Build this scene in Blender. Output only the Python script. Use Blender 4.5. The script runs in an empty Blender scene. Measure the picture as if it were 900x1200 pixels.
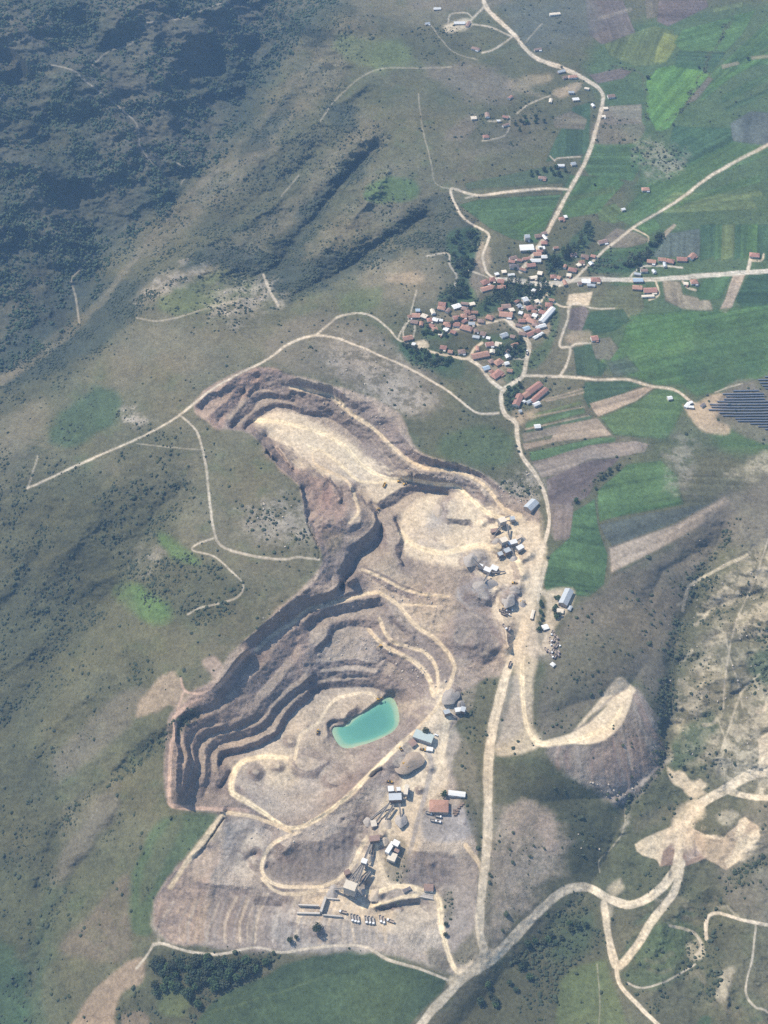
import bpy, math, random
import numpy as np
from mathutils import Vector, Matrix
random.seed(7); RNG = np.random.default_rng(7)
R = math.radians
SC = bpy.context.scene
COL = SC.collection

# ------------------------------------------------------------------ camera
CAM_H, DEP = 1300.0, 48.0
FPX = 600.0 / math.tan(R(21.0))          # focal length in photo pixels (photo 900 x 1200)
cam_d = bpy.data.cameras.new("camera"); cam = bpy.data.objects.new("camera", cam_d); COL.objects.link(cam)
cam.location = (0, 0, CAM_H); cam.rotation_euler = (R(90 - DEP), 0, 0)
cam_d.sensor_fit = 'VERTICAL'; cam_d.sensor_height = 24.0; cam_d.lens = 12.0 / math.tan(R(21.0))
cam_d.clip_start = 1.0; cam_d.clip_end = 60000.0
SC.camera = cam
cd, sd = math.cos(R(DEP)), math.sin(R(DEP))

# ------------------------------------------------------------------ survey grid
def grow(start, stop, first, ratio):
    out, s, x = [], first, start
    sign = 1 if stop > start else -1
    while (stop - x) * sign > 0:
        x += s * sign; out.append(x); s *= ratio
    return out
ST = 1.05
us = np.array(sorted(grow(-24, -900, 2.0, 1.07)) + list(np.arange(-24, 925, ST)) + grow(925, 1800, 2.0, 1.07))
vs = np.array(sorted(grow(-20, -700, 2.0, 1.06)) + list(np.arange(-20, 1222, ST)) + grow(1222, 1700, 2.0, 1.07))
NU, NV = len(us), len(vs)
U, V = np.meshgrid(us, vs)                # [row v, col u]
# direction of the sight line through each survey point
a_ = (U - 450.0) / FPX; b_ = (V - 600.0) / FPX
DX = a_; DY = cd - b_ * sd; DZ = -sd - b_ * cd      # forward*1 + right*a + down*b
def ground_xy(h):
    t = (h - CAM_H) / DZ
    return DX * t, DY * t
GX, GY = ground_xy(np.zeros_like(U))      # plan position on the level z = 0

# ------------------------------------------------------------------ noise
def _hash(ix, iy, seed):
    h = (ix.astype(np.int64) * 374761393 + iy.astype(np.int64) * 668265263 + seed * 1442695041) & 0xffffffff
    h = ((h ^ (h >> 13)) * 1274126177) & 0xffffffff
    return ((h ^ (h >> 16)) & 0xffff) / 65535.0
def vnoise(x, y, seed=0):
    ix = np.floor(x); iy = np.floor(y); fx = x - ix; fy = y - iy
    fx = fx * fx * (3 - 2 * fx); fy = fy * fy * (3 - 2 * fy)
    a = _hash(ix, iy, seed); b = _hash(ix + 1, iy, seed); c = _hash(ix, iy + 1, seed); d = _hash(ix + 1, iy + 1, seed)
    return (a + (b - a) * fx) * (1 - fy) + (c + (d - c) * fx) * fy
def fbm(x, y, wl, octv=4, seed=0, gain=0.5):
    s = 0.0; amp = 1.0; tot = 0.0
    for k in range(octv):
        ca, sa = math.cos(0.6 + k * 1.1), math.sin(0.6 + k * 1.1)
        xx = (x * ca - y * sa) / wl + 17.3 * k; yy = (x * sa + y * ca) / wl - 9.1 * k
        s = s + amp * (vnoise(xx, yy, seed + k) * 2 - 1); tot += amp; amp *= gain; wl *= 0.5
    return s / tot
def ridged(x, y, wl, octv=4, seed=0):
    s = 0.0; amp = 1.0; tot = 0.0
    for k in range(octv):
        ca, sa = math.cos(0.4 + k), math.sin(0.4 + k)
        n = vnoise((x * ca - y * sa) / wl + 3 * k, (x * sa + y * ca) / wl + 5 * k, seed + k) * 2 - 1
        s = s + amp * (1 - np.abs(n) * 2); tot += amp; amp *= 0.5; wl *= 0.5
    return s / tot

# ------------------------------------------------------------------ masks over the survey grid
def smooth(t):
    t = np.clip(t, 0, 1); return t * t * (3 - 2 * t)
def window(pts, pad):
    p = np.asarray(pts, float)
    i0 = np.searchsorted(vs, p[:, 1].min() - pad); i1 = np.searchsorted(vs, p[:, 1].max() + pad)
    j0 = np.searchsorted(us, p[:, 0].min() - pad); j1 = np.searchsorted(us, p[:, 0].max() + pad)
    return slice(max(i0, 0), max(i1, i0 + 1)), slice(max(j0, 0), max(j1, j0 + 1))
def catmull(pts, n=6, closed=False):
    p = [np.array(q[:2], float) for q in pts]
    if len(p) < 3: return np.array(p)
    m = len(p); out = []
    rng = range(m) if closed else range(m - 1)
    for i in rng:
        p0 = p[(i - 1) % m] if closed or i > 0 else p[0]
        p1 = p[i]; p2 = p[(i + 1) % m]
        p3 = p[(i + 2) % m] if closed or i + 2 < m else p[-1]
        for k in range(n):
            t = k / n
            out.append(0.5 * ((2 * p1) + (-p0 + p2) * t + (2 * p0 - 5 * p1 + 4 * p2 - p3) * t * t + (-p0 + 3 * p1 - 3 * p2 + p3) * t ** 3))
    if not closed: out.append(p[-1])
    return np.array(out)
WU = fbm(GX, GY, 24, 5, 91, .65) * 1.15; WV = fbm(GX, GY, 24, 5, 97, .65) * 1.15       # wobble for natural edges
def seg_dist(x, y, pts, closed=False):
    d2 = np.full(x.shape, 1e12)
    n = len(pts)
    for i in range(n if closed else n - 1):
        ax, ay = pts[i]; bx, by = pts[(i + 1) % n]
        ex, ey = bx - ax, by - ay; L = ex * ex + ey * ey + 1e-9
        t = np.clip(((x - ax) * ex + (y - ay) * ey) / L, 0, 1)
        d2 = np.minimum(d2, (x - ax - ex * t) ** 2 + (y - ay - ey * t) ** 2)
    return np.sqrt(d2)
def inside(x, y, pts):
    c = np.zeros(x.shape, bool); n = len(pts)
    for i in range(n):
        ax, ay = pts[i]; bx, by = pts[(i + 1) % n]
        if ay == by: continue
        hit = ((ay > y) != (by > y)) & (x < (bx - ax) * (y - ay) / (by - ay) + ax)
        c ^= hit
    return c
def poly_mask(pts, soft=2.0, warp=2.0, curve=True):
    pts = catmull(pts, 4, True) if curve else np.asarray(pts, float)
    sl = window(pts, soft + warp + 2)
    x = U[sl] + WU[sl] * warp; y = V[sl] + WV[sl] * warp
    d = seg_dist(x, y, pts, True); d = np.where(inside(x, y, pts), d, -d)
    return sl, smooth(0.5 + d / (2 * max(soft, 0.3)))
def line_mask(pts, width, soft=1.0, warp=0.6, curve=True):
    pts = catmull(pts, 5) if curve else np.asarray(pts, float)
    sl = window(pts, width + soft + warp + 2)
    x = U[sl] + WU[sl] * warp; y = V[sl] + WV[sl] * warp
    d = seg_dist(x, y, pts)
    return sl, smooth(0.5 + (width * 0.5 - d) / (2 * max(soft, 0.3)))
def full(slm):
    out = np.zeros_like(U); out[slm[0]] = slm[1]; return out
# ------------------------------------------------------------------ relief: surveyed spot heights
SPOTS = [  # photo pixel -> metres above the village
 (600,380,0),(700,300,0),(480,420,2),(300,420,2),(360,390,4),(850,480,-6),(850,300,2),(850,50,25),(700,100,8),(620,50,14),
 (760,200,4),(480,150,8),(440,30,10),(400,0,5),(400,120,-35),(540,100,10),(540,250,-4),(500,320,4),(470,290,-12),(560,200,2),
 (0,447,-205),(95,378,-192),(130,310,-182),(220,222,-164),(300,140,-146),(340,70,-128),(400,-20,-100),
 (0,0,-20),(150,0,-40),(250,0,-70),(320,0,-95),(0,200,-110),(70,100,-65),(60,300,-172),(150,150,-105),(220,120,-125),(-60,120,-50),
 (180,330,-55),(250,325,-32),(150,400,-90),(90,440,-140),(0,500,-155),(330,350,-35),(400,330,-30),(340,270,-95),(380,230,-60),(250,270,-112),(200,290,-132),
 (30,565,-120),(100,500,-75),(200,480,-18),(210,520,-18),(0,650,-165),(0,800,-205),(0,1000,-215),(0,1200,-220),(100,850,-140),
 (150,950,-105),(195,850,-34),(190,760,-36),(200,650,-34),(260,680,-14),(330,620,-8),(330,680,-14),(100,700,-140),(170,1040,-100),(100,1200,-165),(250,1180,-118),(260,960,-62),(180,1000,-80),
 (400,1150,-104),(520,1165,-96),(480,1210,-100),(565,1100,-82),(572,1000,-66),(572,900,-50),(605,740,-27),(612,680,-22),(630,620,-16),(632,560,-8),(605,480,0),
 (540,880,-52),(500,560,0),(470,480,4),(600,560,-8),(650,660,-16),(700,560,-8),(760,560,-10),(720,620,-12),
 (650,820,-34),(700,720,-18),(760,660,-22),(720,790,-26),(800,600,-14),(700,860,-70),(640,900,-62),(620,1000,-78),(690,960,-84),
 (835,650,-38),(800,720,-50),(782,850,-72),(735,945,-90),(700,1020,-104),(860,760,-42),(900,640,-18),(900,850,-40),(850,950,-74),(790,980,-88),
 (740,900,-76),(760,1000,-98),(690,1045,-104),(780,1040,-96),(720,1130,-110),(640,1090,-112),(580,1170,-112),(600,1200,-116),(850,1080,-92),(850,1160,-88),(900,1000,-62),(780,1180,-104),
 (-900,-700,120),(200,-700,140),(900,-700,200),(1800,-700,420),(-900,300,0),(-900,1000,-160),(-900,1700,-200),(450,1700,-150),(1800,1700,-40),(1800,600,80),(1200,300,20),(1200,900,0),(-300,600,-230),(-300,100,-20),(450,-250,60),(900,-250,70),(0,-250,30),
]
SP = np.array(SPOTS, float)
def squash(u, v):                          # bring the outer margin nearer, so that the fit stays calm
    return u / 100.0, v / 100.0
pu, pv = squash(SP[:, 0], SP[:, 1])
K = lambda r2: np.sqrt(r2 + 0.30 ** 2)
A = K((pu[:, None] - pu[None]) ** 2 + (pv[:, None] - pv[None]) ** 2)
n_ = len(SP)
M_ = np.zeros((n_ + 1, n_ + 1)); M_[:n_, :n_] = A + np.eye(n_) * -0.02; M_[n_, :n_] = 1; M_[:n_, n_] = 1
wts = np.linalg.solve(M_, np.append(SP[:, 2], 0))
def spot_fit(u, v):
    x, y = squash(u, v); h = np.full(x.shape, wts[-1])
    for k in range(n_):
        h += wts[k] * K((x - pu[k]) ** 2 + (y - pv[k]) ** 2)
    return h
HB = np.empty_like(U)
cu = np.unique(np.concatenate([us[::5], us[-1:]])); cv = np.unique(np.concatenate([vs[::5], vs[-1:]]))
CU, CV = np.meshgrid(cu, cv); ch = spot_fit(CU, CV)
tmp = np.array([np.interp(us, cu, ch[i]) for i in range(len(cv))])
HB = np.array([np.interp(vs, cv, tmp[:, j]) for j in range(NU)]).T

def carve(pts, depth, width):              # valley (depth > 0) or ridge (depth < 0)
    sl = window(pts, width * 4)
    d = seg_dist(U[sl] + WU[sl] * 5, V[sl] + WV[sl] * 5, catmull(pts, 4))
    HB[sl] -= depth * np.exp(-(np.sqrt(d * d + 4) / width)) * smooth((width * 4 - d) / (width * 2))
for pts, dp, w in [
  ([(20,110),(70,190),(110,280),(125,330)], 22, 26), ([(100,20),(150,110),(200,205)], 20, 22), ([(255,-10),(250,60),(248,120),(240,185)], 17, 26), ([(330,-10),(300,50),(285,125)], 16, 20),
  ([(-20,220),(40,300),(85,365)], 18, 22), ([(0,0),(60,75),(130,140),(180,195),(195,222)], -20, 20), ([(280,-10),(215,50),(190,110),(210,190)], -18, 18), ([(-20,160),(50,240),(100,335)], -18, 20), ([(-40,300),(20,350),(55,405)], -14, 18), ([(-40,370),(10,400),(35,425)], 12, 16),
  ([(30,40),(90,60),(140,50)], 14, 12), ([(0,60),(60,140)], 20, 14),
  ([(440,175),(405,212),(355,272),(315,318),(240,330)], 26, 15), ([(500,255),(445,288),(400,318),(345,345)], 20, 11),
  ([(430,100),(370,140),(300,190)], -16, 12), ([(455,200),(420,250),(370,300)], -14, 10), ([(350,110),(310,150)], 14, 10),
  ([(390,60),(340,110),(290,165)], -12, 9), ([(380,170),(330,215),(270,260)], 14, 9), ([(350,215),(300,255),(240,285)], -12, 9),
  ([(230,300),(190,330),(140,345)], -10, 9),
  ([(215,570),(180,610),(140,680),(70,760),(0,860)], 34, 20), ([(230,830),(170,880),(110,925),(70,970),(45,1040)], 22, 13),
  ([(140,960),(90,1020),(55,1090),(35,1160)], 18, 12), ([(160,700),(110,790),(40,880)], -18, 14), ([(190,850),(130,900),(80,960)], -8, 9), ([(150,930),(100,985),(60,1050)], -10, 9),
  ([(60,600),(30,680),(-20,740)], 16, 14), ([(100,520),(60,560),(0,590)], 12, 12), ([(120,590),(70,660),(20,720)], -10, 12),
  ([(850,620),(832,655),(803,718),(786,770),(783,850),(772,905),(737,945),(720,985),(700,1025)], 17, 15),
  ([(910,690),(870,700),(825,715)], 10, 8), ([(910,745),(850,755),(795,775)], 10, 8), ([(905,660),(870,672),(835,680)], -7, 6), ([(905,720),(860,730),(810,745)], -8, 7),
  ([(880,800),(840,830),(795,850)], 10, 8), ([(860,790),(830,800),(800,815)], -7, 6), ([(830,640),(780,670),(760,700)], 5, 6),
  ([(700,700),(740,730),(785,775)], 7, 10), ([(680,740),(720,770),(780,810)], 6, 10), ([(740,680),(770,710),(795,735)], 6, 8),
  ([(690,1040),(645,1085),(605,1125),(560,1180),(520,1215)], 12, 16), ([(880,980),(830,1060),(805,1130),(815,1210)], 8, 11), ([(760,915),(720,940)], -6, 8), ([(790,960),(740,1000),(700,1050)], -6, 10),
  ([(830,1010),(790,1060),(750,1080)], 6, 9), ([(560,260),(545,300),(550,340)], 7, 10), ([(690,262),(655,310),(600,345),(560,370)], 3, 8),
]: carve(pts, dp * (((1.5 if min(q[0] for q in pts) > 225 and max(q[1] for q in pts) > 190 and pts[0] != (255,-10) else .9) if max(q[1] for q in pts) < 400 else .62) if w > 8 else .9), w * (1.0 if max(q[1] for q in pts) < 400 else 1.2))

wild = np.zeros_like(U)
for pts, w, s in [([(-900,-700),(380,-700),(400,10),(420,120),(440,200),(430,290),(330,350),(240,310),(150,340),(100,440),(0,500),(-900,560)], 1.0, 40),
                  ([(-900,500),(100,480),(180,600),(200,700),(170,830),(150,1000),(60,1220),(-900,1700)], 0.55, 30),
                  ([(400,0),(560,30),(600,150),(540,300),(440,330),(400,250)], 0.25, 30),
                  ([(830,640),(930,600),(1800,700),(1800,1200),(780,1200),(720,1100),(700,1000),(790,860)], 0.42, 25),
                  ([(640,780),(720,690),(830,600),(850,640),(790,780),(780,860),(700,1020),(600,950)], 0.22, 20)]:
    sl, m = poly_mask(pts, s, 10, False); wild[sl] = np.maximum(wild[sl], m * w)
HB += wild * (ridged(GX + WU * 9, GY + WV * 9, 150, 5, 11) * 17 + fbm(GX, GY, 260, 4, 21) * 14) + fbm(GX, GY, 130, 4, 31) * 1.6
# fall-line gullies on the wooded far side of the valley, and worn ribs in the eastern badlands
dsx, dsy = 0.62, -0.78
s1 = GX * dsx + GY * dsy; n1 = -GX * dsy + GY * dsx
wf = np.zeros_like(U); sl, m = poly_mask([(-900,-700),(330,-700),(400,0),(330,70),(290,140),(210,215),(120,300),(60,390),(-900,480)], 30, 10, False); wf[sl] = m
HB += wf * (ridged(s1 * .38 + WU * 12, n1 + WV * 12, 105, 5, 13) * 15)
wb_ = np.zeros_like(U); sl, m = poly_mask([(830,640),(930,600),(1800,700),(1800,1200),(780,1200),(720,1100),(700,1000),(790,860),(800,760)], 20, 10, False); wb_[sl] = m
HB += wb_ * ridged(GX * .8 + GY * .35 + WU * 8, GY * .7 - GX * .3 + WV * 8, 60, 4, 15) * 9
wl_ = np.zeros_like(U); sl, m = poly_mask([(-900,480),(60,500),(190,590),(200,700),(170,830),(150,960),(60,1220),(-900,1700)], 30, 10, False); wl_[sl] = m
HB += wl_ * ridged((GX * .8 + GY * .6) * .45 + WU * 10, GX * .6 - GY * .8 + WV * 10, 95, 4, 17) * 8
far = smooth((-20 - V) / 250.0); HB += far * fbm(GX, GY, 900, 5, 41) * 120

# ------------------------------------------------------------------ the quarry: crest and toe lines with their levels
QUARRY = [(228,478),(240,458),(262,444),(300,430),(345,440),(400,455),(440,468),(470,487),(492,530),(560,552),(600,580),(622,585),(636,612),(632,650),(618,690),(612,720),(600,760),(590,790),
          (560,800),(552,830),(530,850),(520,890),(545,920),(556,960),(560,1010),(556,1060),(560,1110),(540,1140),(500,1128),(430,1112),(370,1106),(330,1112),(270,1110),(196,1100),
          (182,1062),(210,1015),(248,985),(262,955),(215,948),(194,935),(194,880),(200,835),(225,812),(250,795),(270,768),(300,740),(330,712),(352,690),(378,660),(368,628),(356,598),(352,570),(325,545),(308,520),(290,506),(250,500)]
LV = []   # (points, level or levels)
def line(level, *pts): LV.append((pts, level))
# upper pit, western corner
line(3,(230,474),(242,463),(253,458),(263,452),(273,443),(287,437),(303,435)); line(-9,(238,478),(250,469),(263,464),(275,457),(287,454),(295,448),(303,441))
line(-9,(246,486),(255,478),(268,468),(272,461),(277,456)); line(-20,(256,495),(263,488),(275,481),(283,465),(287,458))
line(-12,(289,463),(291,458),(298,451),(308,448),(320,451),(333,452)); line(-20,(290,468),(296,460),(306,455),(319,457))
line(-20,(269,494),(278,483),(287,472),(297,462),(308,457.5),(320,460),(345,464.5)); line(-31,(273,502),(283,491),(293,483),(300,473),(313,465),(327,468),(347,470))
line(-31,(278,502),(288,491),(300,481),(310,477),(320,471),(337,472.5),(353,478),(370,483)); line(-41,(288,503),(295,496),(305,488),(313,483),(323,478),(340,479),(353,485),(370,489))
# upper pit, northern wall
line(None,(345,446),(365,450),(382,453),(397,456),(404,464),(417,469),(440,471),(445,487),(464,489),(468,506),(479,519),(490,531),(520,542),(547,549),(567,556),(584,570))
line([-11,-12,-14,-16,-17,-17,-18,-18],(340,453),(365,459),(392,466),(410,483),(437,501),(462,523),(490,543.5),(513,547),(537,551),(554,556),(572,566),(583,583))
line([-11,-12,-14,-16,-17,-17,-18],(340,456),(360,460),(390,470),(410,486),(437,504),(459,528.5),(486,549.5),(513,553.5),(535,557),(549,562),(561,571),(569,583))
line([-20,-23,-26,-28,-28,-27],(340,462),(357,466),(373,473),(385,478),(396,485),(410,495),(427,507),(438,518),(450,531),(460,542),(470,554),(482,562),(503,564),(527,567),(549,571),(560,580))
line([-31,-29,-28],(373,480),(390,484.5),(400,492),(412,498),(427,510)); line([-41],(373,488),(390,493),(403,501),(412,508),(425,519))
line([-41,-41,-42,-42],(330,500),(380,510),(420,540),(450,560),(480,566)); line(-42,(310,510),(350,530),(375,555),(405,575),(440,575)); line(-43,(440,588),(462,572),(484,563)) 
line([-42,-38,-32,-29],(487,565),(513,569),(540,573),(556,592),(575,602),(596,606))
line(-43,(442,590),(453,583),(468,573.5),(487,567),(495,568),(513,571),(523,574)); line(-56,(449,597),(462,592),(475,582),(485,577.5),(493,576),(503,578),(515,578),(524,580))
line([-56,-55,-52],(470,610),(490,625),(510,635)); line(-50,(480,600),(500,592),(512,598)); line([-52,-40,-32],(500,650),(530,640),(560,632),(585,625))
line([-33,-34],(522,606),(540,609),(552,608)); line([-42,-42],(520,614),(540,616),(550,616)); line(-32,(525,585),(545,590),(556,606)); line([-44,-40],(530,626),(545,630))
# the rib between the two pits and the reddish spoil west of it
line(-45,(436,590),(444,600),(452,606),(459,608),(466,622),(468,633),(463,640),(465,650),(472,660)); line(-55,(463,609),(470,624),(474,637),(470,652),(476,663))
line(-46,(440,604),(450,620),(455,640),(462,655))
line(-30,(426,590),(435,601),(440,611),(428,626),(418,633),(405,643),(402,656),(394,668),(386,680)); line(-58,(447,617),(445,632),(436,642),(426,647),(415,659),(412,670),(404,682),(398,690))
line(-30,(384,560),(394,572),(397,580),(402,592)); line(-38,(388,560),(402,578),(400,590)); line(-28,(410,570),(414,585),(423,600))
line(-40,(418,570),(424,582),(428,590))
line([-18,-16,-16,-18],(352,572),(362,595),(360,612),(372,640),(374,655)); line([-24,-20,-24],(380,565),(375,600),(385,625),(395,640))
line(-14,(312,530),(320,540),(330,548)); line(-30,(322,525),(333,540),(345,552)); line(-24,(326,524),(337,542),(343,549))
# the lower pit, northern benches
line(None,(330,712),(345,700),(360,690),(375,672)); line([-26,-24,-24,-26],(325,722),(338,713),(350,703),(365,698),(383,694),(400,685),(416,677)); line(-42,(327,728),(342,727),(355,716),(367,708.5),(382,708),(397,701),(413,691),(418,681))
line([-42,-43,-46,-50,-52,-50,-46,-43],(300,757),(327,735),(343,728),(360,713),(377,709),(398,703),(418,698),(440,693),(448,696),(468,709),(488,733),(505,744),(520,758),(530,774),(532,790))
line(-44,(355,730),(368,716),(377,713),(398,707.5),(425,701),(443,699)); line(-60,(360,738),(372,733),(378,724),(400,720),(425,713),(448,710))
line(-60,(362,745),(382,736),(395,725),(415,719),(430,720)); line([-60,-62],(370,757),(382,747),(387,733),(398,728),(413,725),(430,725),(437,728)); line(-71,(373,763),(389,749),(393,738),(405,734),(417,733),(435,736))
line(-74,(380,770),(400,765),(420,765)); line(-75,(372,778),(385,775),(403,773),(417,773),(427,776),(442,777)); line(-82,(375,784),(388,783),(403,780.5),(417,779.5),(427,782),(440,783))
line(-82,(373,788),(385,787),(403,786.5),(422,786),(440,790)); line(-90,(375,795.5),(388,795.5),(403,794),(421,793.5),(438,798))
line(-90,(362,801),(372,801),(380,799.5),(400,797.5),(420,796.5),(435,797.5),(450,803),(458,812)); line(-100,(365,811),(372,810),(381,808),(400,806.5),(420,805.5),(437,806.5),(451,813),(457,820))
# eastern ramps of the lower pit
line([-58,-60,-56,-52,-48],(440,720),(447,730),(455,745),(475,752),(490,758),(505,766),(512,778),(516,795),(514,810)); line([-66,-66,-62,-58,-52],(432,745),(447,758),(465,766),(482,772),(497,785),(506,800),(508,815))
line([-66,-66,-60],(450,753),(467,764),(480,768),(493,776)); line(-52,(452,700),(462,722),(476,735),(490,745)); line(-60,(460,730),(478,745))
line([-80,-82,-84],(450,790),(465,800),(475,812)); line([-78,-76],(455,775),(480,795),(490,812))
# the western wall
line(None,(203,835),(222,820),(245,808),(262,793),(275,777),(290,763)); line(None,(199,860),(201,880),(198,910),(200,930))
line([-38,-36,-34,-34],(205,927),(205,898),(208,883),(206,873),(203.5,857),(206,841),(223,829),(245,822.5),(255,813.5),(267,801),(272,789),(283,776),(297,766)); 
line([-50,-49,-48,-46,-44],(210,933),(212,917),(212.5,903),(213,890),(213,877),(208,866),(209,857),(213,847.5),(219,840),(233,835),(253,830),(262,823),(266,813),(277,803),(283,788),(294,773))
line([-50,-48,-44],(213,922),(216,900),(220,884),(216,872),(215.5,858),(222,847.5),(237,841),(262,830.5),(274,818),(290,799),(307,784),(320,764),(332,747),(345,738)); line([-64,-62,-60,-60],(217,925),(222,907),(226,893),(223.5,882),(222,869),(226,861),(235,853.5),(252,847.5),(270,843.5),(296,832),(300,814),(314,799),(336,772),(348,757))
line([-64,-62,-62],(222,924),(225,906),(229,894),(227,883),(225,870),(229,862.5),(237,856),(253,851),(272,846),(298,835),(306,821),(319,810),(340,782),(352,768)); line([-76,-74,-72],(228,936),(230,920),(233.5,903),(234,890),(232,881),(234,872),(246,861),(257,858),(284,851.5),(309,839),(319,824),(331,811),(342,801),(355,791),(362,784))
line([-76,-74,-72],(236,920),(241,908),(242,890),(240.5,881),(243,873),(259,861),(284,855),(309,844),(321,828),(333,815),(349,803),(361,793)); line([-86,-86,-84],(241,931),(246,917),(247.5,905),(248,893),(248,884),(258,872.5),(284,864.5),(312,852.5),(323,840),(331,829),(343,818.5),(358,806))
line([-86,-84],(256,908),(256,894),(256,883),(264,878),(284,872.5),(308,864),(322,855.5),(328,845),(335,833),(346,822),(360,809.5)); line([-98,-97],(258,896),(259,890),(271,884.5),(288,879.5),(311,872),(325,862),(340,842),(349,831),(361,822),(378,812))
line(-86,(266,903),(257,919)); line(-94,(271,905),(259,923))
# floors, lake shore, southern side
line(-100,(385,815),(410,812),(430,815),(443,824)); line(-104.2,(446,821),(460,817),(466,832),(467,849),(455,861),(430,871),(410,877),(398,874),(389,862),(385,850),(392,847),(400,852),(412,842),(425,834)) 
line(-97,(383,862),(382,850),(390,842),(402,843),(410,832),(416,829)); line(-99,(372,830),(380,840),(378,858)); line([-97,-96,-92],(300,885),(330,870),(360,850)); line([-92,-90],(310,895),(335,895),(355,885)); line([-90,-86,-82],(340,915),(360,905),(385,892))
line([-44,-48,-56,-62,-66,-72,-74,-72,-74],(530,792),(512,826),(490,852),(468,872),(435,905),(400,938),(360,963),(335,968),(310,951),(290,937),(268,927)); line([-92,-88,-88],(270,915),(280,900),(300,892))
line([-82,-84],(283,925),(290,915),(310,922)); line([-84,-80],(350,930),(390,925),(420,905)); line([-62,-60],(433,915),(455,896)); line([-70,-68],(434,900),(452,884)); line([-72,-70],(436,910),(448,902))
line([-72,-68,-64],(262,950),(300,955),(330,972)); line(None,(196,940),(215,947),(262,950))
# benches on the eastern side between the pits
line([-46,-42,-38],(430,664),(452,674),(472,685),(500,694),(518,697)); line([-54,-52],(420,668),(440,682),(460,694),(480,702)); line([-44,-44],(445,655),(470,672),(500,690)); line([-52,-44,-38],(468,709),(490,711),(520,716),(545,713))
line(-34,(545,712),(565,730),(576,745),(580,762)); line([-44,-42],(520,725),(530,745),(545,765)); line([-22,-22],(560,700),(580,710),(590,730),(596,760)); line([-40,-38],(550,782),(568,774),(582,766))
line([-46,-40,-34],(550,680),(555,665),(572,655)); line(-28,(590,650),(600,680),(596,710)); line(-24,(612,640),(608,690)); line(-26,(580,640),(600,620),(620,610))
# the southern yards and dumps
line(-54,(505,850),(520,845),(535,836)); line([-56,-60,-64,-68],(490,870),(480,900),(468,925),(450,960),(440,990)); line([-58,-62],(510,890),(500,920),(495,950)); line(-60,(515,935),(540,940),(545,965)); line(-62,(490,975),(520,985),(548,1000))
line(-62,(487,998),(510,998),(530,1003)); line([-78,-77,-76],(470,1035),(490,1036),(512,1035)); line([-78,-78,-80,-86,-92],(450,1040),(485,1045),(508,1043),(517,1060),(518,1095),(530,1130))
line([-66,-64,-66],(332,998),(352,985),(375,985),(395,972),(405,960)); line([-80,-80,-78,-76],(312,1015),(322,1028),(350,1033),(380,1030),(400,1018),(414,1000),(417,985)); line(-64,(360,968),(385,955),(403,958)); line([-66,-68],(345,975),(332,990))
line([-76,-80,-80],(318,1000),(308,1020),(322,1036),(350,1042),(380,1038)); line([-68,-70],(275,975),(300,968),(320,975)); line([-74,-72],(290,990),(310,985)); line([-82,-84],(300,1030),(290,1010),(300,1000))
line([-74,-78],(430,960),(420,1000),(410,1035)); line(-84,(350,1058),(375,1052),(410,1052),(440,1060),(470,1066)); line(-85,(345,1075),(375,1076),(405,1072),(440,1082),(462,1086))
line(-86,(340,1080),(372,1086),(410,1082),(430,1090),(460,1092)); line(-88,(480,1060),(500,1070),(500,1100)); line([-80,-79],(440,1062),(465,1055),(490,1052)); line(-88,(445,1066),(470,1062),(490,1058))
line(None,(196,1098),(240,1107),(290,1110),(330,1111),(370,1105),(430,1111),(500,1127)); line([-68,-72,-76],(262,960),(245,985),(228,1005)); line([-78,-84],(240,1035),(280,1038),(310,1040)); line([-86,-86],(245,1050),(285,1048),(312,1050)); line(-92,(300,1060),(330,1062))

# relax the surface between those lines (a stretched membrane), coarse to fine
qu0, qv0, qs = 184.0, 420.0, 0.9
QW, QH = int((664 - qu0) / qs), int((1160 - qv0) / qs)
gu = qu0 + np.arange(QW) * qs; gv = qv0 + np.arange(QH) * qs
def sample_grid(F, u, v):
    i = np.clip(np.searchsorted(vs, v) - 1, 0, NV - 2); j = np.clip(np.searchsorted(us, u) - 1, 0, NU - 2)
    fv = (v - vs[i]) / (vs[i + 1] - vs[i]); fu = (u - us[j]) / (us[j + 1] - us[j])
    return (F[i, j] * (1 - fu) + F[i, j + 1] * fu) * (1 - fv) + (F[i + 1, j] * (1 - fu) + F[i + 1, j + 1] * fu) * fv
GUq, GVq = np.meshgrid(gu, gv)
base_q = sample_grid(HB, GUq, GVq)
qin = inside(GUq, GVq, catmull(QUARRY, 4, True))
fix = ~qin; val = np.where(fix, base_q, 0.0)
for pts, lev in LV:
    if lev is not None:
        vm_ = sum(q[1] for q in pts) / len(pts); kk = float(np.interp(vm_, [560, 680, 890, 970], [.74, .80, .80, 1.0]))
        lev = [l * kk for l in (lev if isinstance(lev, list) else [lev])]
    c = catmull(pts, 8); seg = np.r_[0, np.cumsum(np.hypot(*np.diff(c, axis=0).T))]
    s = np.arange(0, seg[-1], 0.4); x = np.interp(s, seg, c[:, 0]); y = np.interp(s, seg, c[:, 1])
    if lev is None: hh = sample_grid(HB, x, y)
    else:
        lv = np.atleast_1d(np.array(lev, float)); hh = np.interp(s / max(seg[-1], 1), np.linspace(0, 1, len(lv)), lv) if len(lv) > 1 else np.full(len(s), lv[0])
    j = np.clip(((x - qu0) / qs + 0.5).astype(int), 0, QW - 1); i = np.clip(((y - qv0) / qs + 0.5).astype(int), 0, QH - 1)
    fix[i, j] = True; val[i, j] = hh
def relax(h, fix, val, n):
    for _ in range(n):
        p = np.pad(h, 1, mode='edge')
        h = np.where(fix, val, 0.25 * (p[:-2, 1:-1] + p[2:, 1:-1] + p[1:-1, :-2] + p[1:-1, 2:]))
    return h
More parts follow.
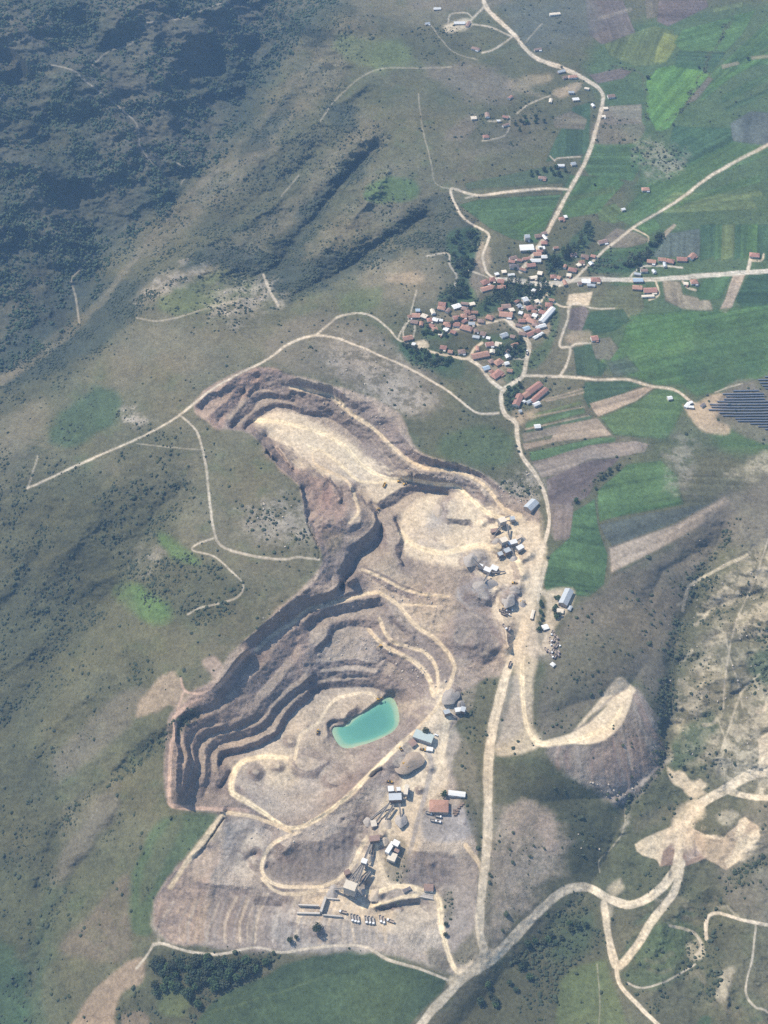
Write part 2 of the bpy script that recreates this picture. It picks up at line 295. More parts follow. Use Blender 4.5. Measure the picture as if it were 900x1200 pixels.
def coarse(fix, val, f):
    H2, W2 = -(-fix.shape[0] // f), -(-fix.shape[1] // f)
    fp = np.zeros((H2 * f, W2 * f)); vp = fp.copy(); fp[:fix.shape[0], :fix.shape[1]] = fix; vp[:fix.shape[0], :fix.shape[1]] = val * fix
    cnt = fp.reshape(H2, f, W2, f).sum((1, 3)); sm = vp.reshape(H2, f, W2, f).sum((1, 3))
    return cnt > 0, np.where(cnt > 0, sm / np.maximum(cnt, 1), 0)
hq = None
for f in (32, 16, 8, 4, 2, 1):
    fx, vl = coarse(fix, val, f) if f > 1 else (fix, val)
    if hq is None: hq = np.where(fx, vl, -50.0)
    else:
        hq = np.repeat(np.repeat(hq, 2, 0), 2, 1)[:fx.shape[0], :fx.shape[1]]
        if hq.shape != fx.shape: hq = np.pad(hq, ((0, fx.shape[0] - hq.shape[0]), (0, fx.shape[1] - hq.shape[1])), mode='edge')
    hq = relax(hq, fx, vl, 160 if f > 1 else 90)
HH = HB.copy()
inb = (U > qu0) & (U < gu[-1]) & (V > qv0) & (V < gv[-1])
jx = fbm(GX[inb], GY[inb], 11, 3, 141, .7) * 1.7 + fbm(GX[inb], GY[inb], 46, 2, 145) * 1.5; jy = fbm(GX[inb], GY[inb], 11, 3, 143, .7) * 1.7 + fbm(GX[inb], GY[inb], 46, 2, 147) * 1.5
fi = np.clip((V[inb] + jy - qv0) / qs, 0, QH - 1.001); fj = np.clip((U[inb] + jx - qu0) / qs, 0, QW - 1.001)
ii, jj = fi.astype(int), fj.astype(int); fi -= ii; fj -= jj
HH[inb] = (hq[ii, jj] * (1 - fj) + hq[ii, jj + 1] * fj) * (1 - fi) + (hq[ii + 1, jj] * (1 - fj) + hq[ii + 1, jj + 1] * fj) * fi

# the dump east of the road: a level tip with a long outer slope
def mound(pts, top, run, relative=False, pw=1.0):
    """a heap: level 'top' inside pts, falling to the ground over 'run' pixels outside"""
    pts = catmull(pts, 4, True); sl = window(pts, run + 4)
    x = U[sl] + WU[sl] * 1.5; y = V[sl] + WV[sl] * 1.5
    d = seg_dist(x, y, pts, True); d = np.where(inside(x, y, pts), 0, d)
    k = np.clip(1 - d / run, 0, 1) ** pw
    HH[sl] = HH[sl] + k * top if relative else np.maximum(HH[sl], HH[sl] * (1 - k) + top * k)
mound([(636,874),(668,872),(702,871),(726,850),(742,815),(730,800),(698,824),(670,848)], -40, 64, False, 1.0)
# small heaps and banks (raised above the ground by 'top')
for c, rx, ry, top, run in [((556,655),6,5,9,14), ((585,640),4,3,6,8), ((470,893),10,6,7,10), ((560,690),8,6,9,16), ((545,745),14,12,9,16), ((565,760),10,8,6,12), ((604,690),3,3,5,9), ((612,672),3,3,5,8),
                            ((596,700),4,3,6,8), ((335,985),8,6,4,10), ((300,1000),8,8,5,14), ((524,592),4,5,5,10), ((360,895),14,8,5,12), ((395,912),12,8,5,10), ((413,608),10,7,7,14), ((388,608),10,6,6,14),
                            ((575,606),1.5,1.2,5,7),((566,612),1.2,1,4,6),((606,662),1.5,1.2,5,7),((613,655),1.2,1,4,6),((583,690),2,1.5,6,9),((572,702),2,1.5,5,8),((505,900),1.5,1.2,4,6),((492,925),1.5,1,4,6),((430,1030),1.5,1,5,7),((445,1048),1.5,1,4,6),((448,978),1.5,1,4,6),((423,985),2,1.5,5,8),((505,1012),1.5,1,3,6),((470,960),1.5,1,4,6),((530,812),3,2,6,9),((620,650),2,1.5,5,7),((592,700),2,1.5,6,9),((300,905),4,3,5,9),((325,898),3,2,4,8),((412,885),2,1.5,4,7),((340,868),3,2,4,7),((460,570),0,0,0,3)]:
    if top: mound([(c[0] + rx * math.cos(t), c[1] + ry * math.sin(t)) for t in np.linspace(0, 6.283, 10)[:-1]], top, run, True, 1.3)
# ------------------------------------------------------------------ what covers the ground (base colours)
C = dict(grass=(.072,.075,.041), olive=(.096,.090,.051), dry=(.14,.12,.078), brown=(.14,.118,.088), scrub=(.063,.063,.035), forest=(.034,.044,.034), lime=(.37,.315,.245),
         dust=(.47,.38,.265), sand=(.49,.395,.27), tan=(.36,.275,.185), pink=(.27,.18,.135), red=(.235,.14,.11), gravel=(.275,.24,.205), dgravel=(.20,.165,.137), rock=(.24,.188,.148), road=(.45,.38,.285),
         track=(.36,.31,.235), asph=(.45,.40,.325), g1=(.050,.092,.036), g2=(.062,.116,.038), g3=(.075,.145,.038), g4=(.036,.068,.033), g5=(.092,.115,.045), yel=(.15,.17,.05), plough=(.185,.15,.118), dplough=(.115,.09,.08),
         fallow=(.27,.21,.15), greyf=(.075,.085,.075), stone=(.34,.295,.24), pale=(.42,.36,.26))
COLR = np.zeros(U.shape + (3,)); ROCK = np.zeros_like(U); DENS = np.zeros_like(U); LAB = np.zeros(U.shape, np.int16)
NAMES = ['ground']
def mixc(sl, m, col):
    c = np.array(C[col] if isinstance(col, str) else col, float)
    COLR[sl] = COLR[sl] * (1 - m[..., None]) + c * m[..., None]
def area(col, pts, soft=2.0, warp=2.0, s=1.0, rock=None, dens=None, name=None, curve=True, mottle=0.0, vcol=None):
    if col == 'stone': soft, warp, mottle = soft * 2.2, warp * 2.5, max(mottle, .85)
    sl, m = poly_mask(pts, soft, warp, curve)
    k = m * s
    if mottle: k = k * np.clip(1 - mottle + mottle * 2 * NM[sl], 0, 1)
    mixc(sl, k, col)
    if rock is not None: ROCK[sl] = ROCK[sl] * (1 - m) + rock * m
    if dens is not None: DENS[sl] = DENS[sl] * (1 - m) + dens * m
    if name:
        NAMES.append(name); LAB[sl][m > 0.5] = len(NAMES) - 1
    return sl, m
def path(col, pts, width, soft=0.9, warp=0.8, s=1.0, name=None, verge=None):
    if verge:
        sl, m = line_mask(pts, width * 1.12 + 1.6, width * 0.2 + 1, 2.0); mixc(sl, m * 0.3, verge)
    cp = catmull(pts, 5); sl = window(cp, width + soft + warp + 3)
    d = seg_dist(U[sl] + WU[sl] * warp, V[sl] + WV[sl] * warp, cp); wv = width * (1 + .55 * (N2[sl] - .5) + .5 * (N1[sl] - .5))
    m = smooth(0.5 + (wv * .5 - d) / (2 * max(soft * .75, .3)))
    mixc(sl, m * s * (.72 + .28 * np.clip(NM[sl] * 1.6, 0, 1)), col)
    if width > 3: COLR[sl] *= (1 + (1 if width < 7 else .35) * m * (.13 * np.exp(-((d - width * .2) / (width * .1)) ** 2) - .12 * np.exp(-(d / (width * .12)) ** 2) - .10 * np.exp(-((d - width * .45) / (width * .12)) ** 2)))[..., None]
    ROCK[sl] *= (1 - m); DENS[sl] *= (1 - m)
    if name:
        NAMES.append(name); LAB[sl][m > 0.5] = len(NAMES) - 1
        ROADS.append((pts, width))
ROADS = []
N1 = fbm(GX, GY, 90, 5, 51) * 0.5 + 0.5; N2 = fbm(GX, GY, 22, 4, 61) * 0.5 + 0.5; NM = np.clip(fbm(GX, GY, 11, 4, 71, .7) * 2.2 + 0.42, 0, 1); N3 = fbm(GX, GY, 240, 4, 81) * 0.5 + 0.5
# open hillside: olive grass, drier crests, greener hollows
t = np.clip((N1 - 0.3) * 2.2, 0, 1)[..., None]
COLR[:] = np.array(C['grass']) * (1 - t) + np.array(C['olive']) * t
t = (np.clip((N3 - 0.45) * 3, 0, 1) * 0.6)[..., None]; COLR[:] = COLR * (1 - t) + np.array(C['dry']) * t
t = (np.clip((N2 - 0.55) * 3, 0, 1) * 0.3)[..., None]; COLR[:] = COLR * (1 - t) + np.array(C['g1']) * t
DENS[:] = 0.032

# far valley side: woodland with bare spurs
FOREST = [(-900,-700),(300,-700),(405,-10),(350,45),(310,110),(290,150),(215,225),(130,300),(95,378),(0,440),(-900,520)]
area('forest', FOREST, 14, 10, 0.8, dens=0.95, mottle=.35); sl_, m_ = poly_mask(FOREST, 14, 10, False); mixc(sl_, m_ * np.clip((N3[sl_] - .45) * 3, 0, 1) * .22, 'brown'); DENS[sl_] *= 1 - .25 * m_ * np.clip((N3[sl_] - .45) * 3, 0, 1)
for p, s in [([(30,50),(75,70),(130,150),(180,190),(170,120),(110,60),(60,20)], .55), ([(0,0),(60,10),(40,60),(0,60)], .5), ([(140,20),(230,10),(330,-20),(300,20),(200,35),(150,45)], .5), ([(0,160),(60,200),(110,280),(80,290),(20,220)], .35), ([(190,80),(240,170),(220,190),(180,110)], .35)]:
    area('brown', p, 14, 12, s * .5, mottle=0.5, dens=0.8)
# near side of the valley: spurs of dry grass, wooded hollows
area('scrub', [(95,378),(215,225),(300,140),(360,60),(405,0),(430,60),(400,120),(420,180),(440,260),(400,320),(330,345),(250,315),(170,340),(110,420),(0,490),(0,445)], 8, 8, 0.75, dens=0.75)
for p in [[(300,200),(340,150),(400,95),(440,40),(430,10),(400,20),(360,70),(310,130),(250,195),(150,290),(190,290)], [(330,245),(380,185),(430,135),(450,170),(400,215),(350,260),(280,310),(240,300)], [(430,210),(470,190),(480,240),(430,270),(370,310),(350,300),(400,250)]]:
    area('dry', p, 8, 10, 0.55, mottle=0.6, dens=0.4)
for p in [[(395,195),(432,180),(430,205),(395,225),(370,270),(345,310),(320,330),(330,290),(360,240)], [(320,130),(345,105),(330,150),(290,190),(285,170)], [(335,315),(400,295),(445,290),(470,300),(420,320),(370,345),(335,352)], [(490,245),(525,230),(560,275),(555,310),(525,305),(505,290),(470,290),(450,275)], [(60,330),(160,330),(220,325),(180,350),(110,410),(30,450),(0,440)], [(380,130),(410,120),(420,150),(395,150)], [(240,290),(330,300),(330,345),(280,320),(220,315)]]:
    area('forest', p, 7, 9, 0.7, dens=1.5)
# stream bed and valley track
path('dry', [(-40,470),(0,447),(60,410),(95,378),(130,340),(160,300),(205,245),(250,205),(300,180)], 8, 3, 3, .7)
area('dry', [(0,440),(90,372),(95,380),(60,412),(0,455)], 3, 3, .5)
# plateau rim with pale rock
area('dry', [(160,345),(190,322),(250,315),(245,325),(205,332),(175,360)], 5, 6, .7); area('stone', [(165,340),(210,318),(245,316),(220,325),(175,352)], 4, 8, .5, rock=.4)
area('g5', [(190,345),(250,322),(300,325),(290,350),(230,365),(190,365)], 6, 6, .6, dens=.25); area('stone', [(240,355),(300,325),(330,345),(290,370),(250,372)], 6, 9, .55, mottle=.7, rock=.4, dens=.45)
area('dry', [(150,385),(230,380),(320,385),(310,420),(240,440),(180,440),(130,450)], 12, 10, .55); area('g4', [(62,495),(110,455),(140,465),(135,495),(90,520),(62,518)], 6, 5, .7, dens=.2)
area('stone', [(145,482),(160,478),(170,500),(158,508)], 3, 4, .7, rock=.4, dens=.3); area('scrub', [(150,500),(210,515),(200,580),(170,600),(140,560)], 9, 9, .6, dens=.3); area('dry', [(0,510),(40,470),(60,480),(30,530),(0,560)], 8, 8, .5)
area('scrub', [(-300,560),(60,540),(150,600),(170,650),(120,720),(60,800),(10,900),(-300,950)], 20, 14, .55, dens=.55); area('g4', [(0,1000),(60,1040),(60,1120),(100,1200),(60,1260),(-200,1260),(-200,1000)], 16, 12, .45, dens=.5)
# terraced plots at the western edge
for k in range(11):
    path('scrub', [(2 + k * 3.2, 590 - k * 7.5), (22 + k * 3.0, 597 - k * 8)], 2.0, 1, .8, .8)
# bare limestone pasture above the quarry
area('brown', [(330,380),(400,370),(470,410),(520,455),(500,490),(450,470),(400,452),(340,435),(310,420)], 8, 7, .6); area('stone', [(400,400),(440,410),(500,450),(505,475),(480,488),(445,470),(400,440),(380,415)], 7, 8, .6, mottle=.8, rock=.35)
area('dry', [(440,310),(500,305),(520,330),(490,355),(430,345),(420,330)], 7, 6, .8); area('tan', [(455,322),(495,320),(492,332),(455,330)], 4, 5, .45)
area('g5', [(400,350),(445,335),(440,360),(405,365)], 5, 5, .5)
area('g1', [(515,515),(560,500),(600,510),(598,540),(560,545),(520,535)], 7, 5, .75); area('g4', [(460,400),(530,400),(545,440),(520,440),(480,425)], 6, 6, .6, dens=.5)
area('grass', [(490,495),(560,480),(600,490),(600,570),(520,540),(495,520)], 8, 7, .4)
# hillside west and south-west
area('scrub', [(0,600),(90,560),(190,590),(200,640),(140,680),(60,770),(0,850)], 12, 10, .8, dens=.42); area('scrub', [(150,640),(230,655),(290,690),(265,720),(200,730),(160,690)], 7, 8, .7, dens=.7)
area('stone', [(290,600),(330,585),(360,600),(358,640),(330,640),(295,620)], 6, 9, .5, mottle=.9, rock=.4, dens=.35); area('stone', [(150,650),(190,640),(180,665),(160,675)], 5, 8, .4, mottle=.8)
area('g3', [(183,625),(205,632),(232,655),(225,662),(200,650)], 5, 4, .55); area('g3', [(135,685),(165,688),(200,715),(190,732),(165,725),(140,705)], 6, 5, .6)
area('olive', [(120,720),(155,700),(155,760),(145,800),(80,860),(60,900),(20,880),(80,800)], 10, 8, .55, dens=.12)
area('brown', [(130,820),(170,800),(165,830),(120,880),(60,920),(70,880)], 7, 6, .6, dens=.1); area('scrub', [(145,760),(175,770),(180,800),(155,805)], 5, 6, .7, dens=.6)
area('brown', [(120,930),(140,945),(110,990),(65,1040),(60,1020),(90,970)], 6, 6, .6); area('dry', [(75,945),(130,915),(140,925),(95,960),(70,990)], 4, 4, .5); area('scrub', [(0,860),(60,900),(70,1000),(40,1100),(0,1200),(-300,1200),(-300,860)], 12, 10, .75, dens=.4)
area('g4', [(-60,1110),(20,1110),(30,1210),(-60,1230)], 8, 6, .6)
area('g1', [(190,960),(255,955),(245,985),(215,1015),(185,1070),(180,1095),(155,1090),(150,1040),(165,1000)], 4, 3, .55, name='field'); area('olive', [(200,962),(215,962),(185,1030),(165,1060),(168,1020)], 5, 4, .5)
area((.15,.115,.085), [(150,1025),(152,1060),(155,1110),(135,1130),(100,1125),(70,1110),(110,1065)], 6, 5, .55, name='field', mottle=.4)
area('olive', [(70,1120),(130,1130),(125,1150),(90,1200),(60,1210),(50,1150)], 6, 5, .6)
area((.235,.175,.12), [(150,1128),(172,1125),(168,1150),(142,1165),(136,1200),(130,1240),(60,1240),(90,1190),(110,1160)], 3, 3, .9, name='field')
area('scrub', [(172,1110),(230,1118),(300,1115),(330,1122),(290,1150),(240,1185),(215,1215),(140,1215),(140,1175),(170,1155)], 4, 5, .8, dens=.85)
area('g5', [(195,1160),(225,1160),(215,1190),(185,1185)], 4, 4, .5, dens=.1); area((.20,.15,.105), [(143,1190),(165,1185),(175,1200),(150,1215)], 3, 3, .6)
area((.046,.068,.034), [(430,1114),(455,1128),(523,1150),(470,1215),(465,1300),(200,1300),(230,1200),(262,1165),(310,1145),(340,1128),(395,1116)], 2.5, 2, .95, name='field', dens=0)
area((.056,.080,.036), [(440,1130),(490,1145),(470,1185),(400,1200),(300,1195),(340,1160)], 14, 8, .5); path('g5', [(250,1185),(320,1165),(390,1140)], 3, 2, 2, .4)
# fields round the village and to the east
def field(col, pts, s=.9, soft=.8, warp=.6, **k):
    s = min(1, s * 1.12)
    sl, m = area(col, pts, soft, warp, s, name='field', dens=k.pop('dens', 0.0), curve=k.pop('curve', False), **k)
    q = [on0(*p) for p in pts]; e = max(((q[i], q[(i + 1) % len(q)]) for i in range(len(q))), key=lambda t: math.hypot(t[1][0] - t[0][0], t[1][1] - t[0][1]))
    ex, ey = e[1][0] - e[0][0], e[1][1] - e[0][1]; L = math.hypot(ex, ey); n = (-GX[sl] * ey + GY[sl] * ex) / L + WU[sl] * 1.2; al = (GX[sl] * ex + GY[sl] * ey) / L
    st = (vnoise(n / 4.2, al / 160, 5) - .5) * .46 + (vnoise(n / 15, al / 260, 6) - .5) * .42 + (vnoise(n / 38, al / 90, 8) - .5) * .25
    COLR[sl] *= (1 + m * st)[..., None]
    edge = np.exp(-((m - .5) / .28) ** 2) * (m > .02); COLR[sl] *= (1 - .22 * edge)[..., None]
    return sl, m
def on0(u, v):
    a, b = (u - 450) / FPX, (v - 600) / FPX; t = CAM_H / (sd + b * cd); return a * t, (cd - b * sd) * t
area('grass', [(560,0),(700,60),(760,100),(740,260),(620,330),(560,250)], 20, 10, .5, dens=.07)
area('g1', [(690,60),(900,0),(1800,-100),(1800,430),(900,430),(820,460),(720,440),(680,380),(720,330),(740,180)], 12, 6, .7, dens=.02)
field('dplough', [(686,0),(730,0),(745,40),(738,48),(705,52),(690,40)], .75); field('dplough', [(772,0),(828,0),(830,8),(810,18),(783,31),(770,25)], .85); field('brown', [(755,-8),(772,-6),(770,20),(758,22)], .6)
field('g5', [(708,52),(765,30),(790,36),(775,75),(745,78),(715,65)], .8); field('yel', [(778,38),(795,42),(792,55),(780,73),(766,73),(770,55)], .7); field('g2', [(800,35),(885,12),(870,40),(850,60),(800,60),(790,50)], .7)
field('g3', [(758,95),(770,80),(812,72),(830,88),(800,125),(785,150),(770,155),(757,130)], .85); field('g2', [(835,85),(900,25),(930,20),(930,70),(870,80),(820,120)], .6); field('g4', [(795,60),(850,62),(835,85),(790,78)], .7)
field('dplough', [(690,88),(728,80),(740,84),(730,92),(700,98)], .8); field('dplough', [(802,122),(830,90),(836,92),(815,118)], .6); field('greyf', [(856,145),(880,130),(930,135),(930,170),(880,170),(858,165)], .85)
field('g4', [(790,148),(855,150),(860,168),(800,200),(790,190),(785,165)], .85); field('g2', [(668,205),(722,208),(732,214),(700,250),(662,256),(655,240)], .75); field('g1', [(690,168),(745,168),(760,195),(740,212),(690,205),(680,190)], .8); field('g4', [(672,125),(692,120),(690,180),(655,185),(640,190),(650,165)], .8)
field('plough', [(705,125),(752,122),(752,145),(702,146)], .6); field('brown', [(648,138),(670,130),(688,140),(685,152),(650,150)], .65); field('g4', [(545,215),(640,195),(672,205),(665,225),(600,235),(550,230)], .55)
field('olive', [(535,222),(660,215),(658,228),(560,232)], .6); field('g1', [(538,240),(560,234),(658,228),(650,245),(630,285),(600,280),(575,268)], .8); field('g3', [(600,265),(650,240),(640,265),(610,275)], .35)
field('g3', [(700,245),(720,238),(740,255),(720,262),(702,258)], .35); field('g2', [(722,255),(760,215),(860,165),(895,170),(800,230),(745,268)], .45)
field('g5', [(790,225),(880,228),(888,245),(780,250),(765,245)], .55); field('greyf', [(775,275),(820,268),(820,300),(770,302),(760,300)], .7)
for k, (x0, x1, c) in enumerate([(821,838,'g4'),(838,846,'g1'),(846,861,'g5'),(861,868,'g4'),(868,876,'g1'),(876,888,'g2'),(888,930,'g4')]): field(c, [(x0,264),(x1,262),(x1 + 1,300),(x0 - 1,306)], .8)
field('plough', [(707,280),(722,267),(745,272),(760,280),(756,285),(716,296)], .6); field('g2', [(740,262),(765,254),(775,266),(760,276)], .55); field('fallow', [(770,278),(790,262),(793,264),(775,283)], .7); field('g1', [(685,300),(712,290),(755,290),(750,318),(690,320)], .7, dens=.2)
for q, (x0, y0, x1, y1, w0, w1, col) in enumerate([(800,232,890,205,7,8,'g2'),(795,240,892,222,6,7,'g5'),(840,195,900,172,9,9,'g1'),(890,60,930,45,9,9,'g5'),(850,75,900,45,6,7,'g1'),(835,98,900,60,5,6,'g3'),(845,112,900,85,9,9,'g1'),(850,126,900,104,6,6,'g4'),(880,66,920,62,4,4,'fallow'),(845,76,865,72,5,3,'fallow'),(700,20,740,8,5,5,'brown'),(835,10,870,2,5,6,'g5'),(765,246,800,236,5,4,'g3'),(660,232,720,218,5,7,'g5'),(610,272,645,248,5,5,'g3'),(700,430,712,412,4,4,'g3'),(740,400,800,380,10,12,'g3'),(800,420,860,395,9,12,'g1'),(730,420,790,405,8,9,'g5'),(640,506,700,494,4,4,'plough'),(650,545,740,526,4,5,'dplough'),(720,600,800,585,6,6,'g3'),(760,490,800,470,8,8,'g5')]):
    field(col, [(x0, y0), (x1, y1), (x1 + 2, y1 + w1), (x0 + 1, y0 + w0)], .45)
# cemetery and scrub among the fields
area('stone', [(745,165),(775,165),(800,185),(795,200),(765,205),(745,190)], 4, 6, .35, mottle=.6, dens=.4); area('brown', [(700,140),(752,142),(745,166),(698,168)], 2, 2, .6, dens=.2)
area('brown', [(500,80),(560,75),(600,95),(600,120),(560,120),(520,100)], 8, 8, .7); area('brown', [(545,200),(570,180),(620,170),(640,150),(620,130),(580,150)], 10, 9, .45); area('g5', [(400,40),(460,50),(480,70),(430,80),(395,60)], 6, 6, .55); area('g2', [(428,222),(450,208),(485,212),(488,232),(450,238),(430,235)], 4, 3, .7, name='field'); area('g5', [(440,55),(478,48),(480,75),(440,82)], 5, 5, .5)
area('scrub', [(470,35),(540,30),(545,60),(490,65)], 6, 7, .6, dens=.4); area('scrub', [(600,120),(660,140),(600,165),(545,160),(560,130)], 7, 8, .45, dens=.3); area('brown', [(480,0),(560,-5),(600,5),(500,12)], 6, 6, .6); area('brown', [(520,160),(548,135),(560,140),(545,165)], 4, 4, .6)
area('greyf', [(590,5),(690,0),(690,45),(620,60),(600,30)], 10, 8, .6)
# east of the village
field('olive', [(696,335),(750,335),(755,360),(740,380),(690,362),(690,340)], .6); field('fallow', [(776,328),(797,330),(800,345),(832,352),(836,365),(800,362),(780,352)], .65, soft=1.5); field('g1', [(832,320),(858,322),(845,350),(820,352),(815,340)], .8); field('fallow', [(859,322),(874,320),(858,360),(851,367),(842,365),(850,350)], .9)
field('g4', [(878,322),(1000,318),(1000,365),(870,362),(862,350)], .85); field('g4', [(692,365),(730,362),(738,375),(720,388),(695,392),(682,388)], .75)
field('g2', [(738,370),(800,365),(900,358),(1000,360),(1000,420),(900,440),(860,455),(815,465),(800,450),(770,452),(730,438),(715,420),(730,395)], .75, soft=2, warp=2, mottle=.25); area('g4', [(800,430),(820,400),(870,380),(900,385),(890,430),(840,462),(810,462)], 9, 6, .5); area('g3', [(740,375),(820,368),(790,410),(745,410)], 10, 6, .35)
field('dplough', [(668,362),(685,358),(690,365),(682,388),(665,386)], .8); field('brown', [(692,398),(715,395),(725,408),(715,422),(698,420)], .65, soft=1.5); field('g4', [(672,408),(692,402),(698,420),(712,428),(705,441),(676,440)], .75); field('greyf', [(712,425),(735,418),(750,435),(720,442)], .5, soft=2)
field('g4', [(685,448),(740,445),(752,452),(720,466),(690,478),(684,465)], .8); field('fallow', [(691,473),(755,454),(769,453),(745,470),(701,488),(696,482)], .9); field('g2', [(770,455),(800,455),(805,470),(790,500),(780,515),(720,510),(703,489),(745,471)], .65, soft=2.5)
for p, c in [([(618,487),(680,470),(682,474),(620,492)], 'g5'), ([(616,494),(684,476),(686,484),(616,502)], 'g1'), ([(616,504),(688,486),(694,487),(690,494),(616,508)], 'g4')]: field(c, p, .7)
for p in [[(632,470),(682,456)], [(640,470),(684,460)], [(616,490),(684,477)], [(616,503),(690,487)]]: path('fallow', p, 2, .8, .5, .75)
field('fallow', [(657,498),(700,490),(717,510),(700,512),(650,518),(615,528),(612,520),(645,515)], .85); field('plough', [(612,508),(655,498),(656,508),(614,518)], .55); field('g1', [(620,530),(700,513),(722,513),(720,518),(690,522),(640,538),(622,540)], .75)
field('plough', [(623,542),(690,522),(745,517),(760,520),(755,530),(728,535),(690,538),(660,555),(635,560)], .9); field('dplough', [(640,562),(690,540),(727,536),(715,548),(700,560),(690,580),(672,592),(668,630),(650,632),(644,600)], .9); field('plough', [(645,590),(672,592),(670,632),(650,634),(642,620)], .5)
field('g2', [(700,575),(735,545),(775,540),(795,560),(800,590),(740,600),(702,612)], .7, soft=1.5, warp=1.2); field('g1', [(672,600),(697,585),(700,612),(703,625),(712,650),(708,685),(690,700),(640,692),(636,680),(645,650),(668,630)], .85)
field('greyf', [(703,615),(760,602),(830,590),(855,580),(840,590),(790,612),(720,640),(710,630)], .55); field('fallow', [(714,642),(790,615),(850,582),(856,590),(830,612),(760,650),(716,672)], .9, soft=2.5); field('brown', [(716,675),(765,650),(740,672),(712,690)], .6)
field('olive', [(760,515),(900,520),(1000,520),(1000,600),(860,580),(800,590),(790,550)], .6, soft=6, warp=5); area('g1', [(700,600),(760,520),(780,460),(900,480),(900,540),(830,530),(790,560)], 14, 7, .3); area('g2', [(835,500),(880,498),(900,510),(900,530),(850,528)], 7, 5, .6); area('stone', [(790,520),(815,515),(810,560),(785,575)], 6, 8, .4, mottle=.7); area('pale', [(870,545),(900,530),(930,530),(900,560),(850,560)], 5, 7, .45, mottle=.6)
area('brown', [(830,600),(900,560),(1000,560),(1000,640),(900,640),(850,640)], 10, 8, .7)
# hill between the road and the eastern ravine
area('brown', [(640,780),(665,720),(720,685),(770,650),(850,590),(860,630),(830,660),(800,720),(785,790),(780,850),(750,800),(720,800),(660,860),(632,860)], 9, 7, .75, dens=.12); area('grass', [(650,760),(700,740),(750,760),(700,800),(650,850)], 14, 10, .4)
area('scrub', [(800,690),(835,655),(845,680),(825,720),(800,760),(790,810),(775,860),(760,840),(780,780)], 6, 7, .7, dens=.7); area('dry', [(700,720),(740,700),(790,740),(780,780),(740,760)], 8, 8, .4)
# eastern badlands
area('dry', [(862,672),(905,640),(1100,620),(1100,960),(880,930),(840,900),(800,880),(790,830),(815,760),(830,700)], 20, 14, .65, dens=.14); area('pale', [(862,672),(905,640),(1100,620),(1100,960),(880,930),(840,900),(800,880),(790,830),(815,760),(830,700)], 16, 16, .5, mottle=.9); area('olive', [(850,760),(900,740),(900,800),(850,850),(820,830)], 12, 10, .45, dens=.2)
area('g4', [(790,870),(830,830),(840,860),(800,900),(780,905)], 6, 6, .6, dens=.3); area('g4', [(875,770),(905,760),(905,800),(880,790)], 5, 5, .6, dens=.6); area('scrub', [(800,740),(880,690),(900,700),(850,730),(815,770)], 5, 6, .5, dens=.5)
area('grass', [(735,930),(780,890),(810,935),(790,960),(740,985),(725,990)], 5, 5, .7, dens=.1); area('dry', [(745,960),(790,940),(800,950),(750,975)], 5, 5, .4)
area('grass', [(703,1030),(710,1000),(760,985),(785,1000),(780,1040),(730,1055)], 5, 5, .6, dens=.12); area('scrub', [(600,900),(660,890),(690,950),(705,1020),(670,1030),(665,980),(650,950),(600,940)], 7, 6, .5, dens=.12)
area('brown', [(850,970),(900,940),(1000,930),(1000,1070),(900,1085),(850,1060),(840,1010)], 9, 8, .6); area('scrub', [(790,1020),(840,1010),(845,1060),(800,1070)], 6, 7, .6, dens=.5)
area('scrub', [(520,1200),(600,1120),(640,1085),(700,1055),(715,1100),(700,1140),(660,1170),(640,1260),(500,1260)], 6, 6, .85, dens=.8); area('g4', [(640,1085),(690,1070),(690,1110),(650,1130)], 8, 7, .5)
area('g5', [(660,1145),(705,1125),(720,1160),(740,1215),(760,1300),(640,1300),(650,1200)], 4, 4, .7, dens=.05); area('g1', [(735,1110),(780,1080),(825,1090),(820,1130),(770,1160),(730,1150)], 6, 5, .5, dens=.15)
area('scrub', [(770,1160),(830,1090),(850,1100),(830,1220),(770,1240)], 7, 7, .6, dens=.6); area('pale', [(845,1140),(860,1135),(850,1175),(840,1170)], 3, 5, .5); area('pale', [(805,1105),(822,1100),(825,1120),(810,1125)], 2, 4, .7)
area('g4', [(820,1195),(832,1192),(830,1215),(815,1215)], 2, 2, .7)
# village plots
area('scrub', [(470,370),(540,355),(600,340),(660,330),(660,360),(640,380),(610,400),(620,440),(590,450),(550,420),(500,405),(475,395)], 6, 5, .75, dens=.2); area('tan', [(500,370),(550,362),(600,370),(640,362),(645,380),(600,385),(545,392),(515,385)], 4, 5, .25, mottle=.5)
area('tan', [(612,375),(640,375),(642,392),(620,398),(608,390)], 3, 3, .6, mottle=.3); area('tan', [(560,425),(600,425),(592,450),(575,448)], 4, 4, .45, mottle=.4); area('dplough', [(562,290),(548,320),(552,340),(565,340),(566,322)], 4, 3, .35)
area('brown', [(545,325),(565,322),(568,338),(552,345)], 3, 2, .6); area('tan', [(555,285),(575,290),(570,318),(560,312)], 3, 4, .5); area('dplough', [(560,345),(590,344),(588,352),(562,353)], 3, 3, .4); area('scrub', [(580,328),(640,326),(650,345),(600,358),(560,372),(556,362)], 4, 4, .7)
area('dust', [(667,345),(695,342),(690,358),(664,357)], 1.2, .8, .9, name='dirt_yard', curve=False); area('dust', [(484,402),(497,398),(503,406),(492,410),(483,407)], 1.5, 1, .8, name='dirt_yard')
area('tan', [(665,392),(690,388),(690,402),(666,404)], 3, 3, .5); area('tan', [(600,492),(630,478),(625,490),(612,496)], 3, 3, .6, mottle=.3); area('tan', [(600,475),(612,480),(612,498),(600,490)], 3, 3, .4)
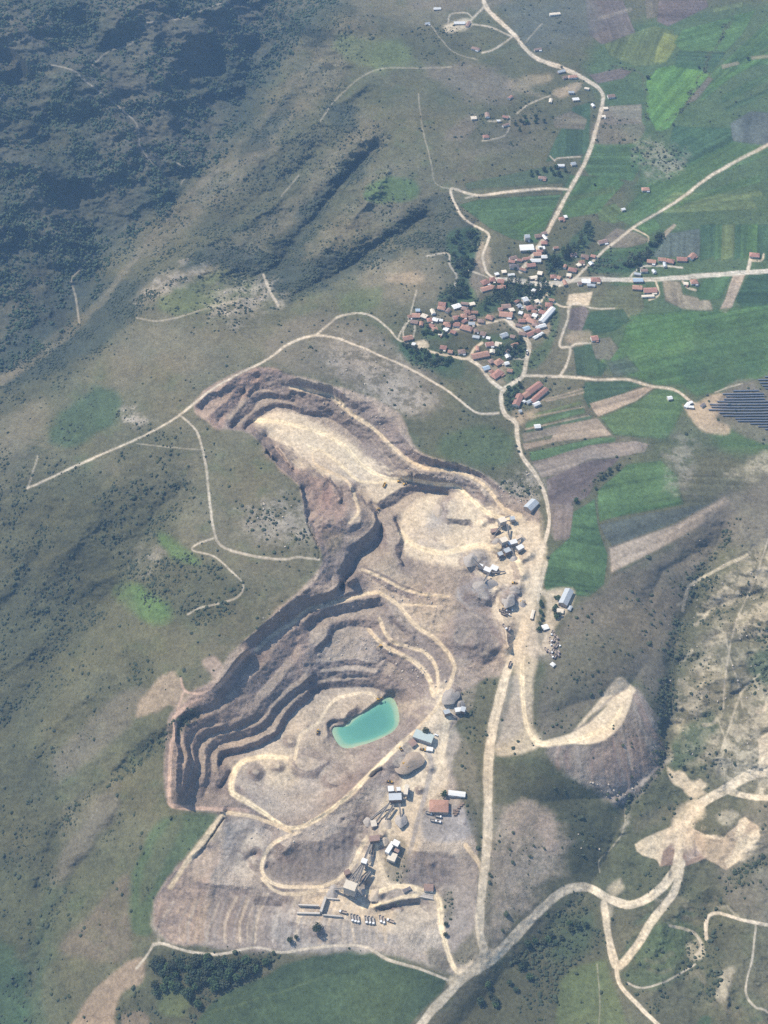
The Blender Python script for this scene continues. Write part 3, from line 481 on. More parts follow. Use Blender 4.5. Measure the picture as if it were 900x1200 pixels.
area('tan', [(590,100),(640,85),(645,95),(620,105),(650,115)], 4, 4, .35); area('tan', [(648,107),(676,96),(682,100),(660,115)], 2.5, 3, .6); area('pale', [(520,30),(548,22),(552,32),(528,38)], 2.5, 2, .8, name='dirt_yard')
for p_ in [[(578,332),(640,327),(650,338),(640,352),(604,355),(580,364),(560,372),(556,360),(578,345)], [(640,303),(660,292),(690,260),(695,280),(664,313),(642,322)], [(526,272),(562,268),(558,300),(550,328),(554,355),(526,362),(512,350),(538,325),(526,300)], [(690,303),(745,300),(775,270),(775,284),(757,310),(742,317),(700,320)], [(470,402),(500,411),(530,418),(525,432),(500,430),(475,420)], [(588,405),(612,398),(616,418),(596,422),(578,414)], [(594,450),(612,450),(607,472),(597,482),(592,466)]]:
    area('g4', p_, 3, 3, .8, dens=1.6)
for p_ in [[(500,380),(530,390),(522,398),(495,394)], [(545,330),(560,350),(550,362),(530,360)], [(560,395),(600,392),(590,402),(562,400)], [(600,425),(615,425),(610,445),(590,445)], [(640,345),(655,360),(650,400),(630,430),(618,430),(625,410),(645,390)]]:
    area('g1', p_, 3, 3, .6, dens=.35)
# ---------------- the quarry ground
area('rock', QUARRY, 2.5, 2.5, 1, rock=1.0, dens=0, name='quarry', curve=True)
QL = len(NAMES) - 1
area((.32,.27,.215), [(262,952),(340,972),(420,930),(470,870),(520,845),(560,900),(556,1010),(560,1110),(540,1142),(430,1114),(330,1114),(194,1102),(182,1062),(210,1015),(248,985)], 4, 4, .85, mottle=.2)
area((.30,.25,.20), [(280,890),(345,835),(400,806),(470,830),(470,870),(430,905),(360,960),(300,950)], 6, 5, .6)
area('pink', [(228,478),(240,458),(262,444),(300,430),(330,435),(310,450),(270,480),(262,500),(250,500)], 3, 3, .8); area('gravel', [(313,438),(345,442),(372,455),(345,458),(310,448)], 3, 3, .6)
area('dust', [(300,495),(325,482),(360,490),(400,510),(440,540),(480,560),(442,590),(420,565),(380,562),(345,545),(312,520)], 4, 3, .9, rock=.2, name='quarry_floor'); area('sand', [(300,490),(360,500),(400,515),(440,550),(420,552),(380,530),(330,508)], 6, 4, .6); area('gravel', [(355,530),(390,545),(430,562),(420,568),(385,552),(358,540)], 4, 3, .5)
area('tan', [(360,455),(410,478),(445,500),(480,540),(500,550),(470,558),(440,520),(400,490)], 6, 4, .7, mottle=.3); area('red', [(448,500),(470,520),(485,540),(470,530)], 4, 3, .35)
area('lime', [(487,548),(570,565),(580,585),(540,575),(490,562)], 4, 3, .5); area('pink', [(325,545),(352,568),(360,600),(372,640),(395,640),(405,600),(395,570),(370,555)], 5, 4, .7); area('red', [(372,575),(388,570),(388,592),(374,596)], 5, 3, .5); area('olive', [(378,625),(402,620),(398,645),(380,655)], 4, 4, .6, mottle=.4)
area('pink', [(310,512),(322,518),(345,545),(340,552),(318,540),(310,530)], 4, 3, .5); area('tan', [(418,565),(430,580),(440,605),(425,620),(415,600)], 4, 3, .5)
area('dust', [(470,605),(500,580),(545,578),(575,590),(600,600),(634,618),(634,650),(618,690),(606,740),(590,770),(578,730),(575,700),(560,690),(550,670),(500,660),(478,650),(470,630)], 4, 3, .95, rock=.15, name='quarry_yard')
area('sand', [(470,610),(490,600),(500,625),(540,630),(580,625),(610,612),(600,640),(560,636),(520,648),(488,640)], 6, 4, .7); area('gravel', [(480,625),(520,610),(525,625),(495,640)], 6, 4, .45); area('gravel', [(535,690),(545,685),(560,675),(575,685),(570,705),(555,712),(535,702)], 3, 2, .85); area('gravel', [(550,645),(570,650),(570,665),(555,665)], 4, 3, .5)
area('lime', [(556,655),(575,660),(570,680),(552,685)], 4, 3, .7); area('gravel', [(505,605),(518,590),(522,600),(515,612)], 3, 2, .6); area('gravel', [(600,690),(618,690),(612,712),(600,708)], 4, 3, .5); area('dust', [(440,590),(495,575),(480,600),(455,605)], 4, 3, .3)
area('tan', [(418,640),(450,640),(470,668),(500,690),(530,700),(540,735),(530,780),(505,745),(470,705),(440,688)], 5, 4, .55, mottle=.3); area('dgravel', [(535,715),(560,720),(585,740),(585,765),(560,775),(540,785),(530,750)], 5, 4, .8); area('tan', [(470,715),(515,712),(520,740),(490,735)], 5, 4, .4)
area('gravel', [(355,745),(385,735),(440,735),(455,760),(440,790),(380,800),(355,790)], 6, 4, .5); area('pink', [(310,735),(345,725),(360,750),(355,790),(330,760)], 6, 4, .4)
area('pink', [(197,930),(200,850),(225,812),(260,790),(300,745),(330,712),(345,720),(300,790),(240,850),(225,935)], 6, 4, .45, mottle=.3)
area('lime', [(275,890),(310,872),(345,835),(390,806),(440,806),(470,830),(470,870),(430,900),(380,935),(330,955),(280,930)], 6, 4, .55, rock=.5, mottle=.2); area('tan', [(335,840),(400,815),(440,812),(446,822),(410,836),(385,850),(380,880),(345,880)], 6, 4, .5); area('gravel', [(360,900),(400,890),(390,925),(360,930)], 6, 5, .5); area('red', [(400,910),(420,905),(418,925),(402,925)], 5, 4, .35)
area('sand', [(305,885),(340,880),(350,910),(330,925),(310,912)], 6, 4, .7); area('dgravel', [(275,890),(300,893),(310,910),(285,920)], 5, 4, .5); area('gravel', [(275,930),(320,945),(345,960),(400,925),(360,940)], 5, 4, .4)
area('dust', [(440,830),(480,820),(520,800),(535,830),(520,870),(525,920),(500,960),(490,1000),(480,1035),(440,1040),(420,1010),(432,970),(470,900),(500,850)], 4, 3, .9, rock=.15, name='quarry_yard'); area('pink', [(440,895),(470,905),(465,925),(445,915)], 5, 4, .5); area('gravel', [(520,815),(545,815),(540,835),(518,832)], 3, 2, .6)
area('dgravel', [(467,883),(492,895),(485,908),(466,912)], 4, 3, .5)
area('gravel', [(500,945),(545,945),(556,980),(520,985),(490,980)], 5, 3, .6, rock=.1); area('lime', [(490,975),(545,985),(555,1010),(500,1000)], 5, 3, .5); area('dgravel', [(487,1000),(535,1004),(532,1036),(478,1036),(475,1015)], 3, 2.5, .8, rock=.5); area('dgravel', [(540,1000),(560,1010),(560,1100),(530,1120),(520,1060)], 6, 4, .5, rock=.4)
area('dgravel', [(332,1000),(355,985),(378,987),(398,972),(415,965),(417,985),(402,1018),(380,1031),(345,1034),(322,1030)], 3, 2.5, .85, rock=.3); area('gravel', [(335,985),(385,960),(400,965),(375,985),(345,995)], 4, 3, .5, rock=.9); area('gravel', [(265,965),(310,962),(350,970),(325,990),(300,1015),(285,1030),(268,1020),(262,995)], 5, 4, .75, rock=.5); area('lime', [(285,985),(310,985),(300,1025),(280,1030)], 5, 3, .7, rock=.2)
area('dust', [(345,1048),(410,1045),(440,1055),(490,1050),(515,1050),(520,1070),(460,1095),(400,1078),(350,1085)], 4, 3, .8, rock=.15, name='quarry_yard'); area('lime', [(470,1070),(512,1062),(515,1110),(480,1115),(462,1095)], 6, 4, .6)
for pts, c, k in [([(184,1062),(210,1015),(248,985),(258,1000),(240,1040),(245,1100),(196,1100)], 'pink', .9), ([(245,1050),(300,1045),(320,1050),(330,1112),(245,1108)], 'dgravel', .6), ([(320,1050),(460,1095),(440,1112),(330,1112)], 'gravel', .75), ([(225,1000),(255,960),(262,965),(258,1000),(225,1040)], 'tan', .6)]:
    area(c, pts, 5, 4, k, rock=.35, name='spoil_slope')
area((.17,.145,.125), [(314,1014),(332,1000),(355,986),(378,988),(398,973),(414,966),(417,985),(402,1018),(380,1030),(345,1033),(322,1029)], 2.5, 2.5, .8); area((.175,.15,.13), [(489,1002),(510,999),(534,1004),(532,1034),(505,1037),(478,1036),(480,1015)], 3, 2.5, .75)
area((.25,.20,.16), [(245,1046),(300,1043),(322,1050),(332,1108),(245,1106)], 4, 4, .6); area((.29,.255,.215), [(322,1056),(345,1086),(400,1082),(458,1097),(440,1110),(332,1110)], 4, 4, .6); area((.31,.235,.17), [(186,1062),(212,1018),(248,988),(258,1000),(240,1042),(245,1102),(196,1098)], 5, 4, .7); area((.19,.145,.12), [(255,1050),(290,1048),(285,1095),(260,1095)], 8, 6, .5)
area((.25,.235,.225), [(500,948),(545,946),(556,972),(535,985),(496,982)], 4, 3, .7); area('lime', [(276,992),(290,975),(305,988),(300,1020),(285,1032),(272,1018)], 4, 4, .7); area((.175,.148,.128), [(268,1005),(278,985),(290,968),(300,966),(285,990),(274,1015)], 3, 3, .6); area((.17,.145,.13), [(303,1000),(325,982),(332,985),(315,1003),(303,1015)], 3, 3, .6)
area((.19,.16,.137), [(536,716),(562,720),(586,742),(584,764),(560,772),(541,782),(531,752)], 4, 4, .7); area((.19,.15,.12), [(470,655),(500,660),(545,668),(552,690),(520,688),(480,672)], 5, 5, .6, mottle=.6); area((.185,.15,.125), [(460,700),(490,735),(515,765),(528,790),(515,800),(490,760),(462,730)], 5, 5, .55, mottle=.5); area((.20,.16,.13), [(392,892),(428,896),(424,930),(384,934)], 5, 4, .6, mottle=.5); area((.20,.17,.145), [(340,870),(380,866),(385,885),(350,905)], 6, 5, .5, mottle=.5)
area((.23,.21,.19), [(500,606),(520,590),(528,604),(505,622)], 4, 4, .5); area((.24,.215,.19), [(490,640),(540,650),(530,640),(500,632)], 5, 5, .5); area((.235,.22,.21), [(536,692),(548,684),(562,676),(577,686),(571,706),(555,713),(537,703)], 2.5, 2, .75); area((.22,.205,.195), [(585,690),(600,684),(612,690),(606,712),(590,706)], 4, 4, .55); area((.225,.205,.19), [(556,640),(572,648),(572,664),(556,660)], 4, 4, .5)
area((.20,.165,.14), [(430,918),(452,896),(466,888),(460,905),(440,925)], 3, 3, .7); area((.215,.195,.175), [(440,1058),(490,1052),(478,1066),(446,1068)], 3, 3, .7)
for k in range(44):                                            # rills down the dump
    x = 190 + k * 6.2 + random.uniform(-3, 3); path(random.choice(['tan', 'lime', 'gravel', 'dgravel', (.16,.13,.11), 'dust']), [(x + 14, 1046 + abs(k - 20) * .6), (x + random.uniform(-1, 5), 1080), (x + random.uniform(-4, 4), 1104)], random.uniform(1.5, 4), 1.5, 2, .6)
SPO = np.zeros_like(U)
for p_ in [[(184,1062),(212,1018),(248,988),(262,1040),(340,1052),(350,1088),(458,1098),(440,1110),(330,1110),(196,1098)], [(645,876),(702,873),(728,850),(744,818),(775,880),(740,925),(705,935),(668,908)], [(316,1010),(335,1002),(378,988),(412,968),(416,985),(400,1017),(345,1032)], [(489,1004),(532,1006),(530,1034),(480,1034)]]:
    sl, m = poly_mask(p_, 4, 2); SPO[sl] = np.maximum(SPO[sl], m)
RUB = np.zeros_like(U)
for p_, k in [([(340,445),(400,452),(445,468),(490,530),(565,556),(590,582),(560,584),(505,562),(470,556),(430,515),(390,488),(340,480)], .8), ([(425,662),(475,672),(520,700),(540,712),(530,770),(505,760),(480,715),(440,690)], 1.0), ([(450,705),(500,760),(530,800),(500,830),(470,815),(440,790),(430,740)], .9), ([(355,735),(440,730),(450,780),(380,800),(352,785)], .7), ([(300,705),(350,690),(380,665),(372,700),(330,728),(305,745)], .9), ([(350,565),(405,570),(425,600),(400,650),(372,655),(358,610)], .9), ([(395,890),(430,895),(425,930),(380,935)], .8), ([(480,640),(545,640),(555,670),(520,690),(480,665)], .5), ([(535,715),(585,740),(580,770),(545,785)], .6), ([(230,455),(300,432),(345,445),(300,460),(262,500),(235,485)], .5), ([(320,985),(400,960),(410,985),(340,1000)], .6), ([(262,965),(345,968),(310,1000),(285,1000)], .5), ([(345,880),(385,860),(400,885),(360,915)], .5), ([(205,800),(300,740),(345,735),(300,820),(240,870),(215,930),(200,900)], .18)]:
    sl, m = poly_mask(p_, 5, 4); RUB[sl] = np.maximum(RUB[sl], m * k)
# lake shore
area('dgravel', [(382,845),(395,838),(402,848),(392,862),(384,860)], 2, 1.5, .7)
# other bare ground
area((.27,.205,.145), [(160,840),(170,815),(188,795),(203,788),(212,798),(222,815),(208,830),(196,826),(180,838)], 3, 5, .75, rock=.2, name='bare_ground'); area((.27,.20,.15), [(236,775),(252,770),(262,785),(258,800),(245,790)], 3, 3, .85)
area((.33,.265,.195), [(580,960),(605,940),(640,955),(665,985),(660,1020),(640,1035),(600,1080),(575,1110),(568,1060),(572,1000)], 13, 15, .8, rock=.3, dens=.05, mottle=.35); area((.33,.25,.19), [(590,948),(625,943),(650,965),(660,1000),(630,985),(600,970)], 8, 10, .6, mottle=.4); area('gravel', [(585,990),(640,1000),(630,1030),(590,1050)], 9, 8, .15, mottle=.6)
area('dust', [(606,770),(630,760),(625,800),(625,850),(635,872),(600,885),(580,882),(590,850),(600,810)], 3, 2, .7, rock=.1, name='quarry_yard'); area('gravel', [(588,800),(612,800),(615,850),(590,870),(582,868)], 5, 3, .5)
area('dust', [(610,690),(640,692),(672,690),(670,710),(650,735),(648,760),(630,768),(606,760)], 3, 2, .75, rock=.1, name='quarry_yard'); area('olive', [(630,700),(640,705),(638,740),(634,758),(628,740)], 2, 1.5, .8, dens=.6)
area('olive', [(535,820),(560,800),(585,795),(580,850),(568,920),(560,960),(545,940),(530,900),(540,860)], 4, 4, .75, rock=0, dens=.12); area('scrub', [(536,925),(552,930),(560,960),(565,1000),(556,985),(545,950)], 3, 2, .7, dens=.2); area('olive', [(632,590),(640,600),(636,660),(633,640)], 2, 1, .7)
area('stone', [(585,560),(632,555),(632,585),(600,592),(590,580)], 4, 5, .6, mottle=.5, rock=.4, dens=.4); area('scrub', [(440,1058),(468,1056),(466,1064),(440,1068)], 3, 3, .5, dens=.5); area('scrub', [(452,990),(475,985),(478,1030),(455,1030)], 4, 3, .5, dens=.4); area('scrub', [(518,1050),(530,1045),(530,1075),(520,1078)], 4, 3, .5, dens=.45)
area('olive', [(532,1115),(560,1085),(565,1115),(550,1130),(535,1130)], 4, 4, .7, dens=.4); area('scrub', [(505,1110),(530,1125),(520,1140),(500,1125)], 3, 3, .5, dens=.4); area('gravel', [(620,735),(645,735),(650,770),(622,770)], 5, 3, .4)
# the eastern dump
area((.215,.175,.142), [(640,875),(700,870),(738,820),(748,805),(765,840),(778,890),(760,920),(725,945),(700,925),(665,905)], 4, 5, .85, rock=.6, dens=.03, name='spoil_slope'); area('pink', [(690,900),(740,860),(760,900),(725,935)], 12, 8, .4); area('stone', [(748,810),(775,870),(778,885),(765,880),(750,840)], 4, 4, .5); area('stone', [(665,905),(720,945),(735,930),(700,905)], 6, 6, .45, mottle=.7)
for q in range(30):
    tt = random.random(); rim = catmull([(640,874),(668,872),(702,871),(726,850),(742,815),(738,804)], 10); foot = catmull([(640,890),(668,912),(705,940),(745,930),(776,890),(772,835)], 10); a_q = rim[int(tt * (len(rim) - 1))]; b_q = foot[int(tt * (len(foot) - 1))]; k0, k1 = random.uniform(.02, .3), random.uniform(.5, 1)
    path(random.choice(['dgravel', 'stone', 'gravel', 'pink', 'lime', 'red']), [tuple(a_q + (b_q - a_q) * k0), tuple(a_q + (b_q - a_q) * (k0 + k1) / 2 + np.array([random.uniform(-2, 2), 0])), tuple(a_q + (b_q - a_q) * k1)], random.uniform(1.2, 5), 1.8, 3, .33)
area('dust', [(664,866),(690,835),(722,796),(736,800),(744,812),(700,832),(680,852)], 2, 1.5, .85, name='dump_top'); area('sand', [(625,871),(640,868),(672,858),(700,838),(722,815),(734,808),(742,816),(728,850),(703,870),(668,873),(640,876)], 1.4, 1.5, .95, rock=0, name='dump_top'); path('dgravel', [(672,856),(688,848),(700,834),(714,819),(734,807)], 2.4, .8, 1.2, .75)
# eastern bare cuts
def cut(col, pts, s=.9, **k): return area(col, pts, 1.0, 1.8, s, rock=.25, dens=0, curve=False, **k)
cut('pink', [(787,969),(803,962),(811,971),(824,978),(830,1000),(827,1007),(804,1015),(793,1013),(773,1015),(769,1007),(775,990)], .75, name='bare_ground'); cut('sand', [(744,989),(751,984),(770,976),(787,969),(798,968),(792,985),(776,998),(773,1014),(769,1007),(753,1002),(746,997)], .85)
cut('tan', [(811,971),(824,978),(847,982),(864,967),(873,958),(889,969),(891,980),(880,995),(869,1007),(851,1020),(838,1012),(827,1007),(815,995)], .85, name='bare_ground'); cut('sand', [(866,962),(874,958),(878,964),(868,984),(861,980)], .9); cut('sand', [(889,972),(891,980),(869,1007),(853,1018),(849,1010),(860,1000),(863,985),(874,982)], .85); cut('dust', [(813,973),(826,979),(845,978),(848,981),(843,984),(822,981)], .9); cut('gravel', [(800,990),(812,985),(822,1000),(806,1010)], .4)
area('olive', [(815,965),(838,935),(880,945),(885,958),(872,956),(862,965),(847,980),(835,976),(822,974)], 2, 4, .7, mottle=.5, rock=.3); area('pale', [(840,955),(858,950),(868,957),(850,966)], 3, 5, .5)
for q in range(40):
    x, y = random.uniform(745, 890), random.uniform(965, 1015); path(random.choice(['tan', 'dust', 'gravel']), [(x, y), (x + random.uniform(5, 16), y - random.uniform(2, 10)), (x + random.uniform(12, 24), y - random.uniform(6, 16))], random.uniform(.8, 1.8), .6, 1.5, .3) if inside(np.array([x]), np.array([y]), [(744,989),(787,969),(811,971),(847,982),(889,969),(891,980),(851,1020),(769,1007)])[0] else None
area('sand', [(781,899),(790,904),(800,903),(812,916),(822,913),(830,921),(825,927),(829,932),(812,936),(800,925),(788,916)], 2, 3, .85); cut('sand', [(888,866),(900,858),(940,850),(940,905),(890,903)], .85); area('stone', [(740,925),(778,885),(786,880),(770,905),(738,950),(733,975),(730,970)], 2.5, 4, .75)
area('sand', [(712,1040),(728,1030),(730,1040),(720,1050)], 3, 3, .5); area('sand', [(858,1000),(880,975),(890,985),(872,1010)], 2, 2, .5); area('pale', [(705,1065),(718,1058),(715,1080)], 3, 3, .5); area('olive', [(868,920),(888,912),(885,930)], 2, 3, .7); area('stone', [(805,660),(875,655),(880,640),(830,665)], 3, 5, .3)
# colour by slope: darker brown on the steep faces, dust tone on the ledges
X0, Y0 = ground_xy(HH)
du = np.stack([np.gradient(X0, axis=1), np.gradient(Y0, axis=1), np.gradient(HH, axis=1)], -1); dv = np.stack([np.gradient(X0, axis=0), np.gradient(Y0, axis=0), np.gradient(HH, axis=0)], -1)
nn = np.cross(dv, du); nz = np.abs(nn[..., 2]) / (np.linalg.norm(nn, axis=-1) + 1e-9); steep = smooth((np.degrees(np.arccos(np.clip(nz, 0, 1))) - 15) / 20)
qm = full(poly_mask(QUARRY, 2.5, 2.5)); led = qm * (1 - smooth((np.degrees(np.arccos(np.clip(nz, 0, 1))) - 6) / 9)) * .22 * (V < 905)
for ch in range(3): COLR[..., ch] = COLR[..., ch] * (1 - led) + C['dust'][ch] * led
k_ = steep * qm * (.6 + .4 * NM)
for ch in range(3): COLR[..., ch] = COLR[..., ch] * (1 - k_ * .9) + (.185, .142, .118)[ch] * k_ * .9
YARDS = [[(300,495),(360,490),(440,540),(480,562),(440,590),(380,562),(320,520)], [(470,610),(500,582),(560,585),(634,618),(618,690),(590,770),(560,690),(480,650)], [(285,890),(350,840),(440,808),(470,840),(440,895),(370,950),(290,930)], [(440,850),(530,810),(520,920),(480,1035),(425,1010),(460,910)], [(345,1046),(510,1050),(520,1080),(460,1095),(350,1086)], [(500,945),(548,945),(560,1000),(490,1000)], [(590,800),(628,770),(628,850),(640,872),(590,882)], [(606,700),(660,692),(648,760),(606,765)], [(640,872),(700,845),(730,812),(722,845),(690,868)], [(320,985),(400,960),(400,1000),(330,1030),(280,1020)]]
for p_ in YARDS:
    pa = np.array(p_, float); lo, hi = pa.min(0), pa.max(0); n_t = int((hi[0] - lo[0]) * (hi[1] - lo[1]) / 220); main = math.atan2(*(pa[len(pa) // 2] - pa[0])[::-1])
    for _ in range(n_t):
        q = lo + (hi - lo) * RNG.random(2)
        if not inside(q[:1], q[1:], pa)[0]: continue
        a0 = main + RNG.normal() * .7; ln = RNG.uniform(8, 26); bend = RNG.normal() * .5
        pts = [tuple(q), (q[0] + math.cos(a0) * ln * .5, q[1] + math.sin(a0) * ln * .5), (q[0] + math.cos(a0 + bend) * ln, q[1] + math.sin(a0 + bend) * ln)]
        sl, m = line_mask(pts, RNG.uniform(.6, 1.6), .5, .4); COLR[sl] *= (1 + m * (RNG.choice([-.17, -.12, .12, .16])))[..., None]
for q in range(34):
    x, y = random.uniform(800, 930), random.uniform(640, 930)
    path(random.choice(['pale', 'pale', 'dust', 'olive', 'scrub', 'olive']), [(x, y), (x + random.uniform(-8, -2), y + random.uniform(3, 8)), (x + random.uniform(-18, -6), y + random.uniform(6, 16))], random.uniform(2, 6), 1.6, 4, .55)
def thicket(pts, width, dens, col='scrub', s=.6):
    cp = catmull(pts, 5); sl = window(cp, width * 2 + 8); d = seg_dist(U[sl] + WU[sl] * 6, V[sl] + WV[sl] * 6, cp); m = smooth((width * (.5 + N2[sl]) - d) / width + .35)
    mixc(sl, m * s * np.clip(NM[sl] * 1.8, .3, 1), col); DENS[sl] = np.maximum(DENS[sl], m * dens)
for p_, w_, k in [([(850,628),(832,655),(803,718),(786,770),(783,850),(772,890)], 9, 1.1), ([(772,905),(737,945),(720,985),(705,1015)], 5, .8), ([(905,1000),(850,1040),(822,1080),(808,1130),(815,1210)], 10, .9), ([(690,1050),(650,1095),(610,1135),(570,1190)], 14, 1.1), ([(215,575),(180,612),(140,682),(70,762),(0,862)], 15, 1.0), ([(230,835),(170,882),(110,927),(70,972),(45,1045),(20,1130)], 9, .9), ([(140,962),(90,1022),(55,1092),(35,1165)], 8, .9),
                  ([(437,178),(405,212),(355,272),(315,318),(245,335)], 11, 1.3), ([(500,255),(445,288),(400,318),(345,345)], 9, 1.2), ([(350,110),(310,150),(280,185)], 7, 1.1), ([(380,170),(330,215),(270,260),(230,290)], 7, 1.0), ([(60,600),(30,680),(-20,740)], 12, .8), ([(210,235),(130,310),(95,372),(30,425)], 12, .9), ([(900,700),(860,712),(820,728)], 4, .7), ([(880,800),(840,830),(800,850)], 5, .8), ([(905,745),(850,757),(800,775)], 4, .7), ([(640,150),(600,165),(560,170)], 5, .6), ([(862,12),(835,60),(800,125),(775,150),(755,190),(740,214)], 2.2, .9), ([(720,80),(752,88),(757,140)], 2, .8), ([(860,700),(850,850),(830,900)], 4, .4), ([(740,300),(690,322)], 3, .6), ([(672,590),(690,572),(702,556),(728,545)], 2.5, 1.0)]: thicket(p_, w_, k, 'scrub')
for q in range(26):                                            # low scarps and worn grass on the lower right slopes
    x, y = random.uniform(715, 890), random.uniform(1050, 1195); path(random.choice(['dry', 'pale', 'olive', 'g4', 'scrub', 'dry']), [(x, y), (x + random.uniform(4, 14), y + random.uniform(-8, 6)), (x + random.uniform(12, 28), y + random.uniform(-12, 10))], random.uniform(3, 9), 2.5, 6, .4)
# roads: main first
def road(pts, w, **k): path('road', pts, w * .86, name='dirt_road', verge='dry', **k)
def track(pts, w=2.6, col='track', **k): path(col, pts, w * .85, name='dirt_track', **k)
road([(640,-300),(580,-140),(562,-60),(566,-5),(575,15),(600,38),(625,66),(660,80),(690,95),(706,110),(704,130),(690,180),(672,215),(650,255),(634,285),(610,318)], 5.4)
path('asph', [(1500,290),(1100,312),(900,318),(840,322),(790,326),(740,328),(690,327),(660,330),(640,333),(615,330),(580,327)], 5.5, name='paved_road'); road([(900,170),(870,185),(830,208),(790,238),(745,265),(710,292),(688,312),(672,328),(655,335)], 3.6); track([(1300,60),(1000,130),(940,150),(900,170)], 3)
road([(665,222),(640,221),(600,224),(560,229),(535,222),(528,224),(534,240),(545,257),(570,272),(572,282),(566,300),(570,318),(580,327)], 3.4)
road([(590,371),(598,378),(612,392),(620,405),(617,422),(613,440),(600,450),(588,460),(590,483),(604,495),(606,510),(612,535),(630,560),(640,585),(643,615),(634,650),(628,680)], 5.6); road([(548,420),(563,430),(574,445),(590,457)], 4.8); track([(490,405),(505,412),(530,418),(548,420),(556,408),(565,402)], 3.4, 'dust'); track([(525,390),(545,383),(570,379),(592,374),(600,370)], 2.8, 'dust'); track([(595,420),(615,421)], 2)
road([(613,440),(650,441),(668,442),(700,445),(735,445),(760,452),(790,457),(808,470),(822,477)], 3.8); road([(656,441),(665,425),(668,408),(656,405),(665,375),(668,358),(680,355)], 3.4); track([(668,408),(676,403),(692,402)], 3, 'road'); track([(680,357),(700,362),(720,361)], 2); track([(644,330),(640,345),(655,358),(668,360)], 2.4, 'dust'); track([(648,333),(636,350),(628,365)], 2.6, 'dust')
road([(584,484),(560,484),(540,470),(520,455),(480,432),(440,414),(400,398),(370,393),(340,402),(315,420),(280,438),(250,455),(225,475),(205,490),(170,510),(120,532),(70,555),(32,572)], 2.7)
track([(370,393),(385,380),(400,370),(430,368),(455,385),(466,398),(478,402)], 2.4); track([(478,402),(472,390),(480,372),(488,340)], 1.8); track([(466,398),(470,388),(480,375),(486,382),(484,395)], 2); track([(560,229),(545,232)],2)
track([(210,486),(230,505),(240,540),(245,580),(250,620),(260,640),(290,650),(330,656),(350,653),(374,656)], 3.0); track([(250,631),(230,638),(226,645),(250,652),(270,668),(285,685),(278,700),(255,708),(235,712),(220,720)], 2.2); track([(160,520),(190,523),(235,527)], 1.4, s=.6); track([(32,572),(40,548),(44,535)], 2.6, s=.7)
track([(60,76),(85,82),(100,95),(130,118),(160,145),(164,170),(179,192)], 1.8, s=.6); track([(105,80),(125,62),(155,50),(165,28),(210,22),(260,3)], 1.6, s=.55); track([(205,190),(220,200),(212,216)], 1.4, s=.6); track([(-40,140),(0,115),(24,90)], 1.4, s=.5); track([(93,378),(88,345),(85,325),(110,300)], 2.4, s=.55)
track([(309,322),(316,340),(326,358)], 3.4, 'track'); track([(160,372),(190,376),(240,362),(285,350)], 2.0, s=.6); track([(375,142),(400,110),(440,82),(500,80),(530,78)], 1.6, s=.5); track([(330,230),(350,205)], 1.4, s=.5); track([(490,110),(495,150),(505,190),(510,215),(530,222)], 1.4, s=.5)
track([(606,133),(620,122),(645,112)], 1.6); track([(572,142),(585,142),(597,136),(592,158),(565,165)], 1.6, s=.8); track([(650,188),(655,185),(680,184)], 1.8); track([(645,183),(650,188)], 1.6); track([(615,50),(635,28)], 1.4, s=.6); track([(548,28),(567,8)], 2.6); track([(548,28),(575,32),(600,43)], 2); track([(525,30),(528,17),(545,15),(553,20)], 1.6); track([(600,44),(580,57),(565,62)], 2); track([(505,30),(530,60),(560,70)],1.2, s=.5)
track([(500,300),(525,297),(527,310),(535,322),(533,335)], 2.6); track([(545,316),(560,320),(572,325)], 2); path('asph', [(640,330),(620,352),(612,362)], 2.4); track([(742,268),(758,276),(760,283)], 2, 'dust'); track([(735,328),(752,313),(780,312),(800,314)], 2.2, 'asph'); track([(768,328),(772,345),(760,352)], 2.4, 'dust'); path('road', [(876,318),(880,302)], 4, name='dirt_road'); track([(880,305),(892,305),(895,298)], 2.4, 'dust'); track([(800,330),(806,337),(815,340)], 3, 'dust')
area('tan', [(808,478),(825,468),(845,460),(862,465),(840,490),(855,500),(850,510),(820,502),(800,475)], 2.5, 2, .85, name='bare_ground'); area('brown', [(850,455),(880,445),(900,460),(1000,470),(1000,540),(900,520),(860,505),(840,490)], 3, 3, .7, name='bare_ground'); track([(838,460),(850,455),(870,450)], 1.6)
# quarry haul roads
def haul(pts, w=5, col='sand', **k): path({'sand': (.58,.465,.30), 'dust': (.53,.43,.295), 'tan': (.49,.38,.245), 'pink': (.37,.26,.195)}.get(col, col), pts, w, soft=1.4, warp=1.2, name='haul_road', **k)
haul([(340,453.5),(365,458.5),(392,466),(410,484),(437,502),(462,525.5),(490,546),(513,550.5),(537,554),(556,561),(576,578),(590,596),(610,604)], 4.6, 'tan'); haul([(300,492),(330,495),(370,505),(400,520),(425,545),(450,560),(480,562),(510,567),(535,570),(552,585),(580,605),(610,606)], 5.5); haul([(362,523),(380,530),(400,545),(420,563),(448,565),(480,562)], 4); haul([(380,530),(368,528),(368,542),(385,552),(405,562),(415,580),(420,600),(410,612)], 3.6, 'tan')
haul([(205,845),(204,860),(200,880),(199,910),(198,932),(206,945),(262,948),(290,950)], 4.6, 'pink'); haul([(203,842),(222,823),(247,811),(264,796),(277,780),(290,766),(305,757)], 4.6, 'pink'); haul([(212,795),(218,810),(235,812),(250,808)], 2.6, 'pink'); haul([(215,812),(210,825),(206,840)], 2.4, 'pink')
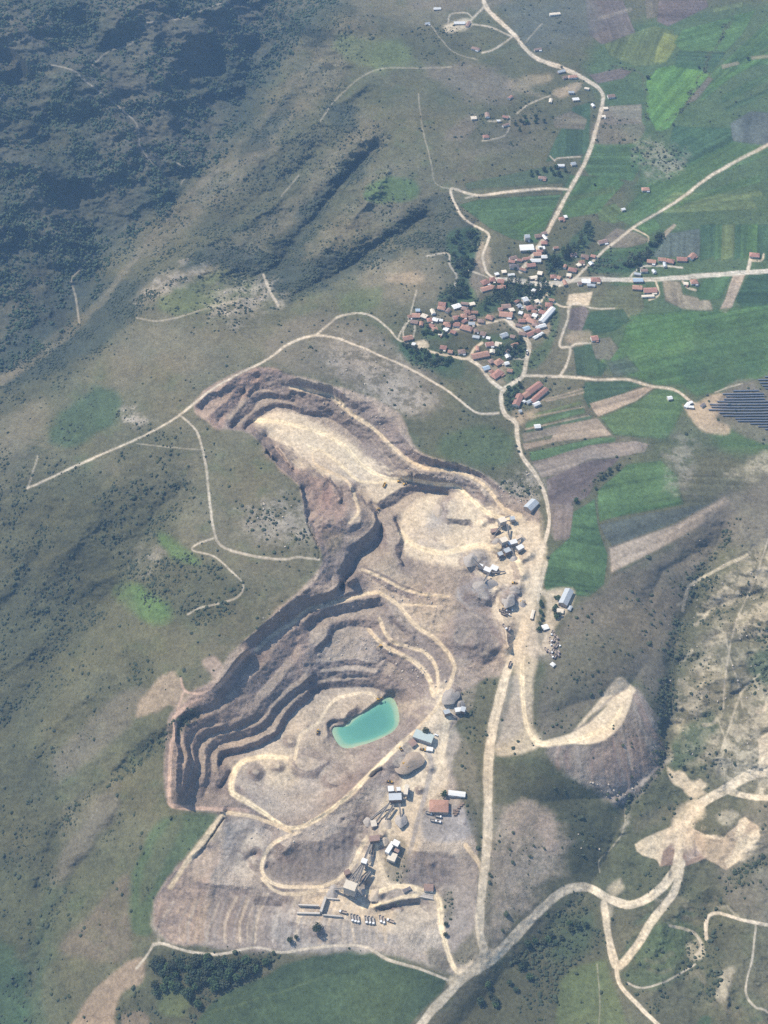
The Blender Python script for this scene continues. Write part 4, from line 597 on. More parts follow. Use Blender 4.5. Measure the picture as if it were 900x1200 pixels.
haul([(300,762),(327,739),(343,730),(360,715),(377,710.5),(398,704.5),(418,699),(440,694),(449,697),(468,710),(488,734),(505,745),(520,759),(531,775),(532,790),(514,826),(492,852),(470,872)], 4.6, 'tan'); haul([(425,668),(452,679),(472,690),(500,697),(525,699)], 4, 'tan'); haul([(432,738),(445,752),(468,766),(487,777),(503,796),(508,815)], 5, 'tan'); haul([(445,725),(456,748),(478,758),(497,764),(512,785),(513,812)], 4, 'tan'); haul([(468,709),(490,709),(512,711)], 3, 'tan')
haul([(470,872),(435,906),(400,940),(360,966),(335,970),(310,953),(290,940),(272,928),(274,906),(285,892),(310,887),(335,888)], 6, 'sand'); haul([(345,890),(352,862),(372,848),(392,820),(430,812),(443,820)], 4, 'dust'); haul([(265,952),(300,958),(340,975)], 5, 'tan'); haul([(350,975),(318,990),(307,1018),(320,1035),(350,1040),(385,1036),(408,1020),(420,1000),(428,985)], 5, 'dust')
haul([(262,955),(245,975),(220,1010),(200,1040)], 6, 'tan'); haul([(307,1030),(325,1045),(350,1048),(375,1043),(410,1045)], 4.4, 'dust'); haul([(410,1045),(440,1045),(470,1038),(500,1046),(514,1054),(518,1090),(530,1130),(540,1142)], 6.5, 'sand'); haul([(425,1063),(450,1058),(480,1050),(500,1050)], 5, 'sand')
haul([(440,985),(445,1010),(455,1035)], 5, 'dust'); haul([(500,850),(478,900),(468,940),(452,985)], 6, 'dust'); haul([(525,820),(520,870),(512,900)], 8, 'dust'); haul([(500,880),(505,900),(490,960),(480,1000)], 5, 'gravel'); haul([(545,990),(560,1010),(564,1020)], 5, 'tan')
haul([(612,770),(612,800),(615,840),(625,865),(640,872),(680,866),(715,850),(728,830)], 6, 'sand'); haul([(470,625),(488,640),(520,648),(560,640),(600,650),(618,680)], 7, 'sand'); haul([(545,588),(560,612),(600,625)], 8, 'dust')
# main haul road to the south
path((.50,.415,.295), [(628,680),(612,720),(604,760),(590,800),(578,850),(572,900),(572,950),(570,1000),(564,1050),(562,1090),(567,1115),(560,1135)], 9.5, name='dirt_road', verge='dust'); path('dust', [(630,640),(622,690),(612,730),(603,770)], 22, 4, 2, .8); path('road', [(640,660),(632,690),(630,720)], 4, name='dirt_road', s=.7)
path((.50,.415,.295), [(150,1560),(330,1370),(480,1215),(510,1180),(545,1145),(575,1125),(610,1090),(640,1060),(665,1042),(690,1040),(712,1052),(740,1060),(770,1045),(790,1020),(798,985),(805,960),(825,940),(850,925),(880,908),(930,895),(1020,850),(1200,800)], 11, name='dirt_road'); path('sand', [(530,1150),(560,1130),(575,1120)], 16, 4, 3, .7)
path((.50,.415,.295), [(798,1010),(790,1045),(765,1078),(745,1110),(725,1132),(718,1120),(712,1090),(708,1058)], 9, name='dirt_road', verge='dry'); path((.50,.415,.295), [(722,1132),(727,1155),(750,1180),(780,1210),(850,1280),(880,1400)], 5, name='dirt_road'); path((.50,.415,.295), [(850,925),(870,932),(900,935),(940,932),(1040,960),(1200,970)], 7, name='dirt_road')
path('sand', [(800,985),(803,960),(815,950)], 26, 5, 4, .8); track([(735,1152),(752,1158),(780,1150),(815,1130)], 2.6); path('road', [(828,1100),(828,1078),(840,1070),(870,1078),(900,1084),(940,1090),(1060,1150),(1250,1160)], 4.4, name='dirt_road'); track([(886,1085),(882,1120),(874,1160),(885,1180),(905,1190),(980,1260),(1000,1400)], 3); track([(785,1085),(812,1092),(822,1108),(815,1120)], 4, s=.7)
path('road', [(180,1107),(192,1106),(225,1116),(260,1118),(300,1110),(330,1116),(370,1110),(400,1108),(430,1110),(455,1125),(490,1135),(524,1148)], 3.6, name='dirt_road'); track([(180,1106),(172,1120),(160,1135)], 3)
track([(905,620),(880,690),(862,730),(850,790),(848,830)], 2.6, s=.6); track([(850,740),(855,770),(865,800),(870,830)], 2.2, s=.5); track([(845,880),(855,850),(870,810),(890,790)], 3.4, 'pale', s=.6); track([(875,650),(840,668),(810,685),(803,700),(800,715)], 5, 'pale', s=.6); track([(845,890),(850,870),(842,845)], 2.6, 'pale', s=.5); track([(703,1022),(702,1008),(715,995),(730,975),(733,950)], 2, 'pale', s=.5); track([(700,1130),(703,1180),(700,1220)], 1.6, s=.4)
# break up every surface a little: tufts, tyre marks, dust
mot = 1 + (fbm(GX, GY, 7, 3, 101, .9) * 0.26 + fbm(GX, GY, 45, 3, 103) * 0.16) + RNG.uniform(-.13, .13, U.shape)
COLR *= mot[..., None]
tint = fbm(GX, GY, 60, 3, 107)[..., None] * np.array([0.07, 0.0, -0.08]); COLR *= 1 + tint

# ------------------------------------------------------------------ rough rock, then keep the ground from folding under itself
HH += ROCK * (fbm(GX, GY, 14, 4, 111) * 1.5 + ridged(GX, GY, 6, 2, 113) * 0.5) + fbm(GX, GY, 6, 2, 117) * 0.25 + SPO * ((vnoise((GX + WU * 3) / 7.5, GY / 130, 131) - .5) * 1.3 + (vnoise((GX + WU * 2) / 3.2, GY / 60, 133) - .5) * .7) + RUB * (ridged(GX + WU * 4, GY + WV * 4, 17, 3, 121) * 2.3 + np.abs(fbm(GX, GY, 9, 2, 123)) * 1.6)
LAKE = [(446,821),(454,816),(461,819),(466,832),(467,848),(456,860),(430,871),(410,876),(399,874),(391,863),(390,853),(402,851),(412,843),(425,835)]
sl, m = poly_mask(LAKE, 1.5, 1.0); HH[sl] = HH[sl] * (1 - m) + (-88.5) * m
LAKE_Z = -85.4
X, Y = ground_xy(HH)
tanf = -DZ / DY
for i in range(NV - 2, -1, -1):
    lim = Y[i + 1] + 0.04
    bad = Y[i] < lim
    if bad.any():
        t = lim / DY[i]; hn = CAM_H + DZ[i] * t
        HH[i] = np.where(bad, hn, HH[i]); Y[i] = np.where(bad, lim, Y[i]); X[i] = np.where(bad, DX[i] * t, X[i])
Z = HH
def at(u, v):
    """the point of the ground seen at a photo pixel"""
    u = np.array([u], float); v = np.array([v], float)
    return Vector((sample_grid(X, u, v)[0], sample_grid(Y, u, v)[0], sample_grid(Z, u, v)[0]))
# ------------------------------------------------------------------ materials
def node_mat(name, rough=0.9, spec=0.2):
    m = bpy.data.materials.new(name); m.use_nodes = True
    nt = m.node_tree; b = nt.nodes['Principled BSDF']
    b.inputs['Roughness'].default_value = rough; b.inputs['Specular IOR Level'].default_value = spec
    return m, nt, b
def ground_mat():
    m, nt, b = node_mat('ground_cover', 0.95, 0.1); N, L = nt.nodes, nt.links
    at_ = N.new('ShaderNodeAttribute'); at_.attribute_name = 'cover'
    rk = N.new('ShaderNodeAttribute'); rk.attribute_name = 'rock'
    tc = N.new('ShaderNodeTexCoord')
    def noise(scale, det, rough=.6):
        n = N.new('ShaderNodeTexNoise'); n.inputs['Scale'].default_value = scale; n.inputs['Detail'].default_value = det; n.inputs['Roughness'].default_value = rough
        L.new(tc.outputs['Object'], n.inputs['Vector']); return n
    n1 = noise(.22, 4, .7); n2 = noise(.04, 3)
    mr = N.new('ShaderNodeMapRange'); mr.inputs['From Min'].default_value = .3; mr.inputs['From Max'].default_value = .7; mr.inputs['To Min'].default_value = .74; mr.inputs['To Max'].default_value = 1.26; L.new(n1.outputs['Fac'], mr.inputs['Value'])
    m2 = N.new('ShaderNodeMapRange'); m2.inputs['From Min'].default_value = .3; m2.inputs['From Max'].default_value = .7; m2.inputs['To Min'].default_value = .9; m2.inputs['To Max'].default_value = 1.1; L.new(n2.outputs['Fac'], m2.inputs['Value'])
    mu = N.new('ShaderNodeMath'); mu.operation = 'MULTIPLY'; L.new(mr.outputs[0], mu.inputs[0]); L.new(m2.outputs[0], mu.inputs[1])
    vm = N.new('ShaderNodeVectorMath'); vm.operation = 'SCALE'; L.new(at_.outputs['Color'], vm.inputs[0]); L.new(mu.outputs[0], vm.inputs['Scale']); L.new(vm.outputs[0], b.inputs['Base Color'])
    bp = N.new('ShaderNodeBump'); n3 = noise(.35, 5, .75); L.new(n3.outputs['Fac'], bp.inputs['Height'])
    dm = N.new('ShaderNodeMath'); dm.operation = 'MULTIPLY_ADD'; dm.inputs[1].default_value = 1.6; dm.inputs[2].default_value = .5; L.new(rk.outputs['Fac'], dm.inputs[0]); L.new(dm.outputs[0], bp.inputs['Distance']); bp.inputs['Strength'].default_value = .8
    L.new(bp.outputs[0], b.inputs['Normal'])
    return m
def plain(name, col, rough=.8, metal=0.0, var=.18, scale=.6, spec=.3):
    m, nt, b = node_mat(name, rough, spec); N, L = nt.nodes, nt.links
    b.inputs['Metallic'].default_value = metal
    tc = N.new('ShaderNodeTexCoord'); n = N.new('ShaderNodeTexNoise'); n.inputs['Scale'].default_value = scale; n.inputs['Detail'].default_value = 4; L.new(tc.outputs['Object'], n.inputs['Vector'])
    oi = N.new('ShaderNodeObjectInfo'); ad = N.new('ShaderNodeMath'); ad.operation = 'MULTIPLY_ADD'; ad.inputs[1].default_value = .35; L.new(oi.outputs['Random'], ad.inputs[0]); L.new(n.outputs['Fac'], ad.inputs[2])
    mr = N.new('ShaderNodeMapRange'); mr.inputs['From Min'].default_value = .3; mr.inputs['From Max'].default_value = 1.05; mr.inputs['To Min'].default_value = 1 - var; mr.inputs['To Max'].default_value = 1 + var; L.new(ad.outputs[0], mr.inputs['Value'])
    vm = N.new('ShaderNodeVectorMath'); vm.operation = 'SCALE'; vm.inputs[0].default_value = col; L.new(mr.outputs[0], vm.inputs['Scale']); L.new(vm.outputs[0], b.inputs['Base Color'])
    return m
def leaf_mat(name, col):
    m = plain(name, col, .8, 0, .4, .35, .15)
    return m
GROUND = ground_mat()

# ------------------------------------------------------------------ ground sheet, cut into its named surfaces along shared edges
def mesh_from(name, verts, faces, mats, smooth_shade=False):
    me = bpy.data.meshes.new(name)
    me.vertices.add(len(verts)); me.vertices.foreach_set('co', np.asarray(verts, np.float32).ravel())
    faces = np.asarray(faces, np.int32); k = faces.shape[1]
    me.loops.add(faces.size); me.loops.foreach_set('vertex_index', faces.ravel())
    me.polygons.add(len(faces)); me.polygons.foreach_set('loop_start', np.arange(0, faces.size, k, dtype=np.int32))
    me.polygons.foreach_set('use_smooth', np.full(len(faces), smooth_shade))
    for m in (mats if isinstance(mats, (list, tuple)) else [mats]): me.materials.append(m)
    me.update(calc_edges=True); return me
P3 = np.stack([X, Y, Z], -1).reshape(-1, 3)
idx = np.arange(NV * NU).reshape(NV, NU)
quads = np.stack([idx[:-1, :-1], idx[1:, :-1], idx[1:, 1:], idx[:-1, 1:]], -1).reshape(-1, 4)   # counter-clockwise seen from above
flab = LAB[:-1, :-1].ravel()
colf = np.concatenate([COLR.reshape(-1, 3), np.ones((NV * NU, 1))], 1).astype(np.float32); rockf = ROCK.ravel().astype(np.float32)
groups = {}
for k, nme in enumerate(NAMES):
    key = nme if nme != 'field' and nme != 'dirt_road' and nme != 'spoil_slope' and nme != 'quarry_yard' and nme != 'bare_ground' else (nme, k)
    groups.setdefault(key, []).append(k)
for key, ks in groups.items():
    sel = quads[np.isin(flab, ks)]
    if len(sel) == 0: continue
    used, inv = np.unique(sel, return_inverse=True)
    nme = key if isinstance(key, str) else key[0]
    me = mesh_from(nme, P3[used], inv.reshape(-1, 4), GROUND, True)
    a = me.attributes.new('cover', 'FLOAT_COLOR', 'POINT'); a.data.foreach_set('color', colf[used].ravel())
    a = me.attributes.new('rock', 'FLOAT', 'POINT'); a.data.foreach_set('value', rockf[used])
    o = bpy.data.objects.new(nme, me); COL.objects.link(o); o['kind'] = 'structure'

# lake
def water_mat():
    m, nt, b = node_mat('quarry_water', .12, .5); N, L = nt.nodes, nt.links
    tc = N.new('ShaderNodeTexCoord'); n = N.new('ShaderNodeTexNoise'); n.inputs['Scale'].default_value = .03; n.inputs['Detail'].default_value = 3; L.new(tc.outputs['Object'], n.inputs['Vector'])
    cr = N.new('ShaderNodeValToRGB'); cr.color_ramp.elements[0].position = .35; cr.color_ramp.elements[0].color = (.07, .215, .17, 1); cr.color_ramp.elements[1].position = .7; cr.color_ramp.elements[1].color = (.105, .28, .205, 1)
    sa = N.new('ShaderNodeAttribute'); sa.attribute_name = 'shallow'; ma = N.new('ShaderNodeMath'); ma.operation = 'MULTIPLY_ADD'; ma.inputs[1].default_value = .7; L.new(n.outputs['Fac'], ma.inputs[0]); ad = N.new('ShaderNodeMath'); ad.operation = 'MULTIPLY_ADD'; ad.inputs[1].default_value = .75; L.new(sa.outputs['Fac'], ad.inputs[0]); L.new(ma.outputs[0], ad.inputs[2]); ma.inputs[2].default_value = -.12
    e3 = cr.color_ramp.elements.new(1.0); e3.color = (.27, .36, .235, 1); cr.color_ramp.elements[0].position = .1
    L.new(ad.outputs[0], cr.inputs[0]); L.new(cr.outputs[0], b.inputs['Base Color'])
    bp = N.new('ShaderNodeBump'); w = N.new('ShaderNodeTexNoise'); w.inputs['Scale'].default_value = .9; L.new(tc.outputs['Object'], w.inputs['Vector']); L.new(w.outputs['Fac'], bp.inputs['Height']); bp.inputs['Strength'].default_value = .15; bp.inputs['Distance'].default_value = .1; L.new(bp.outputs[0], b.inputs['Normal'])
    return m
def on_level(u, v, z):
    a, b = (u - 450) / FPX, (v - 600) / FPX; dy, dz = cd - b * sd, -sd - b * cd
    t = (z - CAM_H) / dz; return Vector((a * t, dy * t, z))
lk = catmull(LAKE, 6, True); c_ = np.array([432.0, 851.0]); rings = [0, .3, .55, .75, .88, .97, 1.06]; vv, sh = [], []
for k in rings:
    for q in lk:
        u_, v_ = c_[0] + (q[0] - c_[0]) * k, c_[1] + (q[1] - c_[1]) * k; vv.append(tuple(on_level(u_, v_, LAKE_Z))); sh.append(max(smooth((k - .5) / .5), .9 * smooth((u_ - v_ + 400) / 70)))
n_ = len(lk); ff = [(a * n_ + i, a * n_ + (i + 1) % n_, (a + 1) * n_ + (i + 1) % n_, (a + 1) * n_ + i) for a in range(len(rings) - 1) for i in range(n_)]
me = mesh_from('lake_water', vv, ff, water_mat()); at_ = me.attributes.new('shallow', 'FLOAT', 'POINT'); at_.data.foreach_set('value', np.array(sh, np.float32))
if sum(p.normal.z for p in me.polygons) < 0: me.flip_normals()
o = bpy.data.objects.new('lake_water', me); COL.objects.link(o); o['kind'] = 'structure'
# ------------------------------------------------------------------ things: helpers
def link(name, me, parent=None):
    o = bpy.data.objects.new(name, me); COL.objects.link(o)
    if parent is not None: o.parent = parent
    return o
def tag(o, label, cat, group=None):
    o['label'] = label; o['category'] = cat
    if group: o['group'] = group
    return o
def root(name, loc, rz, label, cat, group=None):
    o = bpy.data.objects.new(name, None); COL.objects.link(o); o.location = loc; o.rotation_euler = (0, 0, rz); o.empty_display_size = 2
    return tag(o, label, cat, group)
class MB:                                   # collects shapes into one mesh
    def __init__(s): s.v = []; s.f = []
    def add(s, v, f):
        n = len(s.v); s.v += [tuple(p) for p in v]; s.f += [tuple(i + n for i in q) for q in f]; return s
    def box(s, x0, x1, y0, y1, z0, z1):
        return s.add([(x0,y0,z0),(x1,y0,z0),(x1,y1,z0),(x0,y1,z0),(x0,y0,z1),(x1,y0,z1),(x1,y1,z1),(x0,y1,z1)], [(0,3,2,1),(4,5,6,7),(0,1,5,4),(1,2,6,5),(2,3,7,6),(3,0,4,7)])
    def taper(s, x0, x1, y0, y1, z0, z1, k=.6):
        cx, cy, hx, hy = (x0 + x1) / 2, (y0 + y1) / 2, (x1 - x0) / 2, (y1 - y0) / 2
        return s.add([(x0,y0,z1),(x1,y0,z1),(x1,y1,z1),(x0,y1,z1),(cx-hx*k,cy-hy*k,z0),(cx+hx*k,cy-hy*k,z0),(cx+hx*k,cy+hy*k,z0),(cx-hx*k,cy+hy*k,z0)], [(0,1,2,3),(7,6,5,4),(0,4,5,1),(1,5,6,2),(2,6,7,3),(3,7,4,0)])
    def cyl(s, p, q, r, n=8, r2=None):
        p, q = Vector(p), Vector(q); d = (q - p).normalized(); a = d.orthogonal().normalized(); b = d.cross(a); r2 = r if r2 is None else r2
        v = [p + (a * math.cos(t) + b * math.sin(t)) * r for t in [6.28318 * k / n for k in range(n)]] + [q + (a * math.cos(t) + b * math.sin(t)) * r2 for t in [6.28318 * k / n for k in range(n)]]
        return s.add(v, [(k, (k + 1) % n, n + (k + 1) % n, n + k) for k in range(n)] + [tuple(range(n))[::-1], tuple(range(n, 2 * n))])
    def beam(s, p, q, w, h):                # a box along p -> q
        p, q = Vector(p), Vector(q); d = (q - p).normalized(); a = d.cross(Vector((0,0,1)))
        a = (a.normalized() if a.length > 1e-4 else Vector((1,0,0))) * w / 2; b = a.cross(d).normalized() * h / 2
        v = [p-a-b, p+a-b, p+a+b, p-a+b, q-a-b, q+a-b, q+a+b, q-a+b]
        return s.add(v, [(0,3,2,1),(4,5,6,7),(0,1,5,4),(1,2,6,5),(2,3,7,6),(3,0,4,7)])
    def mesh(s, name, mat):
        me = bpy.data.meshes.new(name); me.from_pydata(s.v, [], s.f)
        for m in (mat if isinstance(mat, (list, tuple)) else [mat]): me.materials.append(m)
        me.update(); return me
    def build(s, name, mat, parent=None): return link(name, s.mesh(name, mat), parent)
M = dict(
 red=plain('red_clay_tiles', (.29,.15,.115), .85, var=.3), orange=plain('orange_clay_tiles', (.34,.19,.135), .85, var=.3), brown=plain('weathered_brown_tiles', (.23,.155,.125), .9, var=.3), rust=plain('rusty_tin', (.27,.15,.105), .8, var=.35),
 white=plain('white_painted_tin', (.58,.575,.55), .55, var=.1), grey=plain('grey_tin', (.36,.38,.39), .55, .2, var=.15), blue=plain('pale_blue_tin', (.33,.40,.46), .5, var=.12), pale=plain('cream_slab', (.55,.48,.38), .9, var=.2), dgrey=plain('dark_grey_tiles', (.13,.115,.115), .9, var=.25), greenish=plain('grey_green_tin', (.33,.38,.36), .6, var=.12),
 wall=plain('lime_washed_wall', (.50,.44,.36), .9, var=.25), wall2=plain('rendered_wall', (.36,.28,.22), .9, var=.25), wallw=plain('white_wall', (.66,.63,.58), .9, var=.15), brick=plain('brick_chimney', (.28,.15,.11), .9), dark=plain('dark_opening', (.03,.03,.035), .6), glass=plain('window_glass', (.05,.07,.09), .2, spec=.5),
 steel=plain('dusty_steel', (.34,.31,.28), .7, .2), rustst=plain('rusted_steel', (.17,.12,.09), .8), belt=plain('conveyor_belt', (.12,.11,.10), .9), concrete=plain('concrete', (.42,.38,.33), .9, var=.2), yellow=plain('yellow_paint', (.42,.25,.04), .6), tyre=plain('tyre_rubber', (.025,.025,.025), .9), tan=plain('dusty_truck_body', (.30,.25,.21), .7), cab=plain('white_cab_paint', (.75,.74,.72), .4), dcab=plain('dark_cab_paint', (.10,.08,.085), .5), redp=plain('red_paint', (.40,.06,.05), .5), panel=plain('solar_cells', (.10,.125,.18), .35, .0, var=.1, spec=.5), alu=plain('galvanised_posts', (.45,.46,.47), .5, .5), wood=plain('sawn_timber', (.27,.19,.12), .9), bark=plain('tree_bark', (.10,.075,.055), .95))
def frame(p1, p2):
    """base point, heading and length of something whose long axis runs between two photo pixels"""
    a, b = at(*p1), at(*p2); c = (a + b) / 2; d = b - a; d.z = 0
    return c, math.atan2(d.y, d.x), max(d.length, 1.0)
def ground_low(c, rz, L, W):
    zs = []
    for sx in (-.5, 0, .5):
        for sy in (-.5, 0, .5):
            dx, dy = sx * L, sy * W
            zs.append(ground_z(c.x + dx * math.cos(rz) - dy * math.sin(rz), c.y + dx * math.sin(rz) + dy * math.cos(rz)))
    return min(zs), max(zs)
def ground_z(x, y):
    """height of the ground under a plan position (march along the sight line)"""
    z = 0.0
    for _ in range(7):
        d = Vector((x, y, z - CAM_H)); f = d.y * cd - d.z * sd; r = d.x; dn = -d.y * sd - d.z * cd
        z = float(sample_grid(Z, np.array([450 + FPX * r / f]), np.array([600 + FPX * dn / f]))[0]) * .8 + z * .2
    return z

# ------------------------------------------------------------------ buildings
def gable(mb_wall, mb_roof, L, W, h, rise, over=.5, hip=0.0, z0=-3.0, thick=.18):
    x, y = L / 2, W / 2
    mb_wall.box(-x, x, -y, y, z0, h)
    if hip <= 0:
        mb_wall.add([(-x,-y,h),(-x,y,h),(-x,0,h+rise)], [(0,2,1)]); mb_wall.add([(x,-y,h),(x,y,h),(x,0,h+rise)], [(0,1,2)])
    X_, Y_ = x + over, y + over; dz = rise * over / y; r = X_ - (hip * W if hip else 0)
    t = h + rise + .05; e = h - dz + .05
    v = [(-X_,-Y_,e),(X_,-Y_,e),(X_,Y_,e),(-X_,Y_,e),(-r,0,t),(r,0,t)]
    v2 = v + [(a,b,c-thick) for a,b,c in v]
    mb_roof.add(v2, [(0,1,5,4),(2,3,4,5),(3,0,4),(1,2,5)] + [(7,6,10,11),(9,8,11,10),(6,9,10),(8,7,11)] + [(1,0,6,7),(2,1,7,8),(3,2,8,9),(0,3,9,6)] if hip else [(0,1,5,4),(2,3,4,5),(7,6,10,11),(9,8,11,10),(1,0,6,7),(3,2,8,9),(0,4,10,6),(4,3,9,10),(1,7,11,5),(5,11,8,2)])
def house(p1, p2, W, col, label, kind='house', h=None, rise=None, wall=None, chimney=True, hip=0.0, group=None, annex=False, name=None, cat=None):
    c, rz, L = frame(p1, p2); lo, hi = ground_low(c, rz, L, W)
    h = h or 3.4; rise = (W * .24 if rise is None else rise)
    b = root(name or kind, (c.x, c.y, lo + .3 * (hi - lo)), rz, label, cat or kind.replace('_', ' '), group)
    wm = M[wall or random.choice(['wall', 'wall2', 'wall', 'wallw'])]
    a, r = MB(), MB(); gable(a, r, L, W, h, rise, .55 if kind == 'house' else .35, hip)
    nw = len(a.f); n = max(2, int(L / 4))
    for s in (-1, 1):
        for k in range(n):
            x = -L / 2 + L * (k + .5) / n; a.box(x - .55, x + .55, s * W / 2 - .05, s * W / 2 + .05, 1.1, 2.3)
    wo = a.build('wall', [wm, M['glass']], b); ro = r.build('roof', M[col], b)
    for q in wo.data.polygons[nw:]: q.material_index = 1
    d = MB(); d.box(-.5 if kind == 'house' else -1.6, .5 if kind == 'house' else 1.6, -W / 2 - .08, -W / 2 + .02, -.2, 2.1 if kind == 'house' else 3.0); d.build('door', M['wood'] if kind == 'house' else M['steel'], b)
    if chimney and kind == 'house':
        k = MB(); k.box(L * .2 - .35, L * .2 + .35, W * .1 - .3, W * .1 + .3, h, h + rise + .8); k.build('chimney', M['brick'], ro)
    if annex:
        k = MB(); k.add([(L*.1,-W/2-3,-2.5),(L*.48,-W/2-3,-2.5),(L*.48,-W/2-.02,-2.5),(L*.1,-W/2-.02,-2.5),(L*.1,-W/2-3,2.0),(L*.48,-W/2-3,2.0),(L*.48,-W/2-.02,2.7),(L*.1,-W/2-.02,2.7)], [(0,3,2,1),(4,5,6,7),(0,1,5,4),(1,2,6,5),(2,3,7,6),(3,0,4,7)]); k.build('lean_to', M[random.choice(['grey','rust','white','pale'])], b)
    return b
ORD = ['first','second','third','fourth','fifth','sixth','seventh','eighth','ninth','tenth','eleventh','twelfth','thirteenth','fourteenth','fifteenth','sixteenth','seventeenth','eighteenth']
CNAME = dict(red='red tiled', orange='orange tiled', brown='weathered brown tiled', rust='rusty tin', white='white', grey='grey tin', blue='pale blue tin', pale='flat cream', dgrey='dark grey tiled', greenish='grey green')
def cluster(where, items, group, kind='house'):
    items = sorted(items, key=lambda t: (t[0][0] + t[1][0]))
    for k, (p1, p2, W, col, *o) in enumerate(items):
        c, rz, L = frame(p1, p2); size = 'long' if L > 17 else 'small' if L < 9 else 'broad' if W > 9.5 else 'plain'
        opt = o[0] if o else {}; kd = opt.pop('kind', kind); nm = kd.replace('_', ' ')
        pos = (ORD[k] + ' from the left') if len(items) > 1 else ''
        lab = opt.pop('label', None) or f"{size} {nm} with {CNAME[col]} roof, {pos + ' ' if pos else ''}{where}"
        if len(lab.split()) > 16: lab = lab.replace(' with ', ', ').replace(' tiled roof', ' roof').replace('weathered ', '')
        house(p1, p2, W, col, lab, kd, group=group, hip=opt.pop('hip', .42 if kd == 'house' and col in ('red','orange','brown','dgrey') and random.random() < .4 else 0), annex=opt.pop('annex', kd == 'house' and random.random() < .45), **opt)
F = dict(h=3.0, rise=.5, chimney=False)
def S(**k): d = dict(kind='shed', h=3.4, chimney=False); d.update(k); return d
cluster("at the western quarter's upper edge", [((514,357.5),(522,358.5),8,'red'), ((513,362),(521.5,363.5),7,'orange'), ((530.5,361.5),(539,359.5),9,'white',dict(rise=.8)), ((541,362),(548,364),7,'brown'), ((487,365.5),(492,365),6,'blue',S()), ((550,358),(556,357),6,'pale',F)], 'houses of the western quarter')
cluster("in the western quarter's middle row", [((483,371.5),(492,371),9,'orange'), ((478,373),(482,372),6,'rust'), ((494,371),(500,373),8,'pale',dict(rise=.6)), ((500.5,377),(506.5,376),8,'red'), ((507,375.5),(513,377),7,'white',dict(rise=.7)), ((531,374.5),(538,373.5),8,'red'), ((540,371.5),(547,372),8,'orange'), ((549,374),(556,373),7,'brown'), ((515,376.5),(519,377),6,'white',S()), ((560,377.5),(567,378),7,'brown'), ((570,372.5),(577.5,374.5),9,'orange'), ((544,367.5),(550,366.5),6,'rust')], 'houses of the western quarter')
cluster("in the western quarter's lower row", [((503,382.5),(508.5,384.5),7,'red'), ((506.5,388),(512,386.5),7,'orange'), ((519.5,381.5),(528,382.5),10,'orange'), ((531,381.5),(538.5,382),8,'red'), ((540,384),(553,388),10,'orange'), ((549,380.5),(556,381),6,'grey'), ((520,386.5),(525,388),6,'white',F), ((555.5,389.5),(560,389),6,'brown')], 'houses of the western quarter')
cluster("on the western outskirts", [((472.5,399),(483,396.5),9,'orange'), ((516,408.5),(523,409.5),8,'red'), ((537,414),(545,413.5),8,'brown'), ((483,404.5),(487,405.5),6,'white',S()), ((514,392.5),(518,393),6,'pale',F), ((525,413.5),(530,414),6,'rust')], 'houses on the western outskirts')
cluster("between the southern lanes", [((563,392),(569,393.5),8,'brown'), ((569,405.5),(578,404.5),8,'red'), ((580,404.5),(587,406),9,'pale',dict(rise=.7)), ((587,395.5),(594,393),8,'grey'), ((553,419.5),(572,416),11,'orange'), ((566,434),(573,432),8,'blue',S()), ((580,428),(588,424),10,'orange'), ((591,428),(596,427),6,'white',S()), ((577,443.5),(587,436.5),11,'red'), ((573,426),(578,424),7,'brown'), ((570,397),(574,398),5,'white',F), ((598,395.5),(603,396.5),6,'brown'), ((574,438.5),(578,437),7,'rust')], 'houses of the southern quarter')
cluster("beside the long white hall", [((612,355),(617.5,353.5),9,'white',dict(h=6.5)), ((617,363),(624.5,361.5),9,'red'), ((626,361),(634,362),8,'brown'), ((639,358.5),(647,359),9,'red'), ((614,371.5),(622,373),9,'orange'), ((624,370.5),(629,372),7,'white',dict(rise=.8)), ((632,366.5),(639,368.5),8,'red'), ((627,355),(631,353.5),6,'pale',F), ((616.5,375.5),(627,379.5),9,'orange'), ((613,388),(620,385.5),8,'blue',S()), ((617,394.5),(632,388.5),8,'red'), ((628,385.5),(639,382.5),7,'white',S()), ((624,381),(631,383),8,'brown'), ((608,367.5),(612,368.5),6,'white',F), ((623,366.5),(628,367),6,'rust'), ((606,361),(610,359),6,'grey'), ((625,397.5),(636,391.5),5,'white',S(h=2.6))], 'houses of the village centre')
house((633.5,379.5), (648,363.5), 8, 'white', 'long narrow hall with white metal roof by the village centre, edge of the green slope', 'hall', h=5, chimney=False, cat='hall')
cluster("below the poplar belt", [((585,369.5),(600,371),11,'orange'), ((588,361),(598,360),9,'brown'), ((597,365),(602,364),7,'pale',F), ((584,364.5),(588,363.5),6,'red')], 'houses by the poplar belt')
cluster("in the red block at the lane junction", [((564.5,333.5),(572,330.5),10,'red'), ((573.5,329.5),(580,329),9,'red'), ((583,330.5),(590.5,331.5),9,'red'), ((563.5,341.5),(577,337.5),9,'orange'), ((578.5,338),(592,338),7,'orange')], 'red-roofed block by the main road')
cluster('left of the northern road', [((597,313.5),(608,313.5),9,'dgrey',dict(hip=.45)), ((597,304.5),(605,303),7,'brown'), ((588,320),(593,319.5),6,'pale',F), ((614.5,281.5),(620,281),8,'grey',dict(h=8)), ((609,293),(625,292.5),14,'white',S(h=5,rise=1.2,label='broad white-roofed shed left of the northern road, brightest roof there')), ((596,307.5),(603,308.5),6,'red'), ((580,323),(584,322),5,'white',F)], 'buildings left of the northern road')
